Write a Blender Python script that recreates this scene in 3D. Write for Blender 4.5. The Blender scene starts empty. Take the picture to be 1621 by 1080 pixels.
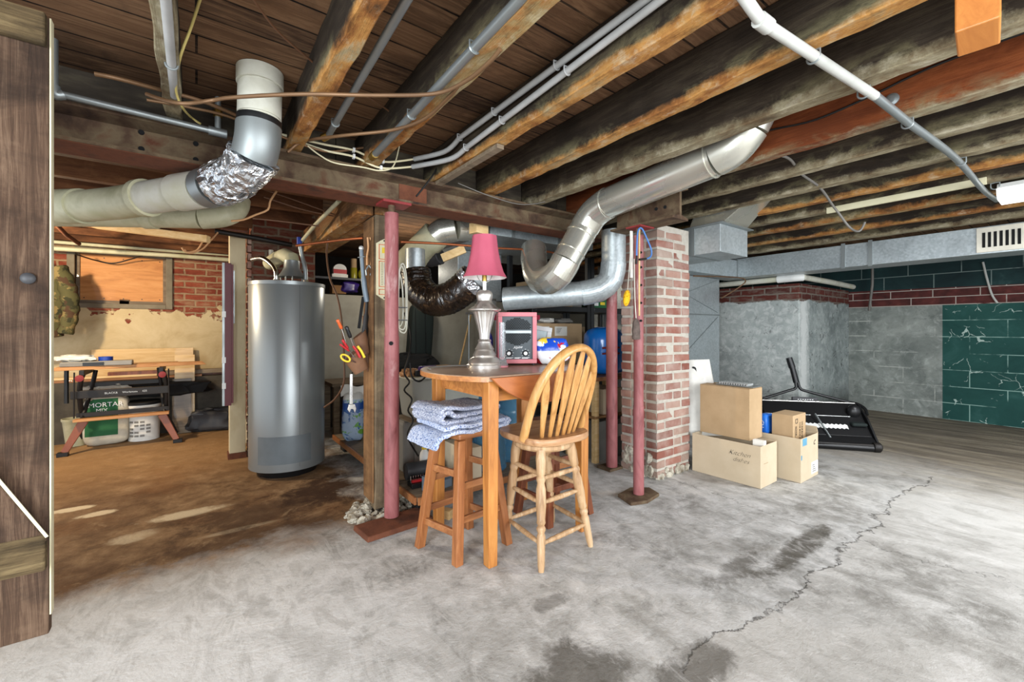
import bpy, bmesh, math, random
from mathutils import Vector, Matrix
R = random.Random(11)
SC = bpy.context.scene
C = SC.collection
PI = math.pi
rad = math.radians
# ---------------------------------------------------------------- camera frame
H = 1.14
F = 680.0
YAW = rad(36.3)
S_, C_ = math.sin(YAW), math.cos(YAW)

def at(px, py, d):
    """point seen in the photograph's pixel at depth d metres"""
    u = (px - 810.5) / F
    return Vector((d * (S_ + u * C_), d * (C_ - u * S_), H + (522 - py) * d / F))
def onY(px, py, Y):
    u = (px - 810.5) / F
    return at(px, py, Y / (C_ - u * S_))
def onX(px, py, X):
    u = (px - 810.5) / F
    return at(px, py, X / (S_ + u * C_))
def onZ(px, py, Z):
    return at(px, py, (Z - H) * F / (522 - py))
def V(*a): return Vector(a)
def rz(a): return Matrix.Rotation(a, 4, 'Z')
def T(x, y, z, a=0): return Matrix.Translation((x, y, z)) @ rz(a)

def smooth(pts, k=6, closed=False):
    pts = [Vector(p) for p in pts]
    n = len(pts); out = []
    rng = range(n if closed else n - 1)
    for i in rng:
        p0 = pts[(i - 1) % n] if closed or i > 0 else pts[0]
        p1 = pts[i]; p2 = pts[(i + 1) % n]
        p3 = pts[(i + 2) % n] if closed or i + 2 < n else pts[-1]
        for j in range(k):
            t = j / k
            out.append(0.5 * ((2 * p1) + (p2 - p0) * t + (2 * p0 - 5 * p1 + 4 * p2 - p3) * t * t
                              + (3 * p1 - p0 - 3 * p2 + p3) * t ** 3))
    if not closed: out.append(pts[-1])
    return out

class MB:
    """collects shapes that become ONE mesh"""
    def __init__(s, M=None):
        s.bm = bmesh.new(); s.M = M or Matrix()
    def add(s, verts, faces):
        vs = [s.bm.verts.new(s.M @ Vector(v)) for v in verts]
        for f in faces:
            try: s.bm.faces.new([vs[i] for i in f])
            except ValueError: pass
        return s
    def hexa(s, b, t):
        return s.add(list(b) + list(t), [(3, 2, 1, 0), (4, 5, 6, 7), (0, 1, 5, 4), (1, 2, 6, 5), (2, 3, 7, 6), (3, 0, 4, 7)])
    def box(s, x0, x1, y0, y1, z0, z1):
        return s.hexa([(x0, y0, z0), (x1, y0, z0), (x1, y1, z0), (x0, y1, z0)],
                      [(x0, y0, z1), (x1, y0, z1), (x1, y1, z1), (x0, y1, z1)])
    def obox(s, c, sx, sy, sz, Rm=None):
        c = Vector(c); Rm = Rm.to_3x3() if Rm else Matrix.Identity(3)
        q = [c + Rm @ Vector((a * sx / 2, b * sy / 2, e * sz / 2)) for e in (-1, 1) for a, b in ((-1, -1), (1, -1), (1, 1), (-1, 1))]
        return s.hexa(q[:4], q[4:])
    def bar(s, p, q, w, h, w2=None, h2=None, up=(0, 0, 1)):
        p = Vector(p); q = Vector(q); d = (q - p).normalized(); up = Vector(up)
        if abs(d.dot(up)) > .98: up = Vector((0, 1, 0))
        a = d.cross(up).normalized(); b = a.cross(d).normalized()
        w2 = w if w2 is None else w2; h2 = h if h2 is None else h2
        f = lambda c, w, h: [c + a * (i * w / 2) + b * (j * h / 2) for i, j in ((-1, -1), (1, -1), (1, 1), (-1, 1))]
        return s.hexa(f(p, w, h), f(q, w2, h2))
    def tube(s, pts, r, n=10, closed=False, caps=True, sq=1.0):
        pts = [Vector(p) for p in pts]; m = len(pts)
        rs = r if isinstance(r, (list, tuple)) else [r] * m
        tan = []
        for i in range(m):
            a = pts[(i - 1) % m] if closed or i > 0 else pts[i]
            b = pts[(i + 1) % m] if closed or i < m - 1 else pts[i]
            t = (b - a); tan.append(t.normalized() if t.length > 1e-9 else Vector((0, 0, 1)))
        ref = Vector((0, 0, 1)) if abs(tan[0].z) < .9 else Vector((1, 0, 0))
        nrm = (ref - tan[0] * ref.dot(tan[0])).normalized()
        verts = []
        for i in range(m):
            nrm = nrm - tan[i] * nrm.dot(tan[i])
            nrm.normalize(); bn = tan[i].cross(nrm)
            for k in range(n):
                a = 2 * PI * k / n
                verts.append(pts[i] + (nrm * math.cos(a) + bn * math.sin(a) * sq) * rs[i])
        fs = []
        for i in range(m if closed else m - 1):
            j = (i + 1) % m
            for k in range(n):
                fs.append((i * n + k, i * n + (k + 1) % n, j * n + (k + 1) % n, j * n + k))
        if caps and not closed:
            fs.append(tuple(range(n))[::-1]); fs.append(tuple((m - 1) * n + k for k in range(n)))
        return s.add(verts, fs)
    def cyl(s, p, q, r, r2=None, n=16):
        return s.tube([p, q], [r, r if r2 is None else r2], n)
    def lathe(s, prof, c=(0, 0, 0), n=32, A=None, caps=True, mod=None):
        c = Vector(c); A = A.to_3x3() if A else Matrix.Identity(3); verts = []; m = len(prof)
        for i, (r, z) in enumerate(prof):
            for k in range(n):
                a = 2 * PI * k / n
                rr = r * (mod(a, z) if mod else 1)
                verts.append(c + A @ Vector((rr * math.cos(a), rr * math.sin(a), z)))
        fs = [(i * n + k, i * n + (k + 1) % n, (i + 1) * n + (k + 1) % n, (i + 1) * n + k) for i in range(m - 1) for k in range(n)]
        if caps:
            fs.append(tuple(range(n))[::-1]); fs.append(tuple((m - 1) * n + k for k in range(n)))
        return s.add(verts, fs)
    def prism(s, poly, o, ux, uy, dep):
        o = Vector(o); ux = Vector(ux); uy = Vector(uy); nn = ux.cross(uy).normalized() * dep
        a = [o + ux * x + uy * y for x, y in poly]; n = len(a)
        return s.add(a + [p + nn for p in a], [tuple(range(n))[::-1], tuple(range(n, 2 * n))] +
                     [(i, (i + 1) % n, n + (i + 1) % n, n + i) for i in range(n)])
    def ribbon(s, pts, th, o, ux, uy, dep):
        """thick strip following pts (2-D) extruded along ux x uy"""
        pts = [Vector((p[0], p[1])) for p in pts]; m = len(pts); L = []; Rr = []
        for i in range(m):
            t = (pts[min(i + 1, m - 1)] - pts[max(i - 1, 0)]).normalized(); nn = Vector((-t.y, t.x)) * th / 2
            L.append(pts[i] + nn); Rr.append(pts[i] - nn)
        o = Vector(o); ux = Vector(ux); uy = Vector(uy); d = ux.cross(uy).normalized() * dep
        K = 10; verts = []; ring = L + Rr[::-1]; n = len(ring)
        for k in range(K + 1):
            for p in ring: verts.append(o + ux * p.x + uy * p.y + d * (k / K))
        fs = [(k * n + i, k * n + (i + 1) % n, (k + 1) * n + (i + 1) % n, (k + 1) * n + i) for k in range(K) for i in range(n)]
        for e in (0, K):
            for i in range(m - 1):
                fs.append((e * n + i, e * n + i + 1, e * n + n - 2 - i, e * n + n - 1 - i))
        return s.add(verts, fs)
    def sph(s, c, rx, ry=None, rz_=None, n=16, m=10, A=None):
        ry = rx if ry is None else ry; rz_ = rx if rz_ is None else rz_; c = Vector(c)
        A = A.to_3x3() if A else Matrix.Identity(3); verts = []; fs = []
        for i in range(1, m):
            t = PI * i / m
            for k in range(n):
                a = 2 * PI * k / n
                verts.append(c + A @ Vector((rx * math.sin(t) * math.cos(a), ry * math.sin(t) * math.sin(a), -rz_ * math.cos(t))))
        b = len(verts); verts += [c + A @ Vector((0, 0, -rz_)), c + A @ Vector((0, 0, rz_))]
        for i in range(m - 2):
            for k in range(n):
                fs.append((i * n + k, i * n + (k + 1) % n, (i + 1) * n + (k + 1) % n, (i + 1) * n + k))
        for k in range(n):
            fs.append((b, (k + 1) % n, k)); fs.append((b + 1, (m - 2) * n + k, (m - 2) * n + (k + 1) % n))
        return s.add(verts, fs)
    def surf(s, fn, nu, nv, th=0):
        """grid surface fn(u,v); th > 0 makes it a closed slab along local normals approx (fn returns (p, nrm))"""
        top = []; bot = []
        for i in range(nu + 1):
            for j in range(nv + 1):
                p, nn = fn(i / nu, j / nv); top.append(Vector(p)); bot.append(Vector(p) - Vector(nn) * th)
        w = nv + 1; o = len(top)
        g = lambda i, j: i * w + j
        fs = [(g(i, j), g(i + 1, j), g(i + 1, j + 1), g(i, j + 1)) for i in range(nu) for j in range(nv)]
        if th:
            fs += [tuple(o + k for k in f[::-1]) for f in fs]
            for i in range(nu):
                fs.append((g(i, 0), o + g(i, 0), o + g(i + 1, 0), g(i + 1, 0))); fs.append((g(i, nv), g(i + 1, nv), o + g(i + 1, nv), o + g(i, nv)))
            for j in range(nv):
                fs.append((g(0, j), g(0, j + 1), o + g(0, j + 1), o + g(0, j))); fs.append((g(nu, j), o + g(nu, j), o + g(nu, j + 1), g(nu, j + 1)))
            return s.add(top + bot, fs)
        return s.add(top, fs)
    def jitter(s, a, keep=None):
        for v in s.bm.verts:
            if keep and keep(v.co): continue
            v.co += Vector((R.uniform(-a, a), R.uniform(-a, a), R.uniform(-a, a)))
        return s
    def build(s, name, mat, parent=None, sm=None, bev=0, loc=None, disp=None, sub=0, seg=2):
        bm = s.bm
        bmesh.ops.recalc_face_normals(bm, faces=bm.faces)
        xs = [v.co for v in bm.verts]
        if parent is not None: base = WL[parent.name]
        elif loc is not None: base = Vector(loc)
        else:
            lo = [min(v[i] for v in xs) for i in range(3)]; hi = [max(v[i] for v in xs) for i in range(3)]
            base = Vector(((lo[0] + hi[0]) / 2, (lo[1] + hi[1]) / 2, lo[2]))
        for v in bm.verts: v.co -= base
        me = bpy.data.meshes.new(name); bm.to_mesh(me); bm.free()
        if mat: me.materials.append(mat)
        if sm is not None:
            me.polygons.foreach_set('use_smooth', [True] * len(me.polygons))
            me.set_sharp_from_angle(angle=rad(sm))
        o = bpy.data.objects.new(name, me); C.objects.link(o)
        if parent is not None: o.parent = parent
        else: o.location = base
        WL[o.name] = base.copy()
        if bev:
            b = o.modifiers.new('Bevel', 'BEVEL'); b.width = bev; b.segments = seg; b.limit_method = 'ANGLE'; b.angle_limit = rad(40)
            b.harden_normals = False
        if sub:
            b = o.modifiers.new('Sub', 'SUBSURF'); b.levels = sub; b.render_levels = sub
        if disp:
            tx = bpy.data.textures.new(name, 'CLOUDS'); tx.noise_scale = disp[1]
            b = o.modifiers.new('Disp', 'DISPLACE'); b.texture = tx; b.strength = disp[0]; b.mid_level = .5; b.texture_coords = 'LOCAL'
        return o
WL = {}
def tag(o, label=None, cat=None, group=None, kind=None):
    if label: o['label'] = label
    if cat: o['category'] = cat
    if group: o['group'] = group
    if kind: o['kind'] = kind
    return o
def thing(name, label, cat, loc, group=None):
    o = bpy.data.objects.new(name, None); C.objects.link(o); o.location = Vector(loc); o.empty_display_size = .1
    WL[o.name] = Vector(loc)
    return tag(o, label, cat, group)
def solo(mb, name, mat, label, cat, group=None, **k):
    return tag(mb.build(name, mat, None, **k), label, cat, group)
def struct(mb, name, mat, parent=None, **k):
    o = mb.build(name, mat, parent, **k)
    if parent is None: o['kind'] = 'structure'
    return o
def dup(root, loc, rot, label=None, group=None):
    r = root.copy(); C.objects.link(r); r.location = loc; r.rotation_euler = (0, 0, rot)
    if label: r['label'] = label
    if group: r['group'] = group
    for ch in list(root.children):
        c = ch.copy(); C.objects.link(c); c.parent = r
        for g in list(ch.children):
            e = g.copy(); C.objects.link(e); e.parent = c
    return r
def lettering(name, txt, mat, parent, o, ux, uy, size, shear=0, th=.0006, align='LEFT', spacing=1.0, wt=0):
    """writing as a thin mesh lying on the plane ux, uy at o"""
    cu = bpy.data.curves.new('t', 'FONT'); cu.body = txt; cu.size = size; cu.shear = shear; cu.align_x = align
    cu.extrude = th / 2; cu.resolution_u = 3; cu.space_character = spacing; cu.offset = wt
    ob = bpy.data.objects.new('t', cu); C.objects.link(ob)
    dg = bpy.context.evaluated_depsgraph_get(); me = bpy.data.meshes.new_from_object(ob.evaluated_get(dg))
    bpy.data.objects.remove(ob)
    ux = Vector(ux).normalized(); uy = Vector(uy).normalized(); uz = ux.cross(uy)
    base = WL[parent.name]
    for v in me.vertices:
        x, y, z = v.co; v.co = Vector(o) + ux * x + uy * y + uz * (z + th) - base
    me.materials.clear(); me.materials.append(mat); me.name = name
    q = bpy.data.objects.new(name, me); C.objects.link(q); q.parent = parent; WL[q.name] = base.copy()
    return q

# ---------------------------------------------------------------- materials
def lin(c):
    f = lambda v: v / 12.92 if v <= .04045 else ((v + .055) / 1.055) ** 2.4
    return tuple(f(v / 255) for v in c[:3]) + (1,)
class NT:
    def __init__(s, name):
        s.m = bpy.data.materials.new(name); s.m.use_nodes = True; s.t = s.m.node_tree
        s.b = s.t.nodes['Principled BSDF']
    def n(s, typ, **kw):
        nd = s.t.nodes.new('ShaderNode' + typ)
        for k, v in kw.items():
            if k.startswith('_'): setattr(nd, k[1:], v)
            else:
                key = int(k[1:]) if k[0] == 'i' and k[1:].isdigit() else k.replace('__', ' ')
                s.set(nd.inputs[key], v)
        return nd
    def set(s, inp, v):
        if hasattr(v, 'bl_idname') or hasattr(v, 'is_output'):
            s.t.links.new(v if hasattr(v, 'is_output') else v.outputs[0], inp)
        else: inp.default_value = v
    def ramp(s, fac, stops, interp='LINEAR'):
        nd = s.t.nodes.new('ShaderNodeValToRGB'); e = nd.color_ramp.elements; nd.color_ramp.interpolation = interp
        while len(e) < len(stops): e.new(.5)
        for i, (p, c) in enumerate(stops):
            e[i].position = p; e[i].color = lin(c) if isinstance(c, (tuple, list)) else (c, c, c, 1)
        s.set(nd.inputs[0], fac); return nd.outputs[0]
    def math(s, op, a, b=0, c=None, clamp=False):
        nd = s.t.nodes.new('ShaderNodeMath'); nd.operation = op; nd.use_clamp = clamp
        s.set(nd.inputs[0], a); s.set(nd.inputs[1], b)
        if c is not None: s.set(nd.inputs[2], c)
        return nd.outputs[0]
    def mix(s, fac, a, b, mode='MIX'):
        nd = s.t.nodes.new('ShaderNodeMix'); nd.data_type = 'RGBA'; nd.blend_type = mode
        cv = lambda c: lin(c) if isinstance(c, tuple) else c
        s.set(nd.inputs[0], fac); s.set(nd.inputs[6], cv(a)); s.set(nd.inputs[7], cv(b)); return nd.outputs[2]
    def noise(s, vec, scale=5, detail=6, rough=.6, dist=0):
        nd = s.n('TexNoise', Scale=scale, Detail=detail, Roughness=rough, Distortion=dist); s.set(nd.inputs['Vector'], vec); return nd.outputs[0]
    def mapv(s, vec, sc=(1, 1, 1), lo=(0, 0, 0), ro=(0, 0, 0)):
        nd = s.n('Mapping', Scale=sc, Location=lo, Rotation=ro); s.set(nd.inputs['Vector'], vec); return nd.outputs[0]
    def obj(s): return s.n('TexCoord').outputs['Object']
    def pos(s): return s.n('NewGeometry').outputs['Position']
    def sep(s, v):
        nd = s.n('SeparateXYZ'); s.set(nd.inputs[0], v); return nd.outputs
    def comb(s, x=0, y=0, z=0):
        nd = s.n('CombineXYZ'); s.set(nd.inputs[0], x); s.set(nd.inputs[1], y); s.set(nd.inputs[2], z); return nd.outputs[0]
    def step(s, v, a, b):
        nd = s.n('MapRange'); s.set(nd.inputs[0], v); nd.inputs[1].default_value = a; nd.inputs[2].default_value = b; return nd.outputs[0]
    def bump(s, h, st=.3, d=.01):
        nd = s.n('Bump', Strength=st, Distance=d); s.set(nd.inputs['Height'], h); s.t.links.new(nd.outputs[0], s.b.inputs['Normal']); return nd
    def base(s, c): s.set(s.b.inputs['Base Color'], lin(c) if isinstance(c, tuple) else c)
    def p(s, **kw):
        for k, v in kw.items(): s.set(s.b.inputs[k.replace('__', ' ')], v)
        return s.m
def mat(name, cols, rough=.6, metal=0, sc=6, st=(1, 1, 1), bump=0, bsc=60, dist=0, coat=0, det=6, spec=.4):
    """plain surface whose colour wanders between cols"""
    t = NT(name)
    if isinstance(cols, tuple) or len(cols) == 1:
        c = cols if isinstance(cols, tuple) else cols[0]
        cols = [tuple(max(0, v * .93) for v in c), tuple(min(255, v * 1.05) for v in c)]
    v = t.mapv(t.obj(), st); nz = t.noise(v, sc, det, .6, dist)
    k = len(cols); t.base(t.ramp(nz, [(.3 + .4 * i / (k - 1), c) for i, c in enumerate(cols)]))
    t.p(Roughness=rough, Metallic=metal, Coat__Weight=coat, Specular__IOR__Level=spec)
    if bump: t.bump(t.noise(v, bsc, 4), bump, .004)
    return t.m
def wallvec(t):
    p = t.sep(t.pos()); nn = t.sep(t.n('NewGeometry').outputs['Normal'])
    k = t.math('GREATER_THAN', t.math('ABSOLUTE', nn[0]), .6)
    u = t.math('ADD', t.math('MULTIPLY', p[1], k), t.math('MULTIPLY', p[0], t.math('SUBTRACT', 1, k)))
    return t.comb(u, p[2], 0), p
def bricks(t, vec, c1, c2, mo, w=.21, h=.075, ms=.011, jig=.02):
    wob = t.n('TexNoise', Scale=14, Detail=3); t.set(wob.inputs['Vector'], vec)
    ad = t.n('VectorMath', _operation='MULTIPLY_ADD'); t.set(ad.inputs[0], wob.outputs[1]); ad.inputs[1].default_value = (jig, jig, 0); t.set(ad.inputs[2], vec)
    b = t.n('TexBrick', Scale=1.0, Mortar__Size=ms, Mortar__Smooth=.3, Brick__Width=w, Row__Height=h, Bias=0.0)
    t.set(b.inputs['Vector'], ad.outputs[0])
    for k, c in (('Color1', c1), ('Color2', c2), ('Mortar', mo)): b.inputs[k].default_value = lin(c)
    return b.outputs[0], b.outputs[1]

def m_floor():
    t = NT('concrete_floor'); v = t.pos(); p = t.sep(v)
    n1 = t.noise(v, 1.3, 10, .66, .3); n2 = t.noise(v, 6, 12, .74, .25); n3 = t.noise(t.mapv(v, (1, 1, 1), (7, 3, 0)), .9, 8, .66, .5)
    n4 = t.noise(t.mapv(v, (1, 1, 1), (17, 9, 0)), 3.2, 9, .7, .4); n5 = t.noise(v, 48, 4, .7); n6 = t.noise(v, 16, 6, .7)
    grey = t.ramp(n2, [(.30, (128, 126, 122)), (.42, (170, 169, 165)), (.55, (194, 193, 190)), (.70, (212, 211, 208))])
    grey = t.mix(t.math('MULTIPLY', t.step(n1, .50, .30), .45), grey, (126, 121, 112))
    grey = t.mix(t.math('MULTIPLY', t.step(n5, .58, .72), .35), grey, (112, 109, 103)); grey = t.mix(t.math('MULTIPLY', t.step(n6, .56, .68), .4), grey, (210, 208, 203))
    # smoother pale patch on the near side of the crack
    def wob(k, s=1.7, a=.5): return t.math('MULTIPLY', t.math('SUBTRACT', t.noise(t.mapv(v, (1, 1, 1), (k, 0, 0)), s, 10, .7), .5), a)
    yc = t.math('ADD', p[1], wob(3)); near = t.math('MULTIPLY', t.step(yc, .81, .79), t.math('GREATER_THAN', p[0], 1.3))
    smoothc = t.ramp(n1, [(.3, (160, 157, 151)), (.5, (184, 181, 175)), (.7, (198, 196, 191))]); smoothc = t.mix(t.math('MULTIPLY', t.step(n6, .58, .70), .5), smoothc, (132, 127, 117))
    smoothc = t.mix(t.math('MULTIPLY', t.step(n5, .66, .70), .7), smoothc, (74, 72, 68))
    grey = t.mix(t.math('MULTIPLY', near, .75), grey, smoothc)
    # dark damp stains with shapes of their own
    st1 = t.math('MULTIPLY', t.step(n3, .50, .64), t.step(n2, .62, .42)); grey = t.mix(t.math('MULTIPLY', st1, .6), grey, (88, 84, 75))
    def blob(x, y, rx, ry, k):
        a = t.math('DIVIDE', t.math('SUBTRACT', p[0], x), rx); b_ = t.math('DIVIDE', t.math('SUBTRACT', p[1], y), ry)
        d = t.math('ADD', t.math('MULTIPLY', a, a), t.math('MULTIPLY', b_, b_)); d = t.math('ADD', d, t.math('MULTIPLY', t.math('SUBTRACT', n2, .5), 3.4)); return t.math('MULTIPLY', t.step(d, 1.0, .35), k)
    for x, y, rx, ry, k in ((1.02, 1.02, .22, .16, .75), (1.36, .80, .20, .10, .7), (2.55, .92, .45, .07, .85), (2.05, 1.02, .3, .06, .5), (1.2, 1.35, .12, .05, .5), (.62, .95, .2, .12, .4)):
        grey = t.mix(blob(x, y, rx, ry, k), grey, (76, 71, 62))
    # white dusty bloom by the plank door
    d1 = t.math('ADD', t.math('POWER', t.math('ADD', p[0], .15), 2), t.math('POWER', t.math('SUBTRACT', p[1], 1.75), 2))
    sw = t.noise(t.mapv(v, (2.2, 1, 1), (2, 4, 0), (0, 0, -.9)), 2.6, 9, .68, 1.2)
    grey = t.mix(t.math('MULTIPLY', t.step(t.math('ADD', d1, t.math('MULTIPLY', t.math('SUBTRACT', sw, .5), 5)), 1.0, .1), .75), grey, (224, 223, 220))
    grey = t.mix(t.math('MULTIPLY', t.step(sw, .48, .38), .4), grey, (138, 135, 128)); grey = t.mix(t.math('MULTIPLY', t.step(sw, .56, .66), .5), grey, (212, 210, 206))
    grey = t.mix(t.math('MULTIPLY', t.step(n4, .58, .70), .5), grey, (206, 204, 199))
    # brown bare slab of the heater room
    brown = t.ramp(n2, [(.28, (76, 56, 38)), (.43, (108, 82, 56)), (.57, (136, 108, 78)), (.74, (170, 144, 112))])
    brown = t.mix(t.math('MULTIPLY', t.step(n3, .46, .62), .6), brown, (74, 46, 24)); brown = t.mix(t.math('MULTIPLY', t.step(n1, .48, .34), .5), brown, (112, 74, 40))
    for x, y, rx, ry, k in ((-.04, 3.34, .24, .07, .9), (-.27, 3.13, .12, .08, .6), (-.645, 3.84, .13, .05, .9), (-.5, 3.66, .10, .05, .9), (.2, 2.9, .25, .03, .4)):
        brown = t.mix(blob(x, y, rx, ry, k), brown, (206, 190, 160))
    for x, y, rx, ry, k in ((.9, 3.25, .5, .35, .9), (.35, 3.1, .5, .25, .6), (.3, 2.75, .6, .15, .5)):
        brown = t.mix(blob(x, y, rx, ry, k), brown, (58, 36, 20))
    brown = t.mix(t.math('MULTIPLY', t.step(n4, .62, .68), .3), brown, (186, 160, 124))
    brown = t.mix(t.math('MULTIPLY', t.step(p[1], 3.9, 5.0), .5), brown, (176, 138, 92))  # warm lamplight near the workbench painted in as lighter tan
    e = t.math('MULTIPLY', t.math('SUBTRACT', n4, .5), .7); e2 = t.math('MULTIPLY', t.math('SUBTRACT', n2, .5), .35)
    yy = t.math('ADD', p[1], t.math('ADD', e, e2)); xx = t.math('ADD', p[0], t.math('ADD', e, e2))
    mk = t.math('MULTIPLY', t.step(yy, 2.40, 2.74), t.step(xx, 1.1, .85))
    col = t.mix(mk, grey, brown)
    # trodden brownish slab toward the far right wall, streaked
    st = t.noise(t.mapv(v, (3.2, .5, 1), (0, 0, 0), (0, 0, .35)), 2.4, 10, .7, .5)
    far = t.ramp(st, [(.3, (66, 56, 44)), (.48, (108, 96, 78)), (.62, (150, 138, 116)), (.75, (176, 166, 148))])
    col = t.mix(t.math('MULTIPLY', t.step(t.math('ADD', p[0], t.math('MULTIPLY', n2, 1.8)), 4.7, 6.3), .9), col, far)
    def crack(yv, y0, w, x0, x1):
        dd = t.math('ABSOLUTE', t.math('SUBTRACT', yv, y0))
        k = t.math('MULTIPLY', t.step(dd, w, w * .2), t.math('MULTIPLY', t.math('GREATER_THAN', p[0], x0), t.math('LESS_THAN', p[0], x1)))
        return t.math('MULTIPLY', k, t.step(n6, .36, .52))
    cr = t.math('MAXIMUM', crack(yc, .80, .009, 1.3, 4.6), crack(t.math('ADD', p[1], wob(8)), .12, .008, 1.9, 4.2))
    cr = t.math('MAXIMUM', cr, t.math('MULTIPLY', crack(t.math('ADD', p[0], wob(21, 2.2, .8)), 2.9, .006, -5, 9), .5))
    col = t.mix(t.math('MULTIPLY', cr, .85), col, (70, 66, 60))
    t.base(col); hgt = t.math('ADD', t.math('MULTIPLY', n2, .8), t.math('SUBTRACT', t.math('MULTIPLY', n5, .3), t.math('ADD', cr, t.math('MULTIPLY', near, .12))))
    t.bump(hgt, .6, .014); t.p(Roughness=t.ramp(n4, [(.3, .7), (.7, .95)]), Specular__IOR__Level=.25); return t.m
def m_brickwall(name, plaster, c1, c2, mo, plc, zt, amp, w=.21, h=.075, rough=.9, top=None):
    t = NT(name); v, p = wallvec(t)
    col, fac = bricks(t, v, c1, c2, mo, w, h)
    nb = t.noise(v, 30, 4); n1 = t.noise(v, 2.2, 8, .65, .4); n2 = t.noise(v, 7, 6, .6)
    nv = t.noise(t.mapv(v, (1, 2.4, 1)), 4.5, 6, .7)
    col = t.mix(t.math('MULTIPLY', nb, .40), col, (66, 44, 36)); col = t.mix(t.math('MULTIPLY', t.step(nv, .48, .66), .55), col, mo); col = t.mix(t.math('MULTIPLY', t.step(nv, .44, .32), .5), col, (88, 44, 34))
    hgt = t.math('MULTIPLY', fac, -1)
    if plaster:
        pl = t.ramp(n1, [(.3, plc[0]), (.5, plc[1]), (.7, plc[2])])
        z = t.math('ADD', p[2], t.math('MULTIPLY', t.math('SUBTRACT', n2, .5), amp)); z = t.math('ADD', z, t.math('MULTIPLY', t.math('SUBTRACT', n1, .5), amp))
        if name.startswith('cement'):
            n8 = t.noise(v, 11, 9, .72, .6); pl = t.mix(t.math('MULTIPLY', t.step(n8, .52, .70), .6), pl, (196, 200, 196)); pl = t.mix(t.math('MULTIPLY', t.step(n8, .46, .32), .5), pl, (92, 98, 98))
            vo = t.n('TexVoronoi', _feature='DISTANCE_TO_EDGE', Scale=3.4); wv = t.n('TexNoise', Scale=4, Detail=6); t.set(wv.inputs['Vector'], v)
            ad = t.n('VectorMath', _operation='MULTIPLY_ADD'); t.set(ad.inputs[0], wv.outputs[1]); ad.inputs[1].default_value = (.7, .7, 0); t.set(ad.inputs[2], v); t.set(vo.inputs['Vector'], ad.outputs[0])
            ck = t.math('MULTIPLY', t.math('LESS_THAN', vo.outputs[0], .014), t.step(n2, .50, .56)); pl = t.mix(t.math('MULTIPLY', ck, .8), pl, (66, 68, 66))
            pl = t.mix(t.math('MULTIPLY', t.step(t.math('ADD', p[2], t.math('MULTIPLY', n8, -.5)), .12, -.1), .7), pl, (58, 58, 52))
            pl = t.mix(t.math('MULTIPLY', t.step(t.math('ADD', t.math('ABSOLUTE', t.math('SUBTRACT', p[0], 6.05)), t.math('MULTIPLY', n8, .5)), .44, .30), .8), pl, (214, 216, 212))
        k = t.step(z, zt + .006, zt - .006)
        col = t.mix(k, col, pl); hgt = t.math('ADD', t.math('MULTIPLY', hgt, t.math('SUBTRACT', 1, k)), t.math('MULTIPLY', k, t.math('ADD', .6, t.math('MULTIPLY', n2, .5))))
    t.base(col); t.bump(hgt, .6, .012); t.p(Roughness=rough, Specular__IOR__Level=.2); return t.m
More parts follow.
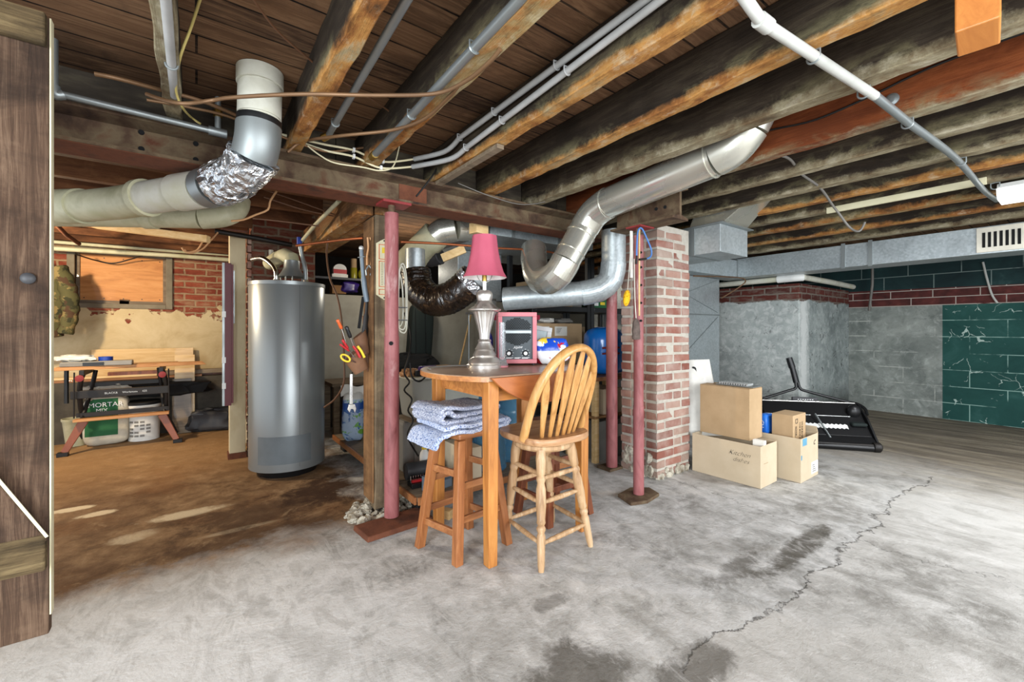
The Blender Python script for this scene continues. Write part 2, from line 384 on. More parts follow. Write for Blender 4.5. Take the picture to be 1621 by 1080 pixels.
def m_blockwall():
    """right wall: green painted block, bare grey block, courses of dark red tile above"""
    t = NT('painted_block_wall'); v, p = wallvec(t)
    n1 = t.noise(v, 2.0, 8, .65, .5); n2 = t.noise(v, 9, 6, .6)
    gr = t.ramp(n1, [(.3, (96, 102, 98)), (.5, (128, 133, 127)), (.7, (158, 162, 155))])
    gn = t.ramp(n1, [(.3, (22, 62, 58)), (.55, (32, 76, 70)), (.75, (56, 98, 92))])
    def courses(c, w, h, ms, mc, keep, off=(0, 0, 0)):
        b = t.n('TexBrick', Scale=1.0, Mortar__Size=ms, Mortar__Smooth=.1, Brick__Width=w, Row__Height=h); t.set(b.inputs['Vector'], t.mapv(v, (1, 1, 1), off))
        return t.mix(t.math('MULTIPLY', b.outputs[1], t.step(t.noise(t.mapv(v, (1, 1, 1), (5, 5, 0)), 1.6, 5), keep, keep + .06)), c, mc)
    gr = courses(gr, .62, .21, .006, (176, 178, 170), .5)
    nq = t.noise(v, 9, 9, .72, .6); gr = t.mix(t.math('MULTIPLY', t.step(nq, .52, .68), .5), gr, (184, 188, 182)); gr = t.mix(t.math('MULTIPLY', t.step(nq, .46, .34), .5), gr, (92, 96, 92))
    gn = courses(gn, .62, .21, .0045, (140, 172, 162), .46)
    sc = t.n('TexVoronoi', _feature='DISTANCE_TO_EDGE', Scale=5.2); wv = t.n('TexNoise', Scale=3, Detail=4); t.set(wv.inputs['Vector'], v)
    ad = t.n('VectorMath', _operation='MULTIPLY_ADD'); t.set(ad.inputs[0], wv.outputs[1]); ad.inputs[1].default_value = (.5, .5, 0); t.set(ad.inputs[2], v); t.set(sc.inputs['Vector'], ad.outputs[0])
    scr = t.math('MULTIPLY', t.math('LESS_THAN', sc.outputs[0], .012), t.step(t.noise(t.mapv(v, (1, 2.2, 1), (2, 9, 0)), 2.6, 4), .53, .56))
    gn = t.mix(t.math('MULTIPLY', scr, .75), gn, (190, 210, 200)); gr = t.mix(t.math('MULTIPLY', scr, .35), gr, (84, 88, 84))
    low = t.mix(t.math('GREATER_THAN', p[1], 1.17), gn, gr)
    rd = t.ramp(n2, [(.3, (58, 28, 26)), (.6, (88, 42, 38)), (.8, (112, 62, 54))]); rd = courses(rd, .42, .1, .005, (170, 160, 150), .34, (0, -1.46, 0))
    tl = t.ramp(n1, [(.3, (16, 34, 36)), (.6, (28, 54, 54)), (.8, (60, 86, 84))]); tl = courses(tl, .5, .2, .005, (110, 124, 120), .4, (0, -1.66, 0))
    hi = t.mix(t.math('GREATER_THAN', t.math('ADD', p[2], t.math('MULTIPLY', p[1], -.012)), 1.665), rd, tl)
    t.base(t.mix(t.math('GREATER_THAN', p[2], 1.455), low, hi)); t.bump(t.math('ADD', n2, t.math('MULTIPLY', scr, 1.0)), .35, .01); t.p(Roughness=.75, Specular__IOR__Level=.25); return t.m
def m_boards():
    t = NT('ceiling_boards'); v = t.pos()
    b = t.n('TexBrick', Scale=1.0, Mortar__Size=.0045, Mortar__Smooth=.1, Brick__Width=2.6, Row__Height=.135, Bias=0.0); t.set(b.inputs['Vector'], v)
    b.inputs['Color1'].default_value = lin((110, 80, 56)); b.inputs['Color2'].default_value = lin((64, 46, 34)); b.inputs['Mortar'].default_value = lin((12, 9, 7))
    g = t.noise(t.mapv(v, (2.2, 26, 1)), 1.4, 8, .7, 1.2); s = t.noise(v, 2.4, 7, .65, .5)
    c = t.mix(t.step(g, .42, .72), b.outputs[0], (138, 106, 78)); c = t.mix(t.math('MULTIPLY', t.math('SUBTRACT', 1, b.outputs[1]), 0), c, (0, 0, 0)); c = t.mix(t.math('MULTIPLY', b.outputs[1], t.step(s, .3, .55)), c, (14, 11, 9)); c = t.mix(t.math('MULTIPLY', t.step(s, .5, .72), .75), c, (36, 27, 21))
    t.base(c); t.bump(t.math('SUBTRACT', g, t.math('MULTIPLY', b.outputs[1], 2)), .5, .01); t.p(Roughness=.85, Specular__IOR__Level=.2); return t.m
def m_timber(name, dark, mid, pale, edge=None, ez=0, st=(14, 1.1, 14), sc=1.4):
    """old timber; edge = raw wood in patches where lath was torn from the underside"""
    t = NT(name); v = t.obj(); p = t.sep(v); wv = t.mapv(t.pos(), (1, 1, 1))
    g = t.noise(t.mapv(v, st), sc, 10, .72, 1.0); s = t.noise(t.mapv(wv, (1.5, .9, 2.5)), 1.8, 9, .66, .4); f = t.noise(t.mapv(v, tuple(k * 5 if k > 2 else k * 3 for k in st)), sc, 5, .7)
    c = t.ramp(g, [(.28, dark), (.5, mid), (.74, pale)])
    c = t.mix(t.math('MULTIPLY', t.step(s, .46, .62), .75), c, dark); c = t.mix(t.math('MULTIPLY', t.step(s, .42, .30), .6), c, pale)
    c = t.mix(t.math('MULTIPLY', t.step(f, .58, .72), .45), c, tuple(k * .6 for k in dark))
    if edge:
        q = t.noise(t.mapv(wv, (5, 1.7, 3)), 1.6, 10, .72, .6); q2 = t.noise(t.mapv(wv, (9, 5, 5)), 2.2, 8, .74)
        e = t.ramp(q, [(.30, edge[0]), (.42, edge[1]), (.54, edge[2]), (.66, edge[3])])
        e = t.mix(t.math('MULTIPLY', t.step(q2, .5, .66), .6), e, (88, 58, 30)); e = t.mix(t.math('MULTIPLY', t.step(q2, .46, .34), .45), e, (188, 180, 156))
        zz = t.math('ADD', p[2], t.math('MULTIPLY', t.math('SUBTRACT', s, .5), .14)); zz = t.math('ADD', zz, t.math('MULTIPLY', t.math('SUBTRACT', q2, .5), .07))
        c = t.mix(t.math('MULTIPLY', t.math('MULTIPLY', t.step(zz, ez + .07, ez + .01), t.step(q, .48, .6)), .6), c, (132, 124, 92))
        c = t.mix(t.step(zz, ez + .014, ez - .012), c, e)
    t.base(c); t.bump(t.math('ADD', g, t.math('MULTIPLY', f, .5)), .6, .010); t.p(Roughness=.82, Specular__IOR__Level=.2); return t.m
def m_metal(name, c, rough=.35, metal=.85, blot=.25, spangle=0, tint=(120, 110, 90)):
    t = NT(name); v = t.obj(); n1 = t.noise(v, 4, 2, .5)
    col = t.mix(t.math('MULTIPLY', t.step(n1, .45, .7), blot), tuple(c), tint)
    if spangle:
        vo = t.n('TexVoronoi', Scale=spangle); t.set(vo.inputs['Vector'], v); k = t.sep(vo.outputs['Color'])[0]
        col = t.mix(t.math('MULTIPLY', k, .3), col, (96, 108, 112))
    t.base(col); t.p(Roughness=t.ramp(n1, [(.3, max(.05, rough - .1)), (.7, min(1, rough + .12))]), Metallic=metal); return t.m
def m_speck(name, base, cols, sc=30, thr=.6, rough=.9):
    t = NT(name); v = t.obj(); c = t.noise(v, 3, 4)
    col = t.ramp(c, [(.3, base[0]), (.7, base[1])])
    for i, k in enumerate(cols):
        col = t.mix(t.step(t.noise(t.mapv(v, (1, 1, 1), (i * 3.7, i, 0)), sc, 3), thr, thr + .05), col, k)
    t.base(col); t.bump(t.noise(v, sc * 3, 2), .4, .004); t.p(Roughness=rough, Specular__IOR__Level=.15); return t.m

M = {}
M['floor'] = m_floor()
M['boards'] = m_boards()
ORG = ((80, 56, 36), (142, 92, 48), (176, 128, 70), (150, 136, 104))
GRY = ((70, 60, 46), (112, 100, 78), (140, 130, 104), (166, 158, 138))
MIXE = ((82, 60, 38), (156, 102, 52), (150, 126, 84), (172, 158, 124))
M['joist'] = [m_timber('joist_timber_%s' % n, (34, 28, 22), (54, 45, 36), (84, 74, 58), e, z) for n, e, z in
              (('orange', ORG, .03), ('grey', GRY, .028), ('mixed', MIXE, .032))]
M['redjoist'] = m_timber('new_red_timber', (88, 42, 20), (132, 70, 36), (160, 94, 52), GRY, .012, (10, .8, 10))
M['brownjoist'] = m_timber('brown_timber', (58, 34, 20), (96, 60, 36), (128, 88, 56), None, 0, (1.1, 14, 14))
M['header'] = m_timber('rough_header', (64, 44, 28), (112, 78, 48), (150, 112, 74), ORG, .03)
M['doorwood'] = m_timber('door_plank_wood', (38, 28, 22), (82, 62, 48), (128, 104, 84), None, 0, (34, 34, 1.6), 1.5)
M['railwood'] = m_timber('door_rail_wood', (42, 34, 22), (92, 76, 52), (128, 110, 78), None, 0, (1.6, 34, 34), 1.5)
M['darklumber'] = m_wood('dark_rim_lumber', [(40, 34, 27), (62, 54, 42), (92, 82, 64)], .85) if 0 else mat('dark_rim_lumber', [(36, 31, 25), (58, 50, 40), (84, 76, 60)], .9, 0, 4, (1, 1, 4))
M['post'] = m_timber('grey_post_wood', (76, 64, 50), (124, 108, 86), (168, 146, 112), None, 0, (12, 12, .9))
M['postside'] = m_timber('warm_lit_post_wood', (84, 60, 40), (130, 96, 64), (160, 124, 84), None, 0, (12, 12, .9))  # post wood tinted orange for the warmly lit left face
M['rust'] = mat('rusty_steel', [(48, 32, 23), (78, 58, 42), (104, 88, 66), (86, 50, 32)], .85, .1, 6, (1, 1, 1), .7, 60, .4, 0, 10)
M['rustred'] = mat('red_rust', [(84, 46, 30), (110, 64, 42), (74, 48, 36)], .85, .1, 7, bump=.4)
M['redpaint'] = mat('worn_red_paint', [(112, 56, 56), (152, 92, 92), (132, 72, 72), (190, 158, 154)], .5, 0, 7, (1, 1, .35), .25, 60, .5, 0, 10)
M['redplate'] = mat('dark_red_plate', (128, 40, 40), .6)
M['galv'] = m_metal('galvanised_sheet', (186, 194, 196), .38, .55, .12, 60)
M['duct'] = m_metal('shiny_duct', (208, 206, 194), .26, .75, .12, 0, (180, 168, 130))
M['zinc'] = m_metal('zinc_pipe', (150, 156, 156), .42, .7, .3, 0, (110, 112, 108))
M['chrome'] = m_metal('brushed_chrome', (190, 188, 182), .22, 1.0, .1)
M['pewter'] = m_metal('brushed_pewter', (222, 218, 212), .36, .92, .0)
t = NT('crinkled_foil'); v = t.obj(); vo = t.n('TexVoronoi', Scale=15, Randomness=1.0); wv = t.n('TexNoise', Scale=6, Detail=2); t.set(wv.inputs['Vector'], v)
ad = t.n('VectorMath', _operation='MULTIPLY_ADD'); t.set(ad.inputs[0], wv.outputs[1]); ad.inputs[1].default_value = (.3, .3, .3); t.set(ad.inputs[2], v); t.set(vo.inputs['Vector'], ad.outputs[0])
t.base((214, 218, 222)); t.bump(t.math('ADD', vo.outputs[0], t.noise(t.mapv(v, (1, 1, 1)), 9, 3, .6, 1.5)), 1.0, .035); M['foil'] = t.p(Roughness=.2, Metallic=.85)
M['copper'] = m_metal('tarnished_copper', (122, 92, 64), .5, .4, .5, 0, (88, 64, 46))
M['newcopper'] = m_metal('bright_copper', (190, 112, 72), .32, .8, .3, 0, (130, 80, 54))
M['brass'] = m_metal('brass', (176, 142, 70), .35, .9)
M['heater'] = NT('heater_grey_enamel'); M['heater'].base((142, 147, 147)); M['heater'] = M['heater'].p(Roughness=.33, Metallic=.5)
M['panelgrey'] = mat('panel_blue_grey', (102, 114, 124), .45, .2)
M['hpanel'] = mat('heater_panel_grey', (116, 124, 128), .4, .3)
M['pvc'] = mat('aged_pvc', [(178, 174, 156), (204, 202, 188), (190, 188, 160)], .5, 0, 4, (1, 1, 1), .05)
M['pvcgreen'] = mat('yellowed_pvc', [(158, 154, 122), (192, 188, 158), (174, 172, 136)], .5, 0, 5)
M['greypvc'] = mat('grey_conduit', [(150, 150, 148), (176, 176, 174)], .5)
M['whitepipe'] = mat('white_conduit', [(172, 172, 164), (192, 192, 186)], .5)
M['cream'] = mat('cream_cable', [(196, 186, 150), (216, 208, 176)], .6)
M['yellowcable'] = mat('yellow_cable', (190, 172, 104), .5)
M['blackcable'] = mat('black_cable', (24, 23, 22), .5)
M['greycable'] = mat('grey_cable', (110, 106, 100), .5)
M['browncable'] = mat('brown_cable', (100, 68, 46), .55)
M['tan'] = mat('bare_tan_cable', [(176, 128, 84), (200, 156, 112)], .6)
M['black'] = mat('black_plastic', (22, 22, 23), .38)
M['blackmetal'] = mat('black_steel', [(26, 24, 23), (38, 34, 31)], .5, .2)
M['blackflex'] = NT('black_insulated_sleeve')
t = M['blackflex']; v = t.obj(); nz = t.noise(t.mapv(v, (1, 1, 1)), 26, 5, .6, 1.5)
t.base(t.ramp(nz, [(.38, (18, 14, 11)), (.60, (44, 32, 23)), (.72, (96, 74, 50))])); t.bump(t.noise(t.mapv(v, (1, 1, .5)), 22, 4, .6, 1), .5, .012); M['blackflex'] = t.p(Roughness=.22)
M['white'] = mat('white_plastic', (222, 222, 218), .45)
M['paper'] = mat('paper', (226, 224, 216), .8)
M['card'] = mat('cardboard', [(168, 140, 104), (188, 160, 124)], .85, 0, 4, (1, 1, 1), .04)
M['cardpale'] = mat('pale_cardboard', [(186, 168, 140), (200, 184, 158)], .85, 0, 4)
M['carddark'] = mat('dark_cardboard', [(128, 94, 58), (146, 108, 68)], .85, 0, 4)
M['tape'] = mat('packing_tape', (150, 118, 78), .35)
M['ink'] = mat('black_ink', (28, 27, 27), .7)
M['blueink'] = mat('blue_tape', (96, 150, 176), .5)
M['deepblue'] = mat('deep_blue_plastic', (24, 58, 150), .4)
M['bluebag'] = mat('blue_print_film', [(30, 92, 190), (44, 120, 214)], .3)
M['tank'] = mat('blue_tank_enamel', [(18, 104, 190), (26, 120, 206)], .25, coat=.4)
M['shade'] = mat('rose_lampshade', [(168, 72, 92), (184, 88, 108)], .8, 0, 3)
M['shadein'] = mat('white_shade_lining', (236, 226, 222), .8)
M['pinkcase'] = mat('dusty_rose_case', [(190, 108, 116), (206, 128, 134)], .6)
M['panel'] = mat('slate_panel', (72, 80, 84), .5)
M['dark'] = mat('dark_void', (12, 12, 13), .9)
M['knob'] = mat('white_knob', (230, 230, 228), .4)
def m_wood(name, cols, rough=.42, st=(1.2, 14, 14), sc=1.6, coat=.15):
    t = NT(name); v = t.obj(); g = t.noise(t.mapv(v, st), sc, 8, .65, 1.2)
    t.base(t.ramp(g, [(.3 + .4 * i / (len(cols) - 1), c) for i, c in enumerate(cols)])); t.bump(g, .12, .003); return t.p(Roughness=rough, Coat__Weight=coat)
M['honeyX'] = m_wood('honey_table_wood', [(142, 86, 38), (176, 112, 54), (196, 134, 70)])
M['honeyZ'] = m_wood('honey_table_leg', [(146, 88, 38), (182, 118, 56), (202, 142, 74)], st=(14, 14, 1.2))
M['leaf'] = m_wood('leaf_veneer', [(140, 74, 32), (162, 92, 44), (176, 106, 56)], st=(2, 6, 6))
M['tabletop'] = m_wood('dusty_table_top', [(138, 104, 78), (164, 132, 106), (184, 158, 134)], .35, st=(1.5, 8, 8))
M['stoolZ'] = m_wood('walnut_stool_leg', [(120, 70, 36), (150, 92, 50), (170, 112, 66)], st=(14, 14, 1.2))
M['stoolX'] = m_wood('walnut_stool_rung', [(124, 74, 40), (156, 100, 58), (176, 122, 76)])
M['redstool'] = m_wood('reddish_stool_wood', [(84, 40, 22), (112, 58, 32), (134, 76, 44)], st=(14, 14, 1.2))
M['oak'] = m_wood('golden_oak', [(156, 106, 54), (188, 138, 78), (206, 162, 104)], st=(14, 14, 1.4))
M['oakpale'] = m_wood('worn_oak', [(142, 108, 74), (178, 142, 102), (202, 174, 138)], .6, st=(14, 14, 1.2))
M['oakseat'] = m_wood('worn_oak_seat', [(150, 106, 68), (178, 134, 94), (196, 158, 118)], .5)
M['ply'] = m_wood('plywood', [(178, 112, 52), (202, 136, 70), (214, 154, 90)], .6, st=(1.0, 5, 6), sc=2.2)
M['bench'] = m_wood('bench_top_wood', [(150, 98, 52), (180, 126, 74), (196, 148, 96)], .6)
M['pine'] = m_wood('raw_pine', [(200, 162, 104), (216, 182, 128), (226, 198, 150)], .7)
M['lumber'] = m_wood('old_lumber', [(120, 76, 44), (150, 102, 64), (172, 126, 84)], .7)
M['greylumber'] = m_wood('grey_lumber', [(92, 78, 62), (120, 104, 84), (142, 126, 104)], .8)
M['palepost'] = mat('pale_painted_post', [(176, 158, 122), (198, 184, 150), (186, 170, 138)], .7, 0, 4, (1, 1, .5))
M['frame'] = mat('grey_window_frame', [(108, 98, 80), (136, 126, 106)], .8, 0, 6)
M['wallL'] = m_brickwall('brick_over_tan_plaster', True, (156, 78, 56), (128, 58, 42), (168, 140, 108), ((172, 148, 106), (198, 178, 138), (212, 194, 156)), 1.36, .6)
M['ledge'] = mat('dark_footing', [(52, 48, 42), (78, 72, 62), (62, 56, 48)], .9, 0, 3, bump=.4)
M['wallC'] = mat('grey_parging', [(146, 142, 128), (166, 162, 148), (156, 152, 138)], .9, 0, 2.5, (1, 1, 1), .25, 14)
M['wallClow'] = mat('dark_low_parging', [(60, 56, 50), (82, 76, 68)], .9, 0, 3)  # darker parging for the lower part of the wall
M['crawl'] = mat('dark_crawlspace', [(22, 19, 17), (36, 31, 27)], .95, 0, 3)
M['pier'] = m_brickwall('cement_over_dark_brick', True, (96, 44, 36), (72, 34, 30), (120, 110, 100), ((106, 114, 112), (138, 146, 143), (166, 172, 168)), 1.50, .10, .3, .08)
M['blocks'] = m_blockwall()
M['chimney'] = m_brickwall('chimney_brick', True, (128, 64, 46), (92, 50, 38), (128, 114, 96), ((170, 158, 130), (182, 170, 142), (190, 178, 150)), .3, .6)
t = NT('pillar_brick'); g = t.n('NewGeometry'); v = t.pos(); n1 = t.noise(v, 26, 5); n2 = t.noise(v, 4, 6, .6)
t.base(t.mix(t.math('MULTIPLY', t.step(n2, .42, .7), .62), t.mix(t.math('MULTIPLY', n1, .45), t.ramp(g.outputs['Random Per Island'], [(0, (130, 78, 66)), (.3, (152, 102, 88)), (.55, (166, 128, 112)), (.8, (160, 138, 124)), (1, (122, 76, 66))]), (98, 70, 62)), (186, 172, 160)))
t.bump(n1, .6, .006); M['brick'] = t.p(Roughness=.92, Specular__IOR__Level=.15)
M['mortar'] = mat('lime_mortar', [(150, 142, 130), (182, 176, 164), (168, 160, 146)], .95, 0, 8, bump=.6)
M['rubble'] = mat('crumbled_mortar', [(140, 130, 112), (186, 180, 164), (118, 106, 88)], .95, 0, 14, bump=.8)
M['rug'] = m_speck('blue_grey_shag', ((138, 144, 164), (172, 176, 192)), [(92, 104, 136), (206, 210, 220)], 150, .54)
M['rugfleck'] = m_speck('blue_fleck_rag', ((170, 182, 206), (206, 210, 220)), [(96, 122, 176), (72, 90, 140)], 130, .56)
M['camo'] = m_speck('camouflage', ((72, 70, 44), (84, 80, 52)), [(50, 50, 34), (124, 108, 70), (70, 52, 38)], 10, .55)
M['olive'] = mat('olive_lining', [(70, 70, 44), (88, 86, 56)], .9)
M['leather'] = mat('brown_leather', [(96, 66, 46), (132, 94, 66)], .7, 0, 8)
M['orange'] = mat('orange_handle', (206, 92, 40), .4)
M['yellow'] = mat('yellow_handle', (226, 196, 50), .4)
M['red'] = mat('red_plastic', (176, 36, 40), .4)
M['redlid'] = mat('crimson_lid', (132, 24, 48), .5)
M['maroon'] = mat('maroon_level', (96, 34, 40), .45)
M['purple'] = mat('purple_film', [(70, 46, 140), (34, 24, 60)], .3, 0, 12)
M['green'] = mat('green_print', [(22, 82, 46), (30, 104, 58)], .6)
M['olivejar'] = mat('yellow_green_bottle', (150, 142, 40), .25)
M['greycase'] = mat('grey_tool_case', [(118, 116, 110), (134, 132, 126)], .5)
M['darkgrey'] = mat('dark_grey_plastic', (58, 58, 60), .5)
M['greyscreen'] = mat('grey_screen_frame', (176, 178, 178), .5)
M['screen'] = mat('pale_screen', [(116, 136, 140), (150, 166, 168)], .25)
M['cloth'] = mat('black_cloth', (26, 26, 26), .95)
M['darkgreen'] = mat('black_green_fabric', (24, 34, 32), .8)
M['sponge'] = m_speck('yellow_mesh', ((214, 162, 30), (226, 178, 44)), [(170, 120, 16)], 90, .55)
M['mesh'] = mat('brown_mesh_bag', [(70, 58, 52), (104, 90, 82)], .8, 0, 30)
M['bluecord'] = mat('blue_bungee', (70, 116, 176), .5)
M['batten'] = mat('cream_batten', [(204, 196, 160), (218, 212, 180)], .6)
M['block'] = m_wood('fresh_orange_block', [(176, 104, 40), (204, 132, 60)], .7)
M['vent'] = mat('cream_register', (214, 208, 192), .45)
M['tin'] = mat('pale_tin', (186, 188, 186), .35, .4)
M['mortarbag'] = mat('mortar_bag_paper', [(172, 166, 150), (196, 190, 176)], .8)
M['sole'] = mat('brown_leg_enamel', [(116, 60, 36), (140, 78, 50)], .45)
M['marsh'] = mat('plastic_sheet_clear', (206, 204, 194), .2)
def m_glass(name, c, rough=.05, tr=.85):
    t = NT(name); t.base(c); return t.p(Roughness=rough, Transmission__Weight=tr, IOR=1.3)
M['clear'] = m_glass('clear_plastic', (232, 236, 238))
M['bin'] = m_glass('frosted_bin', (196, 196, 186), .35, .55)
M['bluejug'] = m_glass('blue_water_jug', (120, 180, 214), .12, .7)
t = NT('tube_lamp_lens'); t.base((240, 240, 236)); M['lens'] = t.p(Emission__Color=(1, .98, .94, 1), Emission__Strength=.7, Roughness=.4)
# ================================================================ the setting
ZB = 2.26     # underside of floor boards above
ZJ = 2.06     # underside of joists
struct(MB().box(-3.2, 9.0, -2.6, 7.2, -.12, 0), 'floor', M['floor'])
struct(MB().box(-3.2, 9.0, -2.6, 7.2, ZB, ZB + .08), 'ceiling', M['boards'])
# left room: back wall with the boarded window, footing ledge
YW = 6.4
w0, w1 = onY(119, 440, YW).x, onY(263, 440, YW).x
wz0, wz1 = 1.425, 1.975
mb = MB(); mb.box(-3.2, w0, YW, YW + .2, 0, ZB); mb.box(w1, .5, YW, YW + .2, 0, ZB); mb.box(w0, w1, YW, YW + .2, 0, wz0); mb.box(w0, w1, YW, YW + .2, wz1, ZB)
struct(mb, 'wall_back_left', M['wallL'])
mb = MB(); fw = .05
mb.box(w0 - .06, w0, YW - .03, YW + .15, wz0 - .05, wz1); mb.box(w1, w1 + .06, YW - .03, YW + .15, wz0 - .05, wz1)
mb.box(w0, w1, YW - .025, YW + .15, wz1 - .02, wz1 + .05); mb.box(w0, w1, YW - .02, YW + .15, wz0 - .05, wz0)
win = struct(mb, 'window_1', M['frame'], bev=.006)
mb = MB(); mb.box(w0, w0 + .03, YW + .03, YW + .1, wz0, wz1); mb.box(w1 - .03, w1, YW + .03, YW + .1, wz0, wz1); mb.box(w0 + .03, w1 - .03, YW + .03, YW + .1, wz0, wz0 + .035)
mb.build('sash', M['greylumber'], win)
MB().box(w0 + .03, w1 - .03, YW + .05, YW + .07, wz0 + .035, wz1 - .02).build('plywood_panel', M['ply'], win)
mb = MB()
for i in range(5):
    for z in (wz0 + .06, wz1 - .05): mb.cyl((w0 + .06 + i * (w1 - w0 - .12) / 4, YW + .052, z), (w0 + .06 + i * (w1 - w0 - .12) / 4, YW + .045, z), .006, n=6)
mb.build('screw', M['black'], win)
MB().box((w0 + w1) / 2 - .03, (w0 + w1) / 2 + .05, YW + .03, YW + .052, wz0 + .0, wz0 + .05).build('latch', M['rust'], win)
mb = MB(); mb.box(-3.2, .9, 6.08, YW, 0, .60); mb.jitter(.012, lambda v: v.z < .1)
struct(mb, 'trim_1', M['ledge'])
tag(bpy.data.objects['trim_1'], 'dark concrete footing ledge under the tan plaster wall')
# middle: parged half wall with a dark crawl space above it
YC = 5.3
struct(MB().box(.95, 5.92, YC, YC + .22, .55, 1.555), 'wall_back_center', M['wallC'], bev=.01)
struct(MB().box(.95, 5.92, YC - .012, YC + .22, 0, .55), 'wall_back_footing', M['wallClow'])
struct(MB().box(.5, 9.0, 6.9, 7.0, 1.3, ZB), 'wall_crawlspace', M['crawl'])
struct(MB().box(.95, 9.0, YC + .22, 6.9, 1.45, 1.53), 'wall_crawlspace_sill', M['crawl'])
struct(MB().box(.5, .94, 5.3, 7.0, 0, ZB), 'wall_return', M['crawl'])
# right: cement covered pier and block wall
struct(MB().box(5.92, 7.69, 2.145, 5.3, 0, 1.71), 'wall_pier', M['pier'], bev=.012)
struct(MB().box(7.7, 7.95, -2.6, 5.3, 0, ZB), 'wall_right', M['blocks'])
# brick chimney in the heater room
cp = onX(392, 500, .415)
struct(MB().box(.40, .94, 4.55, 5.28, 0, ZB), 'wall_chimney', M['chimney'], bev=.006)
# rim board closing the bays above the steel beam
mb = MB()
for i in range(9): mb.box(-2.2 + i * .57, -2.2 + (i + 1) * .57 - .004, 2.60, 2.635, ZJ + .002, ZB)
struct(mb, 'trim_2', M['darklumber'])
# ---- plank door at the left edge
YD = 1.80; dx1 = onY(79, 500, YD).x; dz0 = .262; dz1 = 2.045
mb = MB(); xs = [-1.25, -1.02, -.80, -.575, dx1]
for i in range(4): mb.box(xs[i] + .002, xs[i + 1] - .002, YD, YD + .035, dz0 + R.uniform(-.006, .006), dz1)
door = struct(mb, 'door_1', M['doorwood'], bev=.004)
rails = [(onY(40, 878, YD - .03).z - .06, onY(40, 878, YD - .03).z + .045), (onY(40, 40, YD - .03).z - .035, onY(40, 40, YD - .03).z + .075)]
for a, b in rails:
    MB().box(-1.25, dx1 - .004, YD - .028, YD - .001, a, min(b, dz1)).build('rail', M['railwood'], door, bev=.005)
p0 = onY(2, 765, YD - .014); p1 = onY(70, 845, YD - .014)
d = (p1 - p0).normalized(); pd = V(-d.z, 0, d.x) * (-1 if d.x > 0 else 1); mb = MB(); mb.bar(p0 - d * .9 + pd * .075, p1 + d * .02 + pd * .075, .15, .024, up=(0, 1, 0)); mb.build('brace', M['doorwood'], door, bev=.005); MB().bar(p0 - d * .9 - pd * .004 + V(0, -.012, 0), p1 + d * .01 - pd * .004 + V(0, -.012, 0), .007, .003, up=(0, 1, 0)).build('pale_edge', M['batten'], door)
mb = MB(); mb.box(dx1 - .001, dx1 + .0025, YD + .001, YD + .03, dz0 + .05, dz1); mb.build('pale_edge', M['cream'], door)  # lit right edge of the door painted as a pale strip
for px, py in ((45, 441),):
    p = onY(px, py, YD); MB().lathe([(.016, 0), (.016, .006), (.012, .010), (.004, .012)], p, 14, Matrix.Rotation(PI / 2, 4, 'X')).build('bolt_head', M['darkgrey'], door, sm=40)

# ---- timber joists of the floor above
JE = [-.05, .44, .83, 1.25, 1.66, 2.07, 2.54, 2.92, 3.33, 3.70, 4.07, 4.48, 5.0, 5.5]
JL = ['short dark ceiling joist at far left behind the grey conduit and yellow cable',
      'ceiling joist with crumbling orange underside right of the white vent pipe',
      'ceiling joist with the zinc pipe fixed along its left side',
      'ceiling joist with two grey conduits strapped along its left side and a lath strip below',
      'dark ceiling joist with orange lower edge ending above the lampshade',
      'grey ceiling joist above the shiny round duct, second strap of the white conduit',
      'newer reddish ceiling joist with a pale grey lower edge and a round bolt',
      'dim ceiling joist just right of the reddish one',
      'grey ceiling joist crossed by the lower end of the hanging grey cable',
      'ceiling joist behind the flared metal boot at top of the box duct',
      'ceiling joist with the cream batten nailed to its face',
      'ceiling joist over the end of the tube light',
      'second to last ceiling joist before the long grey wall duct',
      'last ceiling joist along the top of the long grey wall duct']
for i, (x, l) in enumerate(zip(JE, JL)):
    w = .062 + .008 * (i % 3); y1 = 2.59 if i < 6 else 4.6
    if i == 6: w = .075
    mb = MB(); n = 60; y0 = -1.6; z0 = ZJ + (.0 if i != 0 else .02)
    sec = lambda k: y0 + (y1 - y0) * k / n
    vs = []; fs = []
    for k in range(n + 1):
        y = sec(k); j = lambda a: R.uniform(-a, a)
        tip = 1 if k == n and i < 6 else 0
        zl = z0 + .003 + abs(j(.005)) + tip * .012
        vs += [(x - w + j(.005), y, zl + abs(j(.004))), (x + j(.004), y, zl), (x + j(.002), y, ZB - .002), (x - w + j(.002), y, ZB - .002)]
    for k in range(n):
        for q in range(4): fs.append((k * 4 + q, k * 4 + (q + 1) % 4, k * 4 + 4 + (q + 1) % 4, k * 4 + 4 + q))
    fs += [(3, 2, 1, 0), (n * 4, n * 4 + 1, n * 4 + 2, n * 4 + 3)]
    mb.add(vs, fs)
    solo(mb, 'ceiling_joist', M['redjoist'] if i == 6 else M['joist'][(1, 0, 2, 0, 0, 1, 1, 1, 1, 0, 1, 2, 0, 1)[i]], l, 'ceiling joist', 'joists of the floor above', bev=.004, seg=1)
rj = [o for o in C.objects if o.name.startswith('ceiling_joist') and 'reddish ceiling joist with' in o.get('label', '')][0]
p = onX(1412, 158, 2.462); mb = MB(); mb.lathe([(.026, 0), (.026, .006), (.014, .010), (.014, .018), (.0, .019)], p, 18, Matrix.Rotation(-PI / 2, 4, 'Y')); mb.build('bolt', M['zinc'], rj, sm=40)
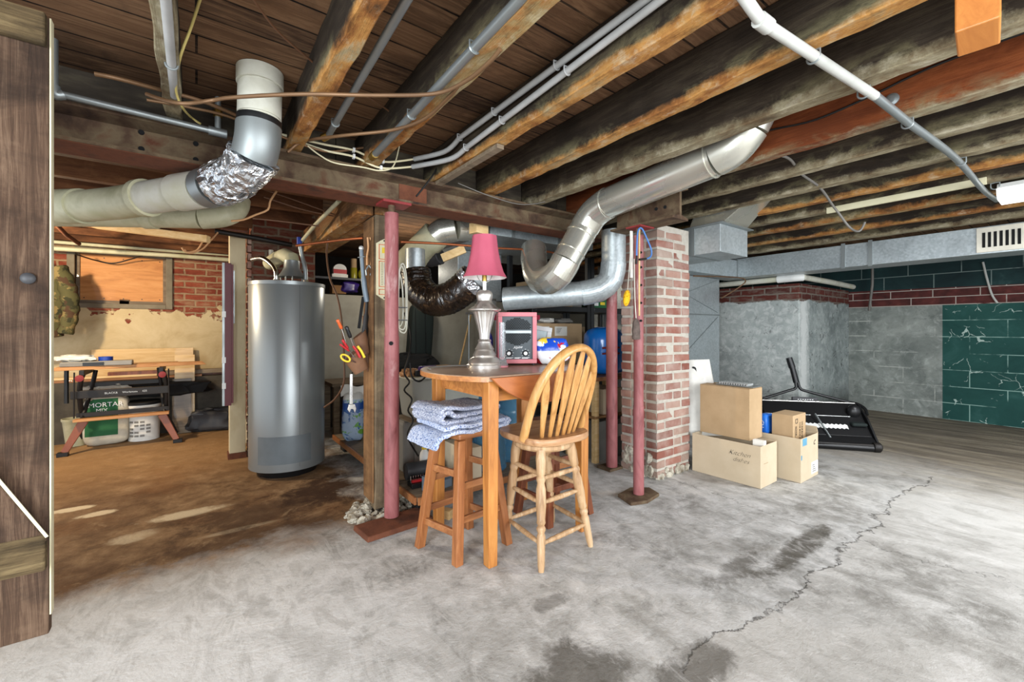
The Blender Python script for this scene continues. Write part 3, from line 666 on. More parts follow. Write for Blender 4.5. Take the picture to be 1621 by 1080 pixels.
# lath strip under joist 3, orange block, cream batten
a = onZ(752, 262, ZJ - .012); solo(MB().box(1.195, 1.235, 1.75, 2.45, ZJ - .022, ZJ - .001), 'lath_strip', M['greylumber'], 'short grey lath strip nailed under the joist with two conduits', 'wood strip')
p = onZ(1548, 30, ZJ - .05); solo(MB().obox((p.x, p.y, ZJ - .055), .16, .085, .10, rz(.1)), 'wood_block', M['block'], 'fresh orange wood block fixed between joists at upper right', 'wood block', bev=.004)
p0 = onX(1309, 334, 4.07 - .07); p1 = onX(1562, 286, 4.07 - .07); yb0, yb1 = p0.y, p1.y
mb = MB(); mb.bar(p0, p1, .022, .045); bt = solo(mb, 'batten', M['batten'], 'cream painted batten with screw holes nailed across a joist face', 'batten', bev=.002)
# joists across the left room
CL = ['nearest cross joist in the left room just behind the steel beam', 'second cross joist in the left room behind the steel beam', 'third cross joist in the left room, over the yellowed vent pipe',
      'fourth cross joist in the left room, between the vent pipe and the workbench', 'fifth cross joist in the left room, above the workbench front', 'sixth cross joist in the left room, above the workbench back', 'cross joist in front of the boarded window, second from the wall', 'cross joist nearest the boarded window wall']
for i, y in enumerate((3.05, 3.5, 3.9, 4.3, 4.72, 5.14, 5.56, 5.98)):
    mb = MB(); mb.box(-2.6, (.78 if i < 3 else .39), y, y + .06, 2.02, ZB - .002)
    solo(mb, 'cross_joist', M['brownjoist'], CL[i], 'ceiling joist', 'joists across the left room', bev=.004)
for i, (x, y, l) in enumerate(((-1.1, 3.13, 'brown wood block between the first two cross joists at left'), (-.45, 4.78, 'brown wood block between cross joists over the workbench left side'), (-.05, 5.2, 'brown wood block between cross joists left of the pale post'))):
    solo(MB().box(x, x + .1, y, y + (.36 if i else .36), 2.04, ZB - .004), 'blocking', M['redstool'], l, 'wood block', 'blocking between cross joists')
# header timber running back from the beam
mb = MB(); mb.box(.80, .90, 2.70, 4.35, 1.86, 2.06); mb.box(.91, 1.02, 2.70, 4.35, 1.87, 2.06)
solo(mb, 'header_timber', M['header'], 'rough doubled header timber running back from the wooden post', 'timber', bev=.006)

# ---- steel I beam and the stub over the front red post
def ibeam(x0, x1, y, z0, z1, fw, along='x', tf=.014, tw=.012):
    mb = MB(); hw = fw / 2
    if along == 'x':
        poly = [(-hw, z0), (hw, z0), (hw, z0 + tf), (tw, z0 + tf + .014), (tw, z1 - tf - .014), (hw, z1 - tf), (hw, z1), (-hw, z1), (-hw, z1 - tf), (-tw, z1 - tf - .014), (-tw, z0 + tf + .014), (-hw, z0 + tf)]
        mb.prism(poly, (x0, y, 0), (0, 1, 0), (0, 0, 1), x1 - x0)
    else:
        poly = [(hw, z0), (-hw, z0), (-hw, z0 + tf), (-tw, z0 + tf + .014), (-tw, z1 - tf - .014), (-hw, z1 - tf), (-hw, z1), (hw, z1), (hw, z1 - tf), (tw, z1 - tf - .014), (tw, z0 + tf + .014), (hw, z0 + tf)]
        mb.prism(poly, (y, x1, 0), (1, 0, 0), (0, 0, 1), x1 - x0)
    return mb
bm_ = thing('steel_beam', 'long rusty steel I beam crossing the room under the joists', 'steel beam', (.3, 2.52, 1.895))
ibeam(-2.4, 2.80, 2.52, 1.895, 2.052, .19).build('beam', M['rust'], bm_)
MB().box(.99, 1.17, 2.502, 2.5085, 1.925, 2.03).build('splice_plate', M['rustred'], bm_)
mb = MB()
for px, py in ((224, 210), (224, 236), (310, 228), (310, 253)):
    p = onY(px, py, 2.508); MB().cyl((p.x, 2.5075, p.z), (p.x, 2.502, p.z), .011, n=12).build('bolt_hole', M['dark'], bm_)
MB().box(-2.4, 2.8, 2.428, 2.612, 1.892, 1.8945).build('red_underside', M['rustred'], bm_)
sb = thing('beam_stub', 'short rusty I beam stub on the front red post by the brick pillar', 'steel beam', (2.47, 1.8, 1.84))
ibeam(1.56, 2.06, 2.47, 1.84, 2.055, .17, 'y').build('beam', M['rust'], sb)
mb = MB()
for px, py in ((1039, 331), (1053, 328)):
    p = onX(px, py, 2.457); MB().cyl((2.4576, p.y, p.z), (2.452, p.y, p.z), .011, n=12).build('bolt_hole', M['dark'], sb)
# ---- posts
po = thing('wooden_post', 'square weathered wooden post with a thermometer, left of the red pole', 'post', (.96, 2.73, 0))
mb = MB(); n = 14
for k in range(n):
    z0_, z1_ = .02 + 1.832 * k / n, .02 + 1.832 * (k + 1) / n
secs = []
for k in range(n + 1):
    z = .02 + 1.835 * k / n; e = .03 * max(0, 1 - z / .35)
    secs.append([(.892 - e * R.random() + e * .6, 2.64 + e * R.random(), z), (1.03 - e * .2, 2.64 + e * R.random(), z), (1.03, 2.84, z), (.892 + e * R.random(), 2.84, z)])
vs = [p for q in secs for p in q]
fs = [(k * 4 + q, k * 4 + (q + 1) % 4, k * 4 + 4 + (q + 1) % 4, k * 4 + 4 + q) for k in range(n) for q in range(4)] + [(3, 2, 1, 0), (n * 4, n * 4 + 1, n * 4 + 2, n * 4 + 3)]
mb.add(vs, fs); mb.build('shaft', M['post'], po, bev=.006)
mb = MB(); mb.box(.880, .891, 2.66, 2.84, .06, 1.84); mb.build('warm_lit_face', M['postside'], po, bev=.003)  # thin orange slab paints warm light onto the post's left face
mb = MB()
for i in range(70):
    a = R.random() * 6.3; r = R.uniform(.04, .22); s = R.uniform(.012, .04)
    mb.sph((.93 + math.cos(a) * r, 2.68 + math.sin(a) * r * .8, s * .3), s, s * R.uniform(.7, 1.2), s * R.uniform(.5, .9), 8, 6)
mb.jitter(.009); rb = mb.build('mortar_footing', M['rubble'], po, sm=20)
def redpost(name, label, x, y, z1, base, seam, zb=.03, r0=.043, r1=.040):
    t = thing(name, label, 'steel post', (x, y, 0), 'red steel posts')
    MB().tube([(x, y, zb), (x, y, seam)], r0, 24).build('lower_tube', M['redpaint'], t, sm=40)
    MB().tube([(x, y, seam), (x, y, z1)], r1, 24).build('upper_tube', M['redpaint'], t, sm=40)
    return t
rp = redpost('steel_post', 'red steel post beside the wooden post, front left', .934, 2.478, 1.83, None, 1.10, .035)
MB().box(.86, 1.03, 2.41, 2.54, 1.876, 1.8915).build('top_plate', M['redplate'], rp, bev=.002)
MB().cyl((.934, 2.478, 1.83), (.934, 2.478, 1.877), .02, n=14).build('jack_screw', M['rust'], rp, sm=40)
mb = MB(); mb.hexa([(.715, 2.50, 0), (.735, 2.30, 0), (1.14, 2.33, 0), (1.12, 2.53, 0)], [(.72, 2.495, .03), (.74, 2.305, .03), (1.135, 2.335, .03), (1.115, 2.525, .03)]); mb.build('base_plank', M['rustred'], rp, bev=.006)
p = (.934 - .03, 2.478 - .035, 1.05); mb = MB()
mb.tube([(.915, 2.437, 1.06), (.913, 2.432, 1.06)], .012, 12); mb.build('pin_hole', M['dark'], rp)
r2 = redpost('steel_post', 'red steel post in front of the brick pillar, blue cord at its top', 2.43, 1.85, 1.78, None, .62, .02, .036, .033)
mb = MB(); mb.prism([(-.17, -.07), (-.05, -.11), (.12, -.08), (.16, .03), (.05, .11), (-.12, .08)], (2.43, 1.85, 0), (1, 0, 0), (0, 1, 0), .022); mb.build('base_plate', M['rust'], r2, bev=.004)
MB().cyl((2.43, 1.85, 1.78), (2.43, 1.85, 1.83), .016, n=12).build('jack_screw', M['rust'], r2)
MB().box(2.37, 2.52, 1.79, 1.91, 1.829, 1.839).build('top_plate', M['redplate'], r2)
mb = MB()
for z in (1.20, 1.32, 1.44, 1.56, 1.66): MB().cyl((2.415, 1.822, z), (2.409, 1.813, z), .008, n=8).build('pin_hole', M['dark'], r2)
r3 = redpost('steel_post', 'red steel post behind, between the blue tank and the brick pillar', 2.745, 2.30 + .055, 1.89, None, 1.22, .02, .046, .043)
MB().box(2.66, 2.83, 2.30, 2.44, 0, .02).build('base_plate', M['rust'], r3)
# ---- brick pillar
pl = thing('brick_pillar', 'square red brick pillar with thick pale mortar right of the table', 'pillar', (3.03, 2.14, 0))
X0, X1, Y0, Y1 = 2.812, 3.252, 1.972, 2.315; HR = .0735; nr = 26
MB().box(X0 + .006, X1 - .006, Y0 + .006, Y1 - .006, 0, nr * HR + .03).jitter(.004).build('mortar_core', M['mortar'], pl)
mb = MB(); j = lambda a=.004: R.uniform(-a, a)
for r in range(nr):
    z = r * HR + .007; h = HR - .019
    def brk(x0, x1, y0, y1):
        e = .005
        b = [(x0 + j(), y0 + j(), z + j(.002)), (x1 + j(), y0 + j(), z + j(.002)), (x1 + j(), y1 + j(), z + j(.002)), (x0 + j(), y1 + j(), z + j(.002))]
        mb.hexa(b, [(p[0] + j(.002), p[1] + j(.002), p[2] + h + j(.003)) for p in b])
    top = r >= nr - 2
    cuts = [X0, X0 + .105, X0 + .325, X1] if r % 2 else [X0, X0 + .215, X1]
    if r % 5 == 3: cuts = [X0, X0 + .215, X0 + .33, X1]
    if top: cuts = cuts[:-1] + [X1 - .05 - .06 * (r - nr + 2)]
    for a, b in zip(cuts, cuts[1:]): brk(a + (.008 if a > X0 else 0), b - (.008 if b < X1 else 0), Y0, Y0 + .10)
    for a, b in zip(cuts, cuts[1:]): brk(a + (.008 if a > X0 else 0), b - (.008 if b < X1 else 0), Y1 - .1, Y1)
    ys = [Y0 + .10, Y0 + .225, Y1 - .1] if r % 2 else [Y0 + .1, Y1 - .1]
    for a, b in zip(ys, ys[1:]):
        if b - a > .04:
            brk(X0, X0 + .1, a + .008, b - .008)
            if not top: brk(X1 - .1, X1, a + .006, b - .006)
mb.build('brickwork', M['brick'], pl, bev=.004, seg=1)
mb = MB()
for i in range(50):
    s = R.uniform(.012, .036); mb.sph((X0 - .012 + R.uniform(0, .06), Y0 + R.uniform(.0, .3), R.uniform(0, .28) ** 1.3), s * .55, s, s * 1.3, 8, 6)
for i in range(10):
    s = R.uniform(.015, .035); mb.sph((X0 + R.uniform(0, .42), Y0 - .004, R.uniform(0, .05)), s, s * .6, s, 8, 6)
mb.jitter(.007); mb.build('mortar_lump', M['rubble'], pl, sm=20)
# ---- pale post, brick edge and hanging level
pp = thing('pale_post', 'pale painted wooden post standing left of the water heater', 'post', (.30, 4.63, 0))
pa, pb = onY(363, 600, 4.5).x, onY(389, 600, 4.5).x
MB().box(pa, pb, 4.5, 4.6, .05, 2.0).build('shaft', M['palepost'], pp, bev=.005)
MB().box(pa - .01, pb + .008, 4.49, 4.63, 0, .049).build('sill_block', M['rustred'], pp)
MB().box(pa - .06, pb + .008, 4.47, 4.63, 2.001, 2.018).build('cap_board', M['redstool'], pp)
bx = onY(395, 600, 4.5).x
mb = MB()
for i in range(27):
    z = .002 + i * .0735; mb.box(pb + .012 + R.uniform(0, .006), .40, 4.5 + R.uniform(0, .012), 4.6, z, z + .06)
solo(mb, 'brick_edging', M['brick'], 'narrow rough brick edge between the pale post and water heater', 'brickwork', bev=.004, seg=1)
# ================================================================ pipes, ducts and cables overhead
def run(name, pts, r, m, label, cat='pipe', group=None, k=5, n=10, straight=False):
    mb = MB(); mb.tube(pts if straight else smooth(pts, k), r, n); return solo(mb, name, m, label, cat, group, sm=50)
def strap(t, c, ax, r, m='zinc', legs=None):
    """U strap: ring round a pipe with two little ears"""
    c = Vector(c); ax = Vector(ax).normalized(); up = Vector((0, 0, 1)); sd = ax.cross(up).normalized(); up = sd.cross(ax)
    pts = [c + (sd * math.cos(a) + up * math.sin(a)) * (r + .002) for a in [PI * (1 - i / 10) + PI for i in range(11)]]
    pts = [pts[0] + up * r * 1.3 - sd * .018, pts[0] + up * r * 1.2] + pts + [pts[-1] + up * r * 1.2, pts[-1] + up * r * 1.3 + sd * .018]
    return MB().tube(pts, .0035, 6).build('strap', M[m], t, sm=50)
# white to grey conduit crossing under the joists at right
wc = thing('conduit', 'white round conduit running under the joists to the tube light', 'conduit', (2.6, .52, 2.03))
zc = ZJ - .022
A0 = V(1.13, .60, 2.25); A1 = V(1.13, .60, 2.14); A2 = onZ(1196, 26, zc); A3 = onZ(1385, 152, zc); A4 = onZ(1440, 196, zc)
B1 = onZ(1512, 250, zc); B2 = onZ(1556, 300, zc - .005); B3 = onZ(1578, 317, zc - .02)
MB().tube(smooth([A0, A1, A2 + V(-.05, .0, .02), A2 + V(.04, 0, 0)], 6) + [A3], .0165, 14).build('white_pipe', M['whitepipe'], wc, sm=50)
MB().tube([A2 + V(.02, 0, 0), A2 + V(.075, -.003, 0)], .022, 14).build('coupling', M['whitepipe'], wc, sm=40)
MB().tube([A3] + smooth([A4, B1, B2, B3], 6), .0155, 14).build('grey_pipe', M['zinc'], wc, sm=50)
for x in (1.64, 2.04, 2.50, 3.30, 4.03):
    f = (x - A2.x) / (B1.x - A2.x); strap(wc, A2.lerp(B1, f), B1 - A2, .017, 'zinc')
# tube light
tl = thing('tube_light', 'white tube light with ribbed lens under the joists at right', 'light', (4.17, -.25, 1.97))
MB().prism([(-.13, 2.05), (.13, 2.05), (.15, 2.02), (-.15, 2.02)], (4.17, .37, 0), (1, 0, 0), (0, 0, 1), 1.25).build('housing', M['white'], tl, bev=.003)
mb = MB(); pr = [(-.148, 2.018)] + [(-.11 + .22 * i / 22, 1.965 - .005 * (i % 2)) for i in range(23)] + [(.148, 2.018)]
mb.prism(pr, (4.17, .372, 0), (1, 0, 0), (0, 0, 1), 1.25).build('lens', M['lens'], tl)
# two grey conduits with straps along joist 4 that end in cream cables
q = [onX(1035, 0, 1.10), onX(905, 92, 1.155), onX(800, 170, 1.165), onX(735, 222, 1.165), onX(700, 246, 1.15)]
def on_joist(px, py, x, dz=0): p = onX(px, py, x); return V(p.x, p.y, p.z + dz)
g1 = thing('conduit', 'upper grey conduit strapped along a joist beside the lower one', 'conduit', (1.15, 1.6, 2.1), 'pair of grey conduits')
g2 = thing('conduit', 'lower grey conduit strapped along a joist, ending in a cream cable', 'conduit', (1.15, 1.6, 2.06), 'pair of grey conduits')
for t_, a, b, m_, e, x in ((g1, (1022, 0), (728, 218), (704, 240), (656, 252), 1.155), (g2, (1046, 0), (738, 234), (712, 252), (653, 264), 1.160)):
    P0 = onX(*a, x); P1 = onX(*b, x); P2 = onX(*m_, x - .02); P3 = onY(*e, 2.40)
    MB().tube([P0 + (P0 - P1) * .3, P0] + smooth([P1, P2, P3], 6), .0135, 12).build('pipe', M['greypvc'], t_, sm=50)
    for f in (.35, .72, 1.0): strap(t_, P0.lerp(P1, f), P1 - P0, .0135, 'greypvc')
    nx = [P3, onY(e[0] - 50, e[1] + (4 if t_ is g1 else 2), 2.405), onY(560, 238 + (0 if t_ is g1 else 10), 2.405), onY(510, 228 + (0 if t_ is g1 else 9), 2.41), onY(442, 212, 2.44)]
    MB().tube(smooth(nx, 6), .006, 8).build('cable', M['cream'], t_, sm=50)
    for i in (1, 2): MB().obox(nx[i], .012, .02, .022).build('staple', M['white'], t_)
# zinc pipe on joist 3, greenish pipe between joists, conduit far left
zx = .83 - .085
P0 = onX(822, 0, zx); P1 = onX(594, 244, zx)
zp = thing('zinc_pipe', 'zinc pipe fixed along the left side of a joist, centre top', 'pipe', (zx, 1.6, 2.1))
MB().tube([P0 + (P0 - P1) * .4, P1], .0165, 14).build('pipe', M['zinc'], zp, sm=50)
MB().tube([P1, P1 + (P1 - P0).normalized() * .05], .021, 8).build('elbow', M['brass'], zp)
for f in (.2, .62): strap(zp, P0.lerp(P1, f), P1 - P0, .0165)
P0 = onZ(646, -4, 2.10); P1 = onZ(520, 214, 2.10)
gp = thing('grey_pipe', 'dull grey pipe hanging between two joists, centre left top', 'pipe', (.55, 1.6, 2.1))
MB().tube([P0 + (P0 - P1) * .4, P1], .0145, 14).build('pipe', M['zinc'], gp, sm=50)
MB().tube([P1, P1 + V(-.02, .03, -.01)], .019, 8).build('brass_fitting', M['brass'], gp)
strap(gp, P0.lerp(P1, .86), P1 - P0, .0145)
lp = thing('grey_conduit', 'bright grey conduit beside the far left joist above the copper pipes', 'conduit', (-.13, 1.8, 2.05))
P0 = onZ(262, -6, 2.08); P1 = onZ(276, 152, 2.09)
MB().tube([P0 + (P0 - P1) * .3, P1], .014, 12).build('pipe', M['greypvc'], lp, sm=50); strap(lp, P0.lerp(P1, .6), P1 - P0, .016)
run('black_cable', [onZ(243, -5, 2.12), onZ(250, 60, 2.12), onZ(256, 120, 2.12), onZ(258, 165, 2.12)], .005, M['blackcable'], 'black cable hanging just left of the bright grey conduit', 'cable')
run('yellow_cable', [onZ(318, -5, 2.2), onZ(310, 20, 2.2), onZ(300, 50, 2.18), onZ(286, 88, 2.12), onZ(279, 125, 2.09), onZ(280, 150, 2.07), onZ(290, 172, 2.05), onY(303, 186, 2.40), onY(317, 196, 2.40)], .0045, M['yellowcable'], 'yellow cable looping down beside the far left joist', 'cable')
# galvanised gas pipe lying in front of the beam at left
gs = thing('gas_pipe', 'galvanised gas pipe with elbow and tee lying along the beam at left', 'pipe', (-.1, 2.38, 2.05))
G0 = onY(85, 100, 2.38); G1 = onY(85, 144, 2.38); G2 = onY(100, 150, 2.385); G3 = onY(330, 206, 2.385)
MB().tube([G0 + V(0, 0, .1), G1], .0135, 12).build('riser', M['zinc'], gs, sm=50)
MB().tube(smooth([G1 + V(0, 0, .02), G1 + V(.004, 0, -.012), G2], 5), .019, 12).build('elbow', M['zinc'], gs, sm=50)
MB().tube([G2, G3], .0135, 12).build('pipe', M['zinc'], gs, sm=50)
mb = MB(); mb.tube([G3, G3 + (G3 - G2).normalized() * .07], .02, 12).build('tee', M['zinc'], gs, sm=50)
Tt = G3 + (G3 - G2).normalized() * .035
MB().tube([Tt, Tt + V(0, 0, .16)], .012, 12).build('branch', M['zinc'], gs, sm=50)
MB().tube([Tt + V(0, 0, .07), Tt + V(0, 0, .10)], .018, 6).build('union', M['brass'], gs)
# copper pipes
run('copper_pipe', [onY(150, 117, 2.2), onY(185, 124, 2.2), onY(250, 141, 2.25), onY(320, 160, 2.3), onY(380, 185, 2.36), onY(430, 205, 2.40)], .0085, M['copper'], 'upper copper pipe slanting along the beam at left', 'pipe')
run('copper_pipe', [onY(232, 149, 2.16), onY(255, 157, 2.12), onY(290, 164, 2.05), onZ(335, 159, 2.045), onZ(372, 154, 2.04), onZ(480, 149, 2.04), onZ(600, 151, 2.04), onZ(690, 148, 2.04), onZ(738, 128, 2.04), onZ(775, 98, 2.045), onZ(792, 78, 2.056)], .0075, M['copper'], 'long copper pipe passing in front of the white vent and under the joists', 'pipe')
run('copper_pipe', [onY(455, 241, 2.37), onY(480, 224, 2.34), onZ(540, 215, 2.035), onZ(620, 206, 2.04), onZ(672, 188, 2.04), onZ(712, 152, 2.045), onZ(724, 138, 2.056)], .0075, M['copper'], 'bent copper pipe rising from the beam over the centre joists', 'pipe')
run('copper_pipe', [onY(232, 158, 2.30), onY(300, 170, 2.32), onY(360, 184, 2.36), onY(440, 214, 2.40), onY(500, 236, 2.41), onY(530, 240, 2.41), onY(575, 234, 2.41)], .0065, M['copper'], 'lower copper pipe slanting along the beam at left', 'pipe')
run('copper_pipe', [onY(634, 383, 2.62), onY(700, 386, 2.64), onY(790, 393, 2.66), onY(850, 396, 2.68), onY(884, 402, 2.7)], .0085, M['newcopper'], 'straight copper pipe behind the lampshade', 'pipe')
run('copper_pipe', [onY(469, 389, 3.3), onY(540, 380, 3.05), onY(575, 377, 2.88)], .0095, M['newcopper'], 'copper pipe from the water heater hose toward the wooden post', 'pipe')
run('white_cable', [onY(487, 231, 2.40), onY(505, 245, 2.40), onY(530, 258, 2.40), onY(575, 265, 2.40), onY(600, 270, 2.40), onY(622, 264, 2.40), onY(632, 232, 2.42)], .004, M['cream'], 'thin white cable drooping across the beam top', 'cable')
run('black_cable', [onY(697, 258, 2.40), onY(686, 276, 2.40), onY(672, 295, 2.405), onY(659, 311, 2.41)], .0055, M['blackcable'], 'short black cable end hanging over the beam above the red pole', 'cable')
run('black_cable', [onY(725, 290, 2.41), onY(780, 312, 2.39), onY(830, 324, 2.38), onY(880, 315, 2.36), onY(915, 300, 2.34), onY(922, 285, 2.33), onY(905, 280, 2.33), onY(897, 292, 2.33), onY(903, 308, 2.33)], .003, M['greycable'], 'thin grey wire looping in front of the beam left of the round duct', 'cable')
run('black_cable', [onX(1213, 208, 2.45), onX(1228, 204, 2.455), onX(1290, 190, 2.455), onX(1372, 155, 2.455), onX(1440, 122, 2.455), onX(1500, 96, 2.455), onX(1640, 45, 2.455)], .005, M['blackcable'], 'black cable stapled along the newer reddish joist', 'cable')
run('grey_cable', [onX(1120, 278, 2.53), onX(1180, 262, 2.53), onX(1225, 247, 2.54) + V(0, 0, .0), onX(1250, 252, 2.75), onX(1268, 275, 3.0), onX(1298, 297, 3.3), onX(1318, 325, 3.55), onX(1328, 338, 3.62), onX(1345, 360, 3.7), onX(1360, 366, 3.72), onX(1369, 352, 3.75)], .0075, M['greycable'], 'grey armoured cable snaking down across joists at right centre', 'cable')
run('thin_cable', [onZ(398, -5, 2.2), onZ(440, 50, 2.2), onZ(497, 100, 2.2)], .004, M['browncable'], 'thin brown wire under the boards left of a joist', 'cable')
run('thin_cable', [onZ(523, 118, 2.2), onZ(560, 140, 2.2), onZ(600, 165, 2.2), onZ(628, 185, 2.2)], .004, M['browncable'], 'thin brown wire under the boards between two centre joists', 'cable')
# white vent riser with foil wrapped elbow
vt = thing('vent_pipe', 'thick white vent pipe with foil wrapped elbow dropping from the ceiling', 'vent pipe', (.22, 2.13, 2.0))
rv = .078
T0 = at(412, 92, 1.86); T1 = at(411, 192, 1.86)
MB().tube([V(T0.x, T0.y, ZB - .005), T1 + V(0, 0, -.03)], rv, 28).build('riser', M['pvc'], vt, sm=40)
MB().tube([V(T0.x, T0.y, ZB - .003), V(T0.x, T0.y, ZB - .065)], rv + .012, 28).build('collar', M['pvc'], vt, sm=40)
MB().tube([at(412, 140, 1.86), at(411, 186, 1.86)], rv + .006, 28).build('coupling', M['pvc'], vt, sm=40)
MB().tube([at(411, 189, 1.86), at(410, 203, 1.86)], rv + .008, 28).build('black_tape', M['black'], vt, sm=40)
el = smooth([at(410, 200, 1.86), at(408, 225, 1.86), at(400, 252, 1.88), at(380, 276, 1.93), at(352, 290, 1.98), at(326, 299, 2.02)], 5)
nE = len(el)
MB().tube(el[:int(nE * .42)], rv + .010, 32).build('silver_tape', M['zinc'], vt, sm=50)
mb = MB(); mb.tube(el[int(nE * .35):int(nE * .88)], [rv + .018 + R.uniform(-.006, .006) for _ in el[int(nE * .35):int(nE * .88)]], 34)
mb.jitter(.0045); mb.build('foil_wrap', M['foil'], vt, sm=25)
MB().tube(el[int(nE * .86):], rv + .012, 32).build('silver_tape', M['zinc'], vt, sm=50)
L0 = el[-1]; L1 = at(228, 314, 2.12); L2 = at(190, 321, 2.18); L3 = at(128, 327, 2.26); L4 = at(70, 328, 2.34)
MB().tube([L0 + (L0 - L1) * .1, L1], rv, 28).build('white_length', M['pvc'], vt, sm=40)
MB().tube([L0 + (L1 - L0) * .05, L0 + (L1 - L0) * .42], rv + .008, 28).build('coupling', M['pvc'], vt, sm=40)
MB().tube([L1.lerp(L0, .06), L1 + (L1 - L0) * .03], rv + .012, 28).build('hub', M['pvcgreen'], vt, sm=40)
MB().tube(smooth([L1, L2, L3], 5), rv + .002, 28).build('bend', M['pvcgreen'], vt, sm=40)
MB().tube([L3.lerp(L2, .06), L3 + (L4 - L3) * .5], rv + .012, 28).build('coupling', M['pvcgreen'], vt, sm=40)
MB().tube([L3, L4, L4 + (L4 - L3) * 3], rv, 28).build('yellowed_length', M['pvcgreen'], vt, sm=40)
v2 = thing('vent_pipe', 'second yellowed vent pipe running behind the foil wrapped one', 'vent pipe', (-.1, 3.1, 1.82))
Q = [at(379, 316, 2.95), at(374, 332, 2.92), at(352, 343, 2.86), at(318, 346, 2.82)]
MB().tube(smooth(Q, 6), .068, 26).build('elbow', M['pvcgreen'], v2, sm=40)
MB().tube([Q[-1], at(150, 343, 2.75), at(40, 342, 2.72)], .064, 26).build('pipe', M['pvcgreen'], v2, sm=40)
MB().tube([at(246, 345, 2.79), at(229, 345, 2.785)], .071, 26).build('coupling', M['pvcgreen'], v2, sm=40)
solo(MB().bar(at(150, 356, 3.2), at(330, 379, 3.35), .06, .05), 'yellow_board', M['pine'], 'pale yellow board hung below the yellowed vent pipe', 'board')
# two dusty pipes along the top of the window wall, wires
run('heating_pipe', [onY(60, 381, 6.2), onY(265, 397, 6.2), onY(372, 404, 6.2)], .019, M['pvcgreen'], 'upper dusty pipe running above the boarded window', 'pipe', 'pipes over the boarded window', straight=True)
run('heating_pipe', [onY(60, 392, 6.1), onY(265, 404, 6.1), onY(372, 412, 6.1)], .024, M['pvcgreen'], 'lower dusty pipe running above the boarded window', 'pipe', 'pipes over the boarded window', straight=True)
run('rusty_pipe', [onY(80, 346, 4.9), onY(105, 372, 5.2), onY(125, 386, 5.6)], .017, M['rustred'], 'short rusty pipe slanting down at upper left of the heater room', 'pipe', straight=True)
run('black_cable', [onY(118, 402, 6.05), onY(150, 412, 6.3), onY(178, 417, 6.34), onY(205, 411, 6.3), onY(225, 405, 6.1)], .007, M['blackcable'], 'dark cable sagging across the top of the boarded window', 'cable')
for i, (pts, l) in enumerate((([(326, 372), (318, 388), (310, 397), (294, 399), (288, 392)], 'left bare tan wire curling below the cross joists'),
        ([(345, 368), (330, 385), (318, 396), (300, 401), (292, 395)], 'right bare tan wire curling below the cross joists'),
        ([(438, 303), (428, 318), (424, 332), (405, 340), (385, 348), (366, 350)], 'kinked tan cable hanging under the steel beam by the foil elbow'))):
    run('tan_wire', [onY(a, b, 4.2 if i < 2 else 3.0) for a, b in pts], .006, M['tan'], l, 'cable', k=3)
for i, (pts, l) in enumerate((([(418, 300), (470, 318), (530, 340)], 'upper thin wire strung behind the beam toward the header'), ([(418, 312), (480, 332), (528, 342)], 'lower thin wire strung behind the beam toward the header'), ([(400, 346), (440, 350), (505, 358)], 'slack tan wire above the water heater'))):
    run('strung_wire', [onY(a, b, 3.25) for a, b in pts], .005, M['browncable'], l, 'cable')
run('grey_pipe', [onY(475, 385, 3.9), onY(500, 355, 3.4), onY(537, 318, 2.95)], .014, M['pvcgreen'], 'dusty pipe rising toward the beam above the water heater', 'pipe', straight=True)
run('heating_pipe', [onY(340, 366, 4.4), onY(405, 377, 4.4), onY(462, 388, 4.4)], .022, M['blackmetal'], 'black iron pipe passing over the pale post and water heater', 'pipe', straight=True)
run('brown_cable', [onY(520, 376, 3.6), onY(517, 400, 3.6), onY(522, 440, 3.5), onY(534, 470, 3.4), onY(541, 510, 3.35), onY(545, 580, 3.3), onY(543, 610, 3.3), onY(530, 632, 3.4), onY(513, 645, 3.5)], .007, M['browncable'], 'long dark cable drooping from the header down beside the water heater', 'cable')

# ---- round ducts in the middle
d1 = thing('round_duct', 'shiny round metal duct slanting from the joists, bending down and back', 'duct', (2.03, 1.5, 1.95))
rd = .102
P = [V(2.28, 1.02, 2.25), V(2.278, 1.06, 2.18), V(2.272, 1.13, 2.105), V(2.268, 1.22, 2.075), V(2.262, 2.00, 2.00), V(2.255, 2.10, 1.955), V(2.235, 2.165, 1.87), V(2.10, 2.22, 1.62), V(2.075, 2.26, 1.545), V(2.06, 2.35, 1.50), V(2.065, 2.45, 1.515), V(2.085, 2.53, 1.585), V(2.12, 2.60, 1.69), V(2.17, 2.66, 1.78)]
MB().tube([P[0], P[1]], rd, 32).build('boot', M['duct'], d1, sm=40)
MB().tube(smooth([P[0], P[1], P[2], P[3]], 4)[4:], rd + .002, 32).build('elbow', M['duct'], d1, sm=30)
MB().tube([P[3], P[4]], rd, 32).build('upper_length', M['duct'], d1, sm=40)
MB().tube(smooth([P[4].lerp(P[3], .02), P[5], P[6]], 3), rd + .003, 32).build('elbow', M['duct'], d1, sm=12)
MB().tube([P[6], P[7]], rd - .001, 32).build('drop_length', M['duct'], d1, sm=40)
MB().tube(smooth([P[7].lerp(P[6], .04), P[8], P[9], P[10], P[11]], 2), rd + .003, 32).build('elbow', M['duct'], d1, sm=11)
MB().tube([P[11], P[12], P[13]], rd, 32).build('tail_length', M['duct'], d1, sm=30)
for a, b in ((P[3], P[4]), (P[6], P[7])):
    for f in (.03, .97) if a is P[3] else (.22, .72): MB().tube([a.lerp(b, f - .004), a.lerp(b, f + .004)], rd + .006, 32).build('seam', M['duct'], d1, sm=40)
d2 = thing('round_duct', 'dull grey round duct curving left under the beam by the brick pillar', 'duct', (2.3, 2.4, 1.5))
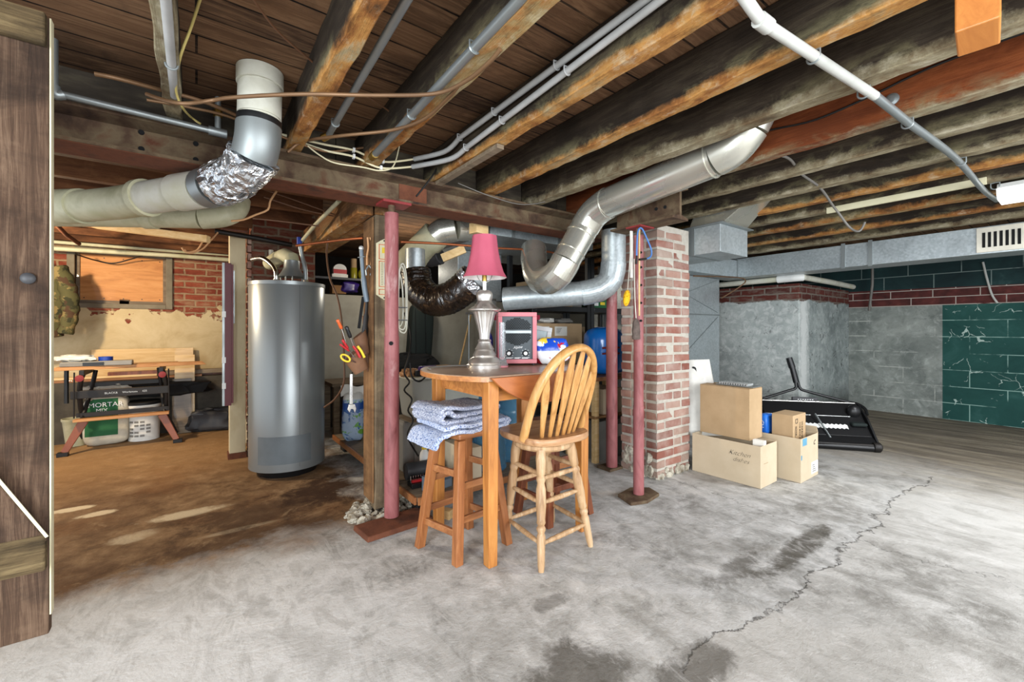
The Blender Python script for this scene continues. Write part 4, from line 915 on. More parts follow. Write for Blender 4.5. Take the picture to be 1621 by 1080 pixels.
P = [V(2.585, 2.20, 1.90), V(2.585, 2.20, 1.64), V(2.57, 2.215, 1.53), V(2.50, 2.27, 1.45), V(2.40, 2.36, 1.42), V(1.98, 2.80, 1.385)]
MB().tube(P[:2], .092, 32).build('drop_length', M['galv'], d2, sm=40)
MB().tube(smooth([P[1].lerp(P[0], .05), P[2], P[3], P[4]], 2), .096, 32).build('elbow', M['galv'], d2, sm=11)
MB().tube([P[4].lerp(P[3], .1), P[5]], .092, 32).build('side_length', M['galv'], d2, sm=40)
# flat trunk behind the beam
tk = thing('flat_trunk', 'wide flat sheet metal trunk hanging behind the beam over the shelves', 'duct', (2.3, 3.4, 1.88))
tx = onY(776, 365, 2.8).x
MB().box(tx, 3.0, 2.8, 3.95, 1.885, 2.04).build('trunk', M['galv'], tk, bev=.003)
MB().box(tx, 3.0, 2.792, 2.7995, 1.95, 1.956).build('flange', M['zinc'], tk)
for x in (2.05, 2.55): MB().box(x, x + .03, 2.788, 2.7985, 1.884, 2.04).build('cleat', M['zinc'], tk)
mb = MB(); mb.box(1.95, 2.44, 3.5, 3.9, 1.42, 1.883); mb.build('lower_plenum', M['galv'], tk, bev=.004)
# round ducts and black flex at left centre
d3 = thing('round_duct', 'grey insulated round duct rising behind the red pole to a shiny elbow', 'duct', (1.4, 3.0, 1.7))
P = [at(622, 440, 3.5), at(690, 372, 3.35), at(700, 366, 3.35), at(722, 362, 3.35), at(742, 362, 3.4), at(766, 364, 3.42)]
MB().tube(P[:2], .115, 28).build('grey_length', M['pvcgreen'], d3, sm=40)
MB().tube([P[1].lerp(P[0], .08), P[2], P[3]], .098, 28).build('elbow', M['duct'], d3, sm=20)
MB().tube(P[3:], .095, 28).build('shiny_length', M['duct'], d3, sm=40)
d4 = thing('flexible_duct', 'black flexible duct sagging between the red pole and the lamp', 'duct', (1.35, 3.0, 1.5))
P = [at(657, 395, 3.15), at(657, 432, 3.15)]
MB().tube(P, .072, 28).build('metal_collar', M['galv'], d4, sm=40)
fl = smooth([at(657, 430, 3.15), at(662, 455, 3.13), at(682, 474, 3.08), at(706, 474, 3.02), at(728, 462, 2.98), at(752, 440, 2.95)], 10)
mb = MB(); mb.tube(fl, [.112 + .0025 * math.sin(i * 2.6) for i in range(len(fl))], 34); mb.jitter(.0018); mb.build('sleeve', M['blackflex'], d4, sm=35)
mb = MB(); mb.tube([fl[-6], fl[-4], fl[-2]], [.117, .119, .115], 30); mb.jitter(.005); mb.build('torn_foil_end', M['foil'], d4, sm=30)
MB().tube(fl[-3:] + [at(766, 424, 2.95)], .08, 24).build('inner_pipe', M['galv'], d4, sm=40)
mb = MB(); pts = smooth([at(664, 402, 3.5), at(680, 410, 3.45), at(698, 405, 3.4)], 8); mb.tube(pts, [.062 + .005 * (i % 2) for i in range(len(pts))], 20)
solo(mb, 'flexible_duct', M['darkgrey'], 'short grey ribbed duct end above the black flexible duct', 'duct', sm=50)
solo(MB().bar(at(700, 409, 3.25), at(736, 394, 3.25), .03, .06), 'pine_board', M['pine'], 'short pale board end left of the lampshade', 'board')
solo(MB().obox(at(758, 363, 3.2), .12, .08, .075, rz(.2)), 'pine_block', M['pine'], 'pale wood block wedged under the beam above the lampshade', 'wood block')
# ---- box duct, plenum and the long wall duct at right
bd = thing('box_duct', 'bright square ended box duct with flared boot right of the pillar', 'duct', (3.5, 2.3, 1.75))
MB().box(3.29, 3.73, 1.737, 2.70, 1.75, 1.968).build('box', M['galv'], bd, bev=.002)
MB().box(3.285, 3.735, 1.95, 1.99, 1.746, 1.972).build('joint', M['zinc'], bd)
mb = MB(); mb.hexa([(3.32, 1.74, 1.977), (3.71, 1.74, 1.977), (3.71, 2.02, 1.977), (3.32, 2.02, 1.977)], [(3.37, 1.50, 2.16), (3.62, 1.50, 2.16), (3.62, 1.98, 2.16), (3.37, 1.98, 2.16)])
mb.build('boot', M['duct'], bd, bev=.002)
MB().box(3.25, 3.76, 1.70, 2.04, 1.969, 1.976).build('boot_flange', M['zinc'], bd)
wd = thing('wall_duct', 'long grey rectangular duct along the right wall with cream register', 'duct', (5.7, 1.2, 1.80))
MB().box(5.55, 5.90, -2.2, 2.98, 1.802, 2.04).build('long_trunk', M['galv'], wd, bev=.003)
MB().box(3.60, 5.54, 2.71, 2.98, 1.80, 2.02).build('cross_trunk', M['galv'], wd, bev=.003)
for py in (1335, 1378, 1166):
    y = onX(py, 400, 5.55).y; MB().box(5.538, 5.5495, y - .017, y + .017, 1.79, 2.055).build('strap', M['zinc'], wd)
rg = onX(1546, 380, 5.55).y
rgm = MB().box(5.532, 5.549, rg - .62, rg, 1.815, 2.03).build('register', M['vent'], wd, bev=.003)
for i in range(17):
    y = rg - .045 - i * .0335
    if i != 7: MB().box(5.528, 5.5315, y - .009, y + .009, 1.855, 1.985).build('slot', M['dark'], rgm)
for o in list(C.objects):
    if o.name.startswith('slot'): WL[o.name] = WL[rgm.name]
pn = thing('furnace_plenum', 'tall galvanised plenum with cross breaks between pillar and cement pier', 'duct', (4.5, 3.2, 0))
MB().box(3.85, 5.47, 2.9, 3.7, .35, 1.795).build('casing', M['galv'], pn, bev=.004)
MB().box(3.85, 5.47, 2.893, 2.8995, 1.32, 1.335).build('joint', M['zinc'], pn)
for a, b in (((3.9, .4), (5.42, 1.3)), ((3.9, 1.3), (5.42, .4)), ((3.9, 1.36), (5.42, 1.78)), ((3.9, 1.78), (5.42, 1.36))):
    MB().bar((a[0], 2.8985, a[1]), (b[0], 2.8985, b[1]), .002, .014, up=(0, 1, 0)).build('crease', M['zinc'], pn)
MB().box(3.9, 5.4, 2.95, 3.65, .0, .35).build('base', M['darkgrey'], pn)
run('copper_pipe', [onY(1098, 437, 2.55), onY(1140, 438, 2.6), onY(1172, 440, 2.66), onY(1180, 446, 2.66), onY(1165, 458, 2.75), onY(1142, 472, 2.85)], .008, M['copper'], 'thin copper tube looping out from behind the brick pillar', 'pipe')
# white drain pipe over the pier
dr = thing('drain_pipe', 'cream drain pipe with white coupling running over the cement pier', 'pipe', (6, 2.3, 1.75))
D = [onX(1135, 459, 5.8), onX(1248, 443, 5.82), onX(1288, 438, 5.82) , onY(1366, 441, 2.08), onY(1374, 441, 2.08)]
D = [V(5.83, 3.3, 1.755), V(5.83, 2.35, 1.765), V(5.88, 2.09, 1.77), V(6.75, 2.06, 1.76), V(7.55, 2.06, 1.75)]
MB().tube(D[:2], .034, 18).build('pipe', M['pvc'], dr, sm=40)
MB().tube(smooth([D[1], V(5.84, 2.16, 1.768), D[2]], 6), .046, 18).build('coupling', M['white'], dr, sm=40)
MB().tube(D[2:], .034, 18).build('pipe', M['pvc'], dr, sm=40)
run('drop_pipe', [onX(1381, 420, 7.55), onX(1381, 450, 7.55), onX(1376, 492, 7.62)], .016, M['greycable'], 'thin grey drop pipe in the corner below the wall duct', 'pipe', straight=True)
run('white_cable', [onX(1556, 415, 7.66), onX(1562, 440, 7.66), onX(1570, 466, 7.66), onX(1579, 480, 7.66)], .011, M['whitepipe'], 'white cable hanging down the upper right wall', 'cable')
# ================================================================ water heater
hx, hy = at(455.5, 700, 3.5).x, at(455.5, 700, 3.5).y; hr = .276
wh = thing('water_heater', 'tall grey cylindrical water heater left of the wooden post', 'water heater', (hx, hy, 0))
MB().lathe([(hr, .06), (hr, 1.50), (hr - .004, 1.508), (hr - .03, 1.512), (.06, 1.514)], (hx, hy, 0), 72).build('tank', M['heater'], wh, sm=30)
MB().lathe([(hr + .004, 1.485), (hr + .004, 1.512), (hr - .012, 1.516), (hr - .014, 1.513)], (hx, hy, 0), 72, caps=False).build('top_rim', M['heater'], wh, sm=30)
mb = MB(); mb.lathe([(.215, 0), (.225, .03), (.235, .06)], (hx, hy, 0), 36); mb.jitter(.004); mb.build('base_ring', M['black'], wh, sm=40)
dirv = math.atan2(-hy, -hx)
def onheat(a0, a1, z0, z1, m, name, off=.0025, n=14):
    mb = MB(); mb.surf(lambda u, v: ((hx + (hr + off) * math.cos(dirv + a0 + (a1 - a0) * u), hy + (hr + off) * math.sin(dirv + a0 + (a1 - a0) * u), z0 + (z1 - z0) * v),
        (math.cos(dirv + a0 + (a1 - a0) * u), math.sin(dirv + a0 + (a1 - a0) * u), 0)), n, 1, .002)
    return mb.build(name, m, wh, sm=30)
onheat(-.80, .62, .12, .33, M['hpanel'], 'access_panel', .0025, 20)
onheat(.30, .305, .09, 1.48, M['darkgrey'], 'seam', .001, 1)
# draft hood and vent elbow
vx, vy = at(462, 420, 3.5).x, at(462, 420, 3.5).y
MB().lathe([(.085, 1.565), (.105, 1.566), (.075, 1.61), (.06, 1.64), (.058, 1.70)], (vx, vy, 0), 32).build('draft_hood', M['zinc'], wh, sm=40)
mb = MB()
for a in (.4, 2.5, 4.6): mb.cyl((vx + .09 * math.cos(a), vy + .09 * math.sin(a), 1.51), (vx + .09 * math.cos(a), vy + .09 * math.sin(a), 1.566), .005, n=8)
mb.build('hood_leg', M['zinc'], wh)
MB().tube([V(vx, vy, 1.68), V(vx - .0, vy + .02, 1.72), V(vx - .035, vy + .1, 1.755), V(vx - .07, vy + .24, 1.745), V(vx - .10, vy + .47, 1.73)], .058, 24).build('vent_elbow', M['pvcgreen'], wh, sm=18)
def hose(name, pts, r, m, rib=True):
    q = smooth(pts, 10); MB().tube(q, [r * (1 + (.12 if i % 2 and rib else 0)) for i in range(len(q))], 14).build(name, m, wh, sm=50)
h0 = at(437, 438, 3.45); hose('braided_hose', [V(h0.x, h0.y, 1.51), V(h0.x, h0.y, 1.60), at(430, 419, 3.48), at(415, 409, 3.52), at(399, 411, 3.58)], .017, M['chrome'])
h1 = at(484, 440, 3.5); hose('braided_hose', [V(h1.x, h1.y, 1.51), at(483, 425, 3.5), at(478, 405, 3.5), at(474, 385, 3.48)], .015, M['zinc'])
MB().tube([at(474, 389, 3.48), at(474, 376, 3.48)], .02, 12).build('blue_valve', M['deepblue'], wh, sm=50)
for h in (h0, h1): MB().cyl((h.x, h.y, 1.51), (h.x, h.y, 1.545), .021, n=8).build('nipple', M['chrome'], wh)
MB().cyl((h0.x + .06, h0.y - .06, 1.51), (h0.x + .06, h0.y - .06, 1.60), .006, n=8).build('relief_lever', M['pvc'], wh)
run('drop_nipple', [onY(429, 396, 4.5), onY(429, 409, 4.5)], .02, M['pvc'], 'pale pipe stub hanging above the water heater hose', 'pipe', straight=True)

# ================================================================ drop leaf table
TH = .92; tcx, tcy, tr = 1.452, 2.03, .49
tb = thing('drop_leaf_table', 'tall round drop leaf table of honey wood, leaves folded down', 'table', (tcx, tcy, 0))
hw = .345
def arcpoly(y0, y1, n=40, r=tr):
    p = []
    a0 = math.asin(y0 / r); a1 = math.asin(y1 / r)
    for i in range(n + 1):
        a = a0 + (a1 - a0) * i / n; p.append((r * math.cos(a), r * math.sin(a)))
    for i in range(n + 1):
        a = a1 + (a0 - a1) * i / n; p.append((-r * math.cos(a), r * math.sin(a)))
    return p
MB().prism(arcpoly(-hw, hw), (tcx, tcy, TH - .026), (1, 0, 0), (0, 1, 0), .026).build('tabletop', M['tabletop'], tb, bev=.004)
mb = MB(); 
n = 40; outer = arcpoly(-hw, hw, n)
side = [p for p in outer[:n + 1]]
for half in (outer[:n + 1], outer[n + 1:]):
    vs = []; mb = MB()
    for (x, y) in half: vs += [(tcx + x * 1.0015, tcy + y, TH - .004), (tcx + x * 1.0015, tcy + y, TH - .0275), (tcx + x * .985, tcy + y, TH - .0275)]
    mb.add(vs, [(i * 3, i * 3 + 1, i * 3 + 4, i * 3 + 3) for i in range(n)] + [(i * 3 + 1, i * 3 + 2, i * 3 + 5, i * 3 + 4) for i in range(n)])
    mb.build('edge_banding', M['honeyX'], tb, sm=40)
ch = math.sqrt(tr * tr - hw * hw)
leafp = [(ch * math.cos(PI + PI * i / 36) if 0 else -ch + 2 * ch * i / 36, -(math.sqrt(max(0, tr * tr - (-ch + 2 * ch * i / 36) ** 2)) - hw)) for i in range(37)]
for sgn in (-1, 1):
    yy = tcy + sgn * (hw + .004)
    poly = [(x, z) for x, z in leafp]
    mb = MB(); mb.prism(poly, (tcx, yy, TH - .006), (1, 0, 0), (0, 0, 1), .02 if sgn < 0 else -.02)
    lf = mb.build('drop_leaf', M['leaf'], tb, bev=.003)
    for x in (-.2, .2): MB().box(tcx + x - .03, tcx + x + .03, min(yy, yy - sgn * .02), max(yy, yy - sgn * .02), TH - .03, TH - .0265).build('hinge', M['blackmetal'], lf)
for x, y in ((1.145, 1.735), (1.765, 1.735), (1.145, 2.31), (1.765, 2.31)):
    if y > 2: y = 2.285
    mb = MB(); mb.bar((x, y, TH - .027), (x, y, .0), .062, .062, .050, .050); mb.build('leg', M['honeyZ'], tb, bev=.004)
for y in (1.745, 2.275): MB().box(1.18, 1.73, y - .011, y + .011, TH - .13, TH - .027).build('apron', M['honeyX'], tb)
for x in (1.155, 1.755): MB().box(x - .011, x + .011, 1.77, 2.25, TH - .115, TH - .027).build('apron', M['honeyX'], tb)

# ================================================================ square stools
def stool(name, label, base, seatz, legm, rungm, group, seat=True, top=.62, lab_rungs=None):
    cx = sum(p[0] for p in base) / 4; cy = sum(p[1] for p in base) / 4
    t = thing(name, label, 'stool', (cx, cy, 0), group); ends = []
    for x, y in base:
        tx_, ty_ = cx + (x - cx) * top, cy + (y - cy) * top
        ang = math.atan2(base[3][1] - base[0][1], base[3][0] - base[0][0])
        ux = Vector((math.cos(ang), math.sin(ang), 0)); uy = Vector((-ux.y, ux.x, 0))
        def q(px, py, z, w): return [Vector((px, py, z)) + ux * (i * w) + uy * (j_ * w) for i, j_ in ((-1, -1), (1, -1), (1, 1), (-1, 1))]
        mb = MB(); mb.hexa(q(x, y, 0, .021), q(tx_, ty_, seatz, .021)); mb.build('leg', legm, t, bev=.003)
        ends.append((Vector((x, y, 0)), Vector((tx_, ty_, seatz))))
    hs = [(0, 1, .14, .0), (0, 1, .42, 0), (1, 2, .20, 0), (1, 2, .36, 0), (2, 3, .14, 0), (2, 3, .42, 0), (3, 0, .20, 0), (3, 0, .36, 0)]
    for a, b, z, _ in hs:
        pa = ends[a][0].lerp(ends[a][1], z / seatz); pb = ends[b][0].lerp(ends[b][1], z / seatz)
        MB().bar(pa, pb, .018, .034).build('rung', rungm, t, bev=.003)
    if seat:
        mb = MB(); k = 1.12; pts = [(cx + (x - cx) * top * k + 0, cy + (y - cy) * top * k) for x, y in base]
        o = [Vector((p[0], p[1], 0)) for p in pts]
        mb.hexa([(p.x, p.y, seatz) for p in o], [(p.x, p.y, seatz + .03) for p in o]); mb.build('seat', rungm, t, bev=.008, seg=3)
    return t
S1 = [(.945, 2.105), (1.018, 1.832), (1.335, 1.86), (1.262, 2.138)]
stool('wooden_stool', 'square brown wooden stool with a blue grey rug on its seat', S1, .585, M['stoolZ'], M['stoolX'], 'backless wooden stools')
S2 = [(1.615, 2.14), (1.635, 1.87), (1.965, 1.865), (1.945, 2.15)]
stool('wooden_stool', 'square dark reddish stool under the right side of the table', S2, .56, M['redstool'], M['redstool'], 'backless wooden stools')
# ---- folded rugs on the stool
sz = .606
def rugm(t_, pts, th, o, a, dep, name, mt, label, cat):
    ux = Vector((math.cos(a), math.sin(a), 0))
    mb = MB(); mb.ribbon(smooth([(p[0], p[1], 0) for p in pts], 5), th, o, ux, (0, 0, 1), -dep)
    return mb
a = .11
lo = [(-.05, -.045), (-.03, -.008), (.0, .014), (.10, .014), (.22, .014), (.33, .014), (.40, .016), (.43, .03), (.40, .045), (.30, .043), (.18, .043), (.06, .044), (.0, .05)]
mb = MB(); mb.ribbon(smooth([(p[0], p[1], 0) for p in lo], 4), .026, (.965, 1.86, sz + .004), (math.cos(a), math.sin(a), 0), (0, 0, 1), -.27)
mb.bm.verts.ensure_lookup_table()
for v in mb.bm.verts: v.co.z += .012 * math.sin(v.co.x * 31 + v.co.y * 17) * .5
solo(mb, 'rag_rug', M['rugfleck'], 'flecked pale blue rug lying folded on the stool seat, under another', 'rug', disp=(.011, .012), sm=70, sub=1)
up = [(.36, .012), (.26, .012), (.14, .012), (.05, .013), (.012, .025), (.008, .05), (.03, .066), (.065, .062), (.08, .046), (.12, .040), (.2, .040), (.3, .040), (.37, .040), (.385, .055), (.36, .068), (.26, .068), (.15, .072), (.08, .084), (.02, .088), (-.004, .062)]
mb = MB(); mb.ribbon(smooth([(p[0], p[1], 0) for p in up], 4), .024, (.965, 1.885, sz + .056), (math.cos(a + .05), math.sin(a + .05), 0), (0, 0, 1), -.27)
solo(mb, 'shag_rug', M['rug'], 'thick blue grey shag rug folded on top of the rug pile', 'rug', disp=(.014, .010), sm=70, sub=1)

# ================================================================ swivel chair with bow back
cx, cy, cz = 1.475, 1.73, .60
chx = thing('swivel_chair', 'golden oak swivel counter chair with slatted bow back', 'chair', (cx, cy, 0))
feet = [(1.305, 1.545), (1.67, 1.575), (1.345, 1.89), (1.70, 1.91)]
tops = [(cx - .10, cy - .10), (cx + .105, cy - .095), (cx - .10, cy + .10), (cx + .105, cy + .10)]
legs = []
for (fx, fy), (tx_, ty_) in zip(feet, tops):
    f0 = Vector((fx, fy, 0)); f1 = Vector((tx_, ty_, .545)); L = (f1 - f0).length
    prof = [(.013, 0), (.017, .03), (.019, .10), (.021, .17), (.016, .185), (.022, .20), (.022, .21), (.016, .222), (.022, .235), (.020, .25), (.025, .32), (.024, .40), (.018, .43), (.023, .445), (.023, .455), (.017, .468), (.022, .48), (.023, .50), (.026, .55), (.022, .60)]
    q = Vector((0, 0, 1)).rotation_difference((f1 - f0).normalized()).to_matrix().to_4x4()
    MB().lathe([(r, z / .60 * L) for r, z in prof], f0, 20, q).build('leg', M['oakpale'], chx, sm=50); legs.append((f0, f1))
for a_, b_, z in ((0, 1, .12), (2, 3, .12), (0, 2, .12), (1, 3, .12), (0, 1, .30), (2, 3, .33), (0, 2, .30), (1, 3, .33), (0, 1, .41), (1, 3, .43), (0, 2, .43)):
    pa = legs[a_][0].lerp(legs[a_][1], z / .545); pb = legs[b_][0].lerp(legs[b_][1], z / .545)
    n = 14; MB().tube([pa.lerp(pb, i / n) for i in range(n + 1)], [.008 + .0045 * math.sin(PI * i / n) + (.0012 if i % 2 else 0) for i in range(n + 1)], 12).build('stretcher', M['oakpale'], chx, sm=60)
MB().lathe([(.15, .535), (.158, .545), (.158, .560), (.15, .568)], (cx, cy, 0), 40).build('leg_ring', M['oakpale'], chx, sm=30)
MB().lathe([(.07, .568), (.07, .578)], (cx, cy, 0), 24).build('swivel_plate', M['blackmetal'], chx, sm=30)
mb = MB(); ns = 48
def seat_r(a): return .205 / (abs(math.cos(a)) ** 3.2 + abs(math.sin(a)) ** 3.2) ** (1 / 3.2) * (1 + .03 * math.sin(a))
prof = [(.90, 0), (.97, .004), (1.0, .014), (1.0, .030), (.975, .037), (.80, .031), (.4, .026), (.05, .026)]
vs = []
for r, z in prof:
    for k in range(ns):
        aa = 2 * PI * k / ns; vs.append((cx + seat_r(aa) * r * math.cos(aa), cy - .01 + seat_r(aa) * r * math.sin(aa), .579 + z))
fs = [(i * ns + k, i * ns + (k + 1) % ns, (i + 1) * ns + (k + 1) % ns, (i + 1) * ns + k) for i in range(len(prof) - 1) for k in range(ns)] + [tuple(range(ns))[::-1], tuple((len(prof) - 1) * ns + k for k in range(ns))]
mb.add(vs, fs); mb.build('seat', M['oakseat'], chx, sm=40)
# bow: ends in the seat at the camera side, leaning back
zs = .612
def bowpt(u):   # u 0..1 round the bow
    a_ = PI * u; w = .190 * (1 + .12 * math.sin(a_)); 
    x = -w * math.cos(a_); hgt = .455 * (math.sin(a_) ** .72)
    return x, hgt
def bk(x, h): # plane of the back: bows away from the seat
    return Vector((cx + x + .012 * h, cy - .128 - .30 * h + .055 * (abs(x) / .19) ** 2 * (1 - h), zs + h - .012))
bow = [bk(*bowpt(i / 40)) for i in range(41)]
mb = MB(); 
for i in range(40): pass
mb.tube(bow, .0175, 14, sq=1.45); mb.build('bow', M['oak'], chx, sm=50)
for i in range(6):
    f = (i - 2.5) / 2.5; xb = f * .105; 
    xt = f * .152
    # height of the bow at xt
    best = min((abs(bowpt(u / 200)[0] - xt), bowpt(u / 200)[1]) for u in range(20, 181)); ht = best[1] - .006
    mb = MB(); K = 12; vs = []
    for k in range(K + 1):
        s = k / K; c = bk(xb + (xt - xb) * s, 0).lerp(bk(xt, ht), s) if 0 else bk(xb + (xt - xb) * s, ht * s)
        w = .010 + (.0135 - .006) * min(1, s / .3) if s < .72 else .0175 - .011 * (s - .72) / .28
        w = (.008 + .014 * min(1, s / .62)) if s < .74 else .022 - .0135 * (s - .74) / .26
        d_ = .006
        vs += [c + V(-w, -d_, 0), c + V(w, -d_, 0), c + V(w, d_, 0), c + V(-w, d_, 0)]
    mb.add(vs, [(k * 4 + q, k * 4 + (q + 1) % 4, k * 4 + 4 + (q + 1) % 4, k * 4 + 4 + q) for k in range(K) for q in range(4)] + [(3, 2, 1, 0), (K * 4, K * 4 + 1, K * 4 + 2, K * 4 + 3)])
    mb.build('slat', M['oak'], chx, sm=40, bev=.002)

# ================================================================ things on the table
# lamp
lx, ly = 1.345, 2.10
la = thing('table_lamp', 'brushed silver urn table lamp with rose bell shade', 'lamp', (lx, ly, TH))
LZ = [(.100, 0), (.102, .018), (.092, .026), (.096, .034), (.086, .05), (.064, .066), (.068, .074), (.060, .088), (.052, .10), (.056, .108), (.050, .116), (.038, .14), (.036, .15), (.040, .155), (.034, .165)]
MB().lathe(LZ, (lx, ly, TH), 48).build('foot', M['pewter'], la, sm=40)
fl_ = lambda a_, z: 1 - .05 * abs(math.sin(a_ * 8))
MB().lathe([(.030, .165), (.034, .20), (.044, .24), (.056, .28), (.064, .31), (.070, .325)], (lx, ly, TH), 96, mod=fl_).build('fluted_urn', M['pewter'], la, sm=50)
MB().lathe([(.075, .323), (.094, .330), (.096, .337), (.080, .346), (.066, .356), (.048, .374), (.042, .386), (.046, .40), (.048, .42), (.043, .437), (.028, .447), (.010, .449)], (lx, ly, TH), 48).build('urn_cap', M['pewter'], la, sm=40)
MB().cyl((lx, ly, TH + .445), (lx, ly, TH + .50), .011, n=12).build('neck', M['white'], la, sm=40)
MB().cyl((lx, ly, TH + .50), (lx, ly, TH + .545), .014, n=12).build('socket', M['brass'], la, sm=40)
for s in (-1, 1):
    MB().tube(smooth([(lx + s * .012, ly, TH + .495), (lx + s * .045, ly, TH + .52), (lx + s * .058, ly, TH + .60), (lx + s * .04, ly, TH + .70), (lx, ly, TH + .765)], 6), .0025, 6).build('harp', M['chrome'], la)
oc = lambda a_, z: 1 + .022 * math.cos(8 * a_)
pr = [(.128, .520), (.110, .552), (.095, .60), (.082, .66), (.074, .72), (.070, .762)]
MB().lathe(pr + [(r - .002, z) for r, z in pr[::-1]] + [pr[0]], (lx, ly, TH), 64, caps=False, mod=oc).build('lamp_shade', M['shade'], la, sm=50)
MB().lathe([(r - .0025, z) for r, z in pr], (lx, ly, TH), 64, caps=False, mod=oc).build('shade_lining', M['shadein'], la, sm=50)
# air purifier
px0, px1, pyf, ph = 1.513, 1.753, 2.09, .315
ap = thing('air_purifier', 'dusty rose framed air purifier with black grille and two white knobs', 'air purifier', ((px0 + px1) / 2, pyf + .09, TH))
z0 = TH + .012
mb = MB(); fr = .026
mb.box(px0, px1, pyf, pyf + .19, z0, z0 + fr); mb.box(px0, px1, pyf, pyf + .19, z0 + ph - fr, z0 + ph); mb.box(px0, px0 + fr, pyf, pyf + .19, z0 + fr, z0 + ph - fr); mb.box(px1 - fr, px1, pyf, pyf + .19, z0 + fr, z0 + ph - fr)
mb.build('case', M['pinkcase'], ap, bev=.003)
MB().box(px0 + fr, px1 - fr, pyf + .012, pyf + .18, z0 + fr, z0 + ph - fr).build('front_panel', M['panel'], ap)
gz0, gz1 = z0 + .105, z0 + ph - fr - .006
gr = MB(); gx0, gx1 = px0 + fr + .008, px1 - fr - .008; gcx, gcz = (gx0 + gx1) / 2, (gz0 + gz1) / 2
rows = 22
for r in range(rows):
    if r == rows // 2: gr.build('grille', M['dark'], ap); gr = MB()
    z = gz0 + (gz1 - gz0) * r / rows
    if abs(z - gcz) < .010: continue
    n = 12
    for k in range(n):
        x = gx0 + (gx1 - gx0) * (k + (.5 if r % 2 else 0)) / n
        if x + .012 > gx1: continue
        if ((x + .007 - gcx) / .098) ** 2 + ((z - gcz) / .082) ** 2 > 1.02: continue
        gr.box(x, x + .0128, pyf + .0102, pyf + .0119, z, z + .0058)
gr.build('grille', M['dark'], ap)
MB().box(gx0, gx1, pyf + .0095, pyf + .0119, gcz - .008, gcz + .008).build('cross_bar', M['zinc'], ap)
for i, x in enumerate((px0 + .070, px1 - .070)):
    MB().lathe([(.0185, 0), (.0185, .003), (.0, .0031)], (x, pyf + .012, z0 + .062), 20, Matrix.Rotation(PI / 2, 4, 'X')).build('dial', M['dark'], ap)
    MB().lathe([(.012, 0), (.011, .014), (.0, .0145)], (x + (-.003 if not i else 0), pyf + .009, z0 + .062), 18, Matrix.Rotation(PI / 2, 4, 'X')).build('knob', M['knob'], ap, sm=40)
mb = MB()
for i, x in enumerate((px0 + .070, px1 - .070)):
    for a_ in range(7):
        an = -.6 + a_ * .73; mb.obox((x + .025 * math.cos(an), pyf + .0112, z0 + .062 + .025 * math.sin(an)), .006, .001, .002)
for x, w_ in ((px0 + .05, .045), ((px0 + px1) / 2 - .018, .04), (px1 - .092, .048)):
    for q in range(2): mb.box(x, x + w_ - q * .01, pyf + .0108, pyf + .0119, z0 + .032 + q * -.0042 + .002, z0 + .0345 - q * .0042 + .002)
mb.build('dial_marks', M['knob'], ap)
ap.rotation_euler = (0, 0, -.54)
lettering('script_mark', 'Alpine', M['knob'], ap, ((px0 + px1) / 2 - .026, pyf + .0118, z0 + .090), (1, 0, .08), (0, 0, 1), .022, .35)
mb = MB()
for x in (px0 + .02, px1 - .02):
    for y in (pyf + .02, pyf + .17): MB().cyl((x, y, TH + .001), (x, y, z0), .009, n=10).build('foot', M['black'], ap)
# glass cylinder
gx, gy = 1.432, 2.045
gc = thing('glass_cylinder', 'tall clear glass cylinder between lamp and purifier', 'glass', (gx, gy, TH))
MB().lathe([(.033, .001), (.033, .02), (.026, .03), (.024, .045), (.019, .055), (.019, .262), (.0165, .262), (.0165, .06), (.001, .058)], (gx, gy, TH), 28, caps=False).build('tube', M['clear'], gc, sm=40)
MB().lathe([(.034, .002), (.034, .012), (.0345, .007)], (gx, gy, TH), 28, caps=False).build('base_band', M['pinkcase'], gc, sm=40)
mb = MB()
for i in range(9): mb.box(gx + .002, gx + .010 + .004 * (i % 2), gy - .0205, gy - .0195, TH + .10 + i * .017, TH + .1018 + i * .017)
mb.build('scale_marks', M['ink'], gc)
# bag with blue print behind the purifier
def pillow(mb, c, lx_, ly_, lz_, A=None, nz=.10, seed=1, n=26, m=14, p=.55):
    rr = random.Random(seed); ph_ = [rr.uniform(0, 6.3) for _ in range(6)]; A = A.to_3x3() if A else Matrix.Identity(3); vs = []
    sg = lambda v, e: math.copysign(abs(v) ** e, v)
    for i in range(m + 1):
        t_ = -PI / 2 + PI * i / m
        for k in range(n):
            a_ = 2 * PI * k / n; w = 1 + nz * (math.sin(3 * a_ + ph_[0] + 2 * t_) * .5 + math.sin(5 * t_ + ph_[1] + a_) * .4 + math.sin(7 * a_ + ph_[2] - 3 * t_) * .3)
            vs.append(Vector(c) + A @ Vector((lx_ / 2 * sg(math.cos(t_), p) * sg(math.cos(a_), p) * w, ly_ / 2 * sg(math.cos(t_), p) * sg(math.sin(a_), p) * w, lz_ / 2 * sg(math.sin(t_), p) * (1 + .5 * (w - 1)))))
    mb.add(vs, [(i * n + k, i * n + (k + 1) % n, (i + 1) * n + (k + 1) % n, (i + 1) * n + k) for i in range(m) for k in range(n)])
    bmesh.ops.remove_doubles(mb.bm, verts=mb.bm.verts, dist=1e-5)
    return mb
t = NT('printed_snack_film'); v = t.obj(); z = t.sep(v)[2]; x = t.sep(v)[0]
n_ = t.noise(v, 9, 3, .5, .8); n2_ = t.noise(t.mapv(v, (1, 1, 1), (4, 2, 1)), 11, 3, .5, .8)
c_ = t.mix(t.step(n_, .52, .55), (24, 70, 176), (206, 222, 240)); c_ = t.mix(t.step(n2_, .60, .62), c_, (226, 196, 60)); c_ = t.mix(t.step(t.noise(t.mapv(v, (1, 1, 1), (9, 2, 6)), 12, 3), .62, .64), c_, (170, 26, 40))
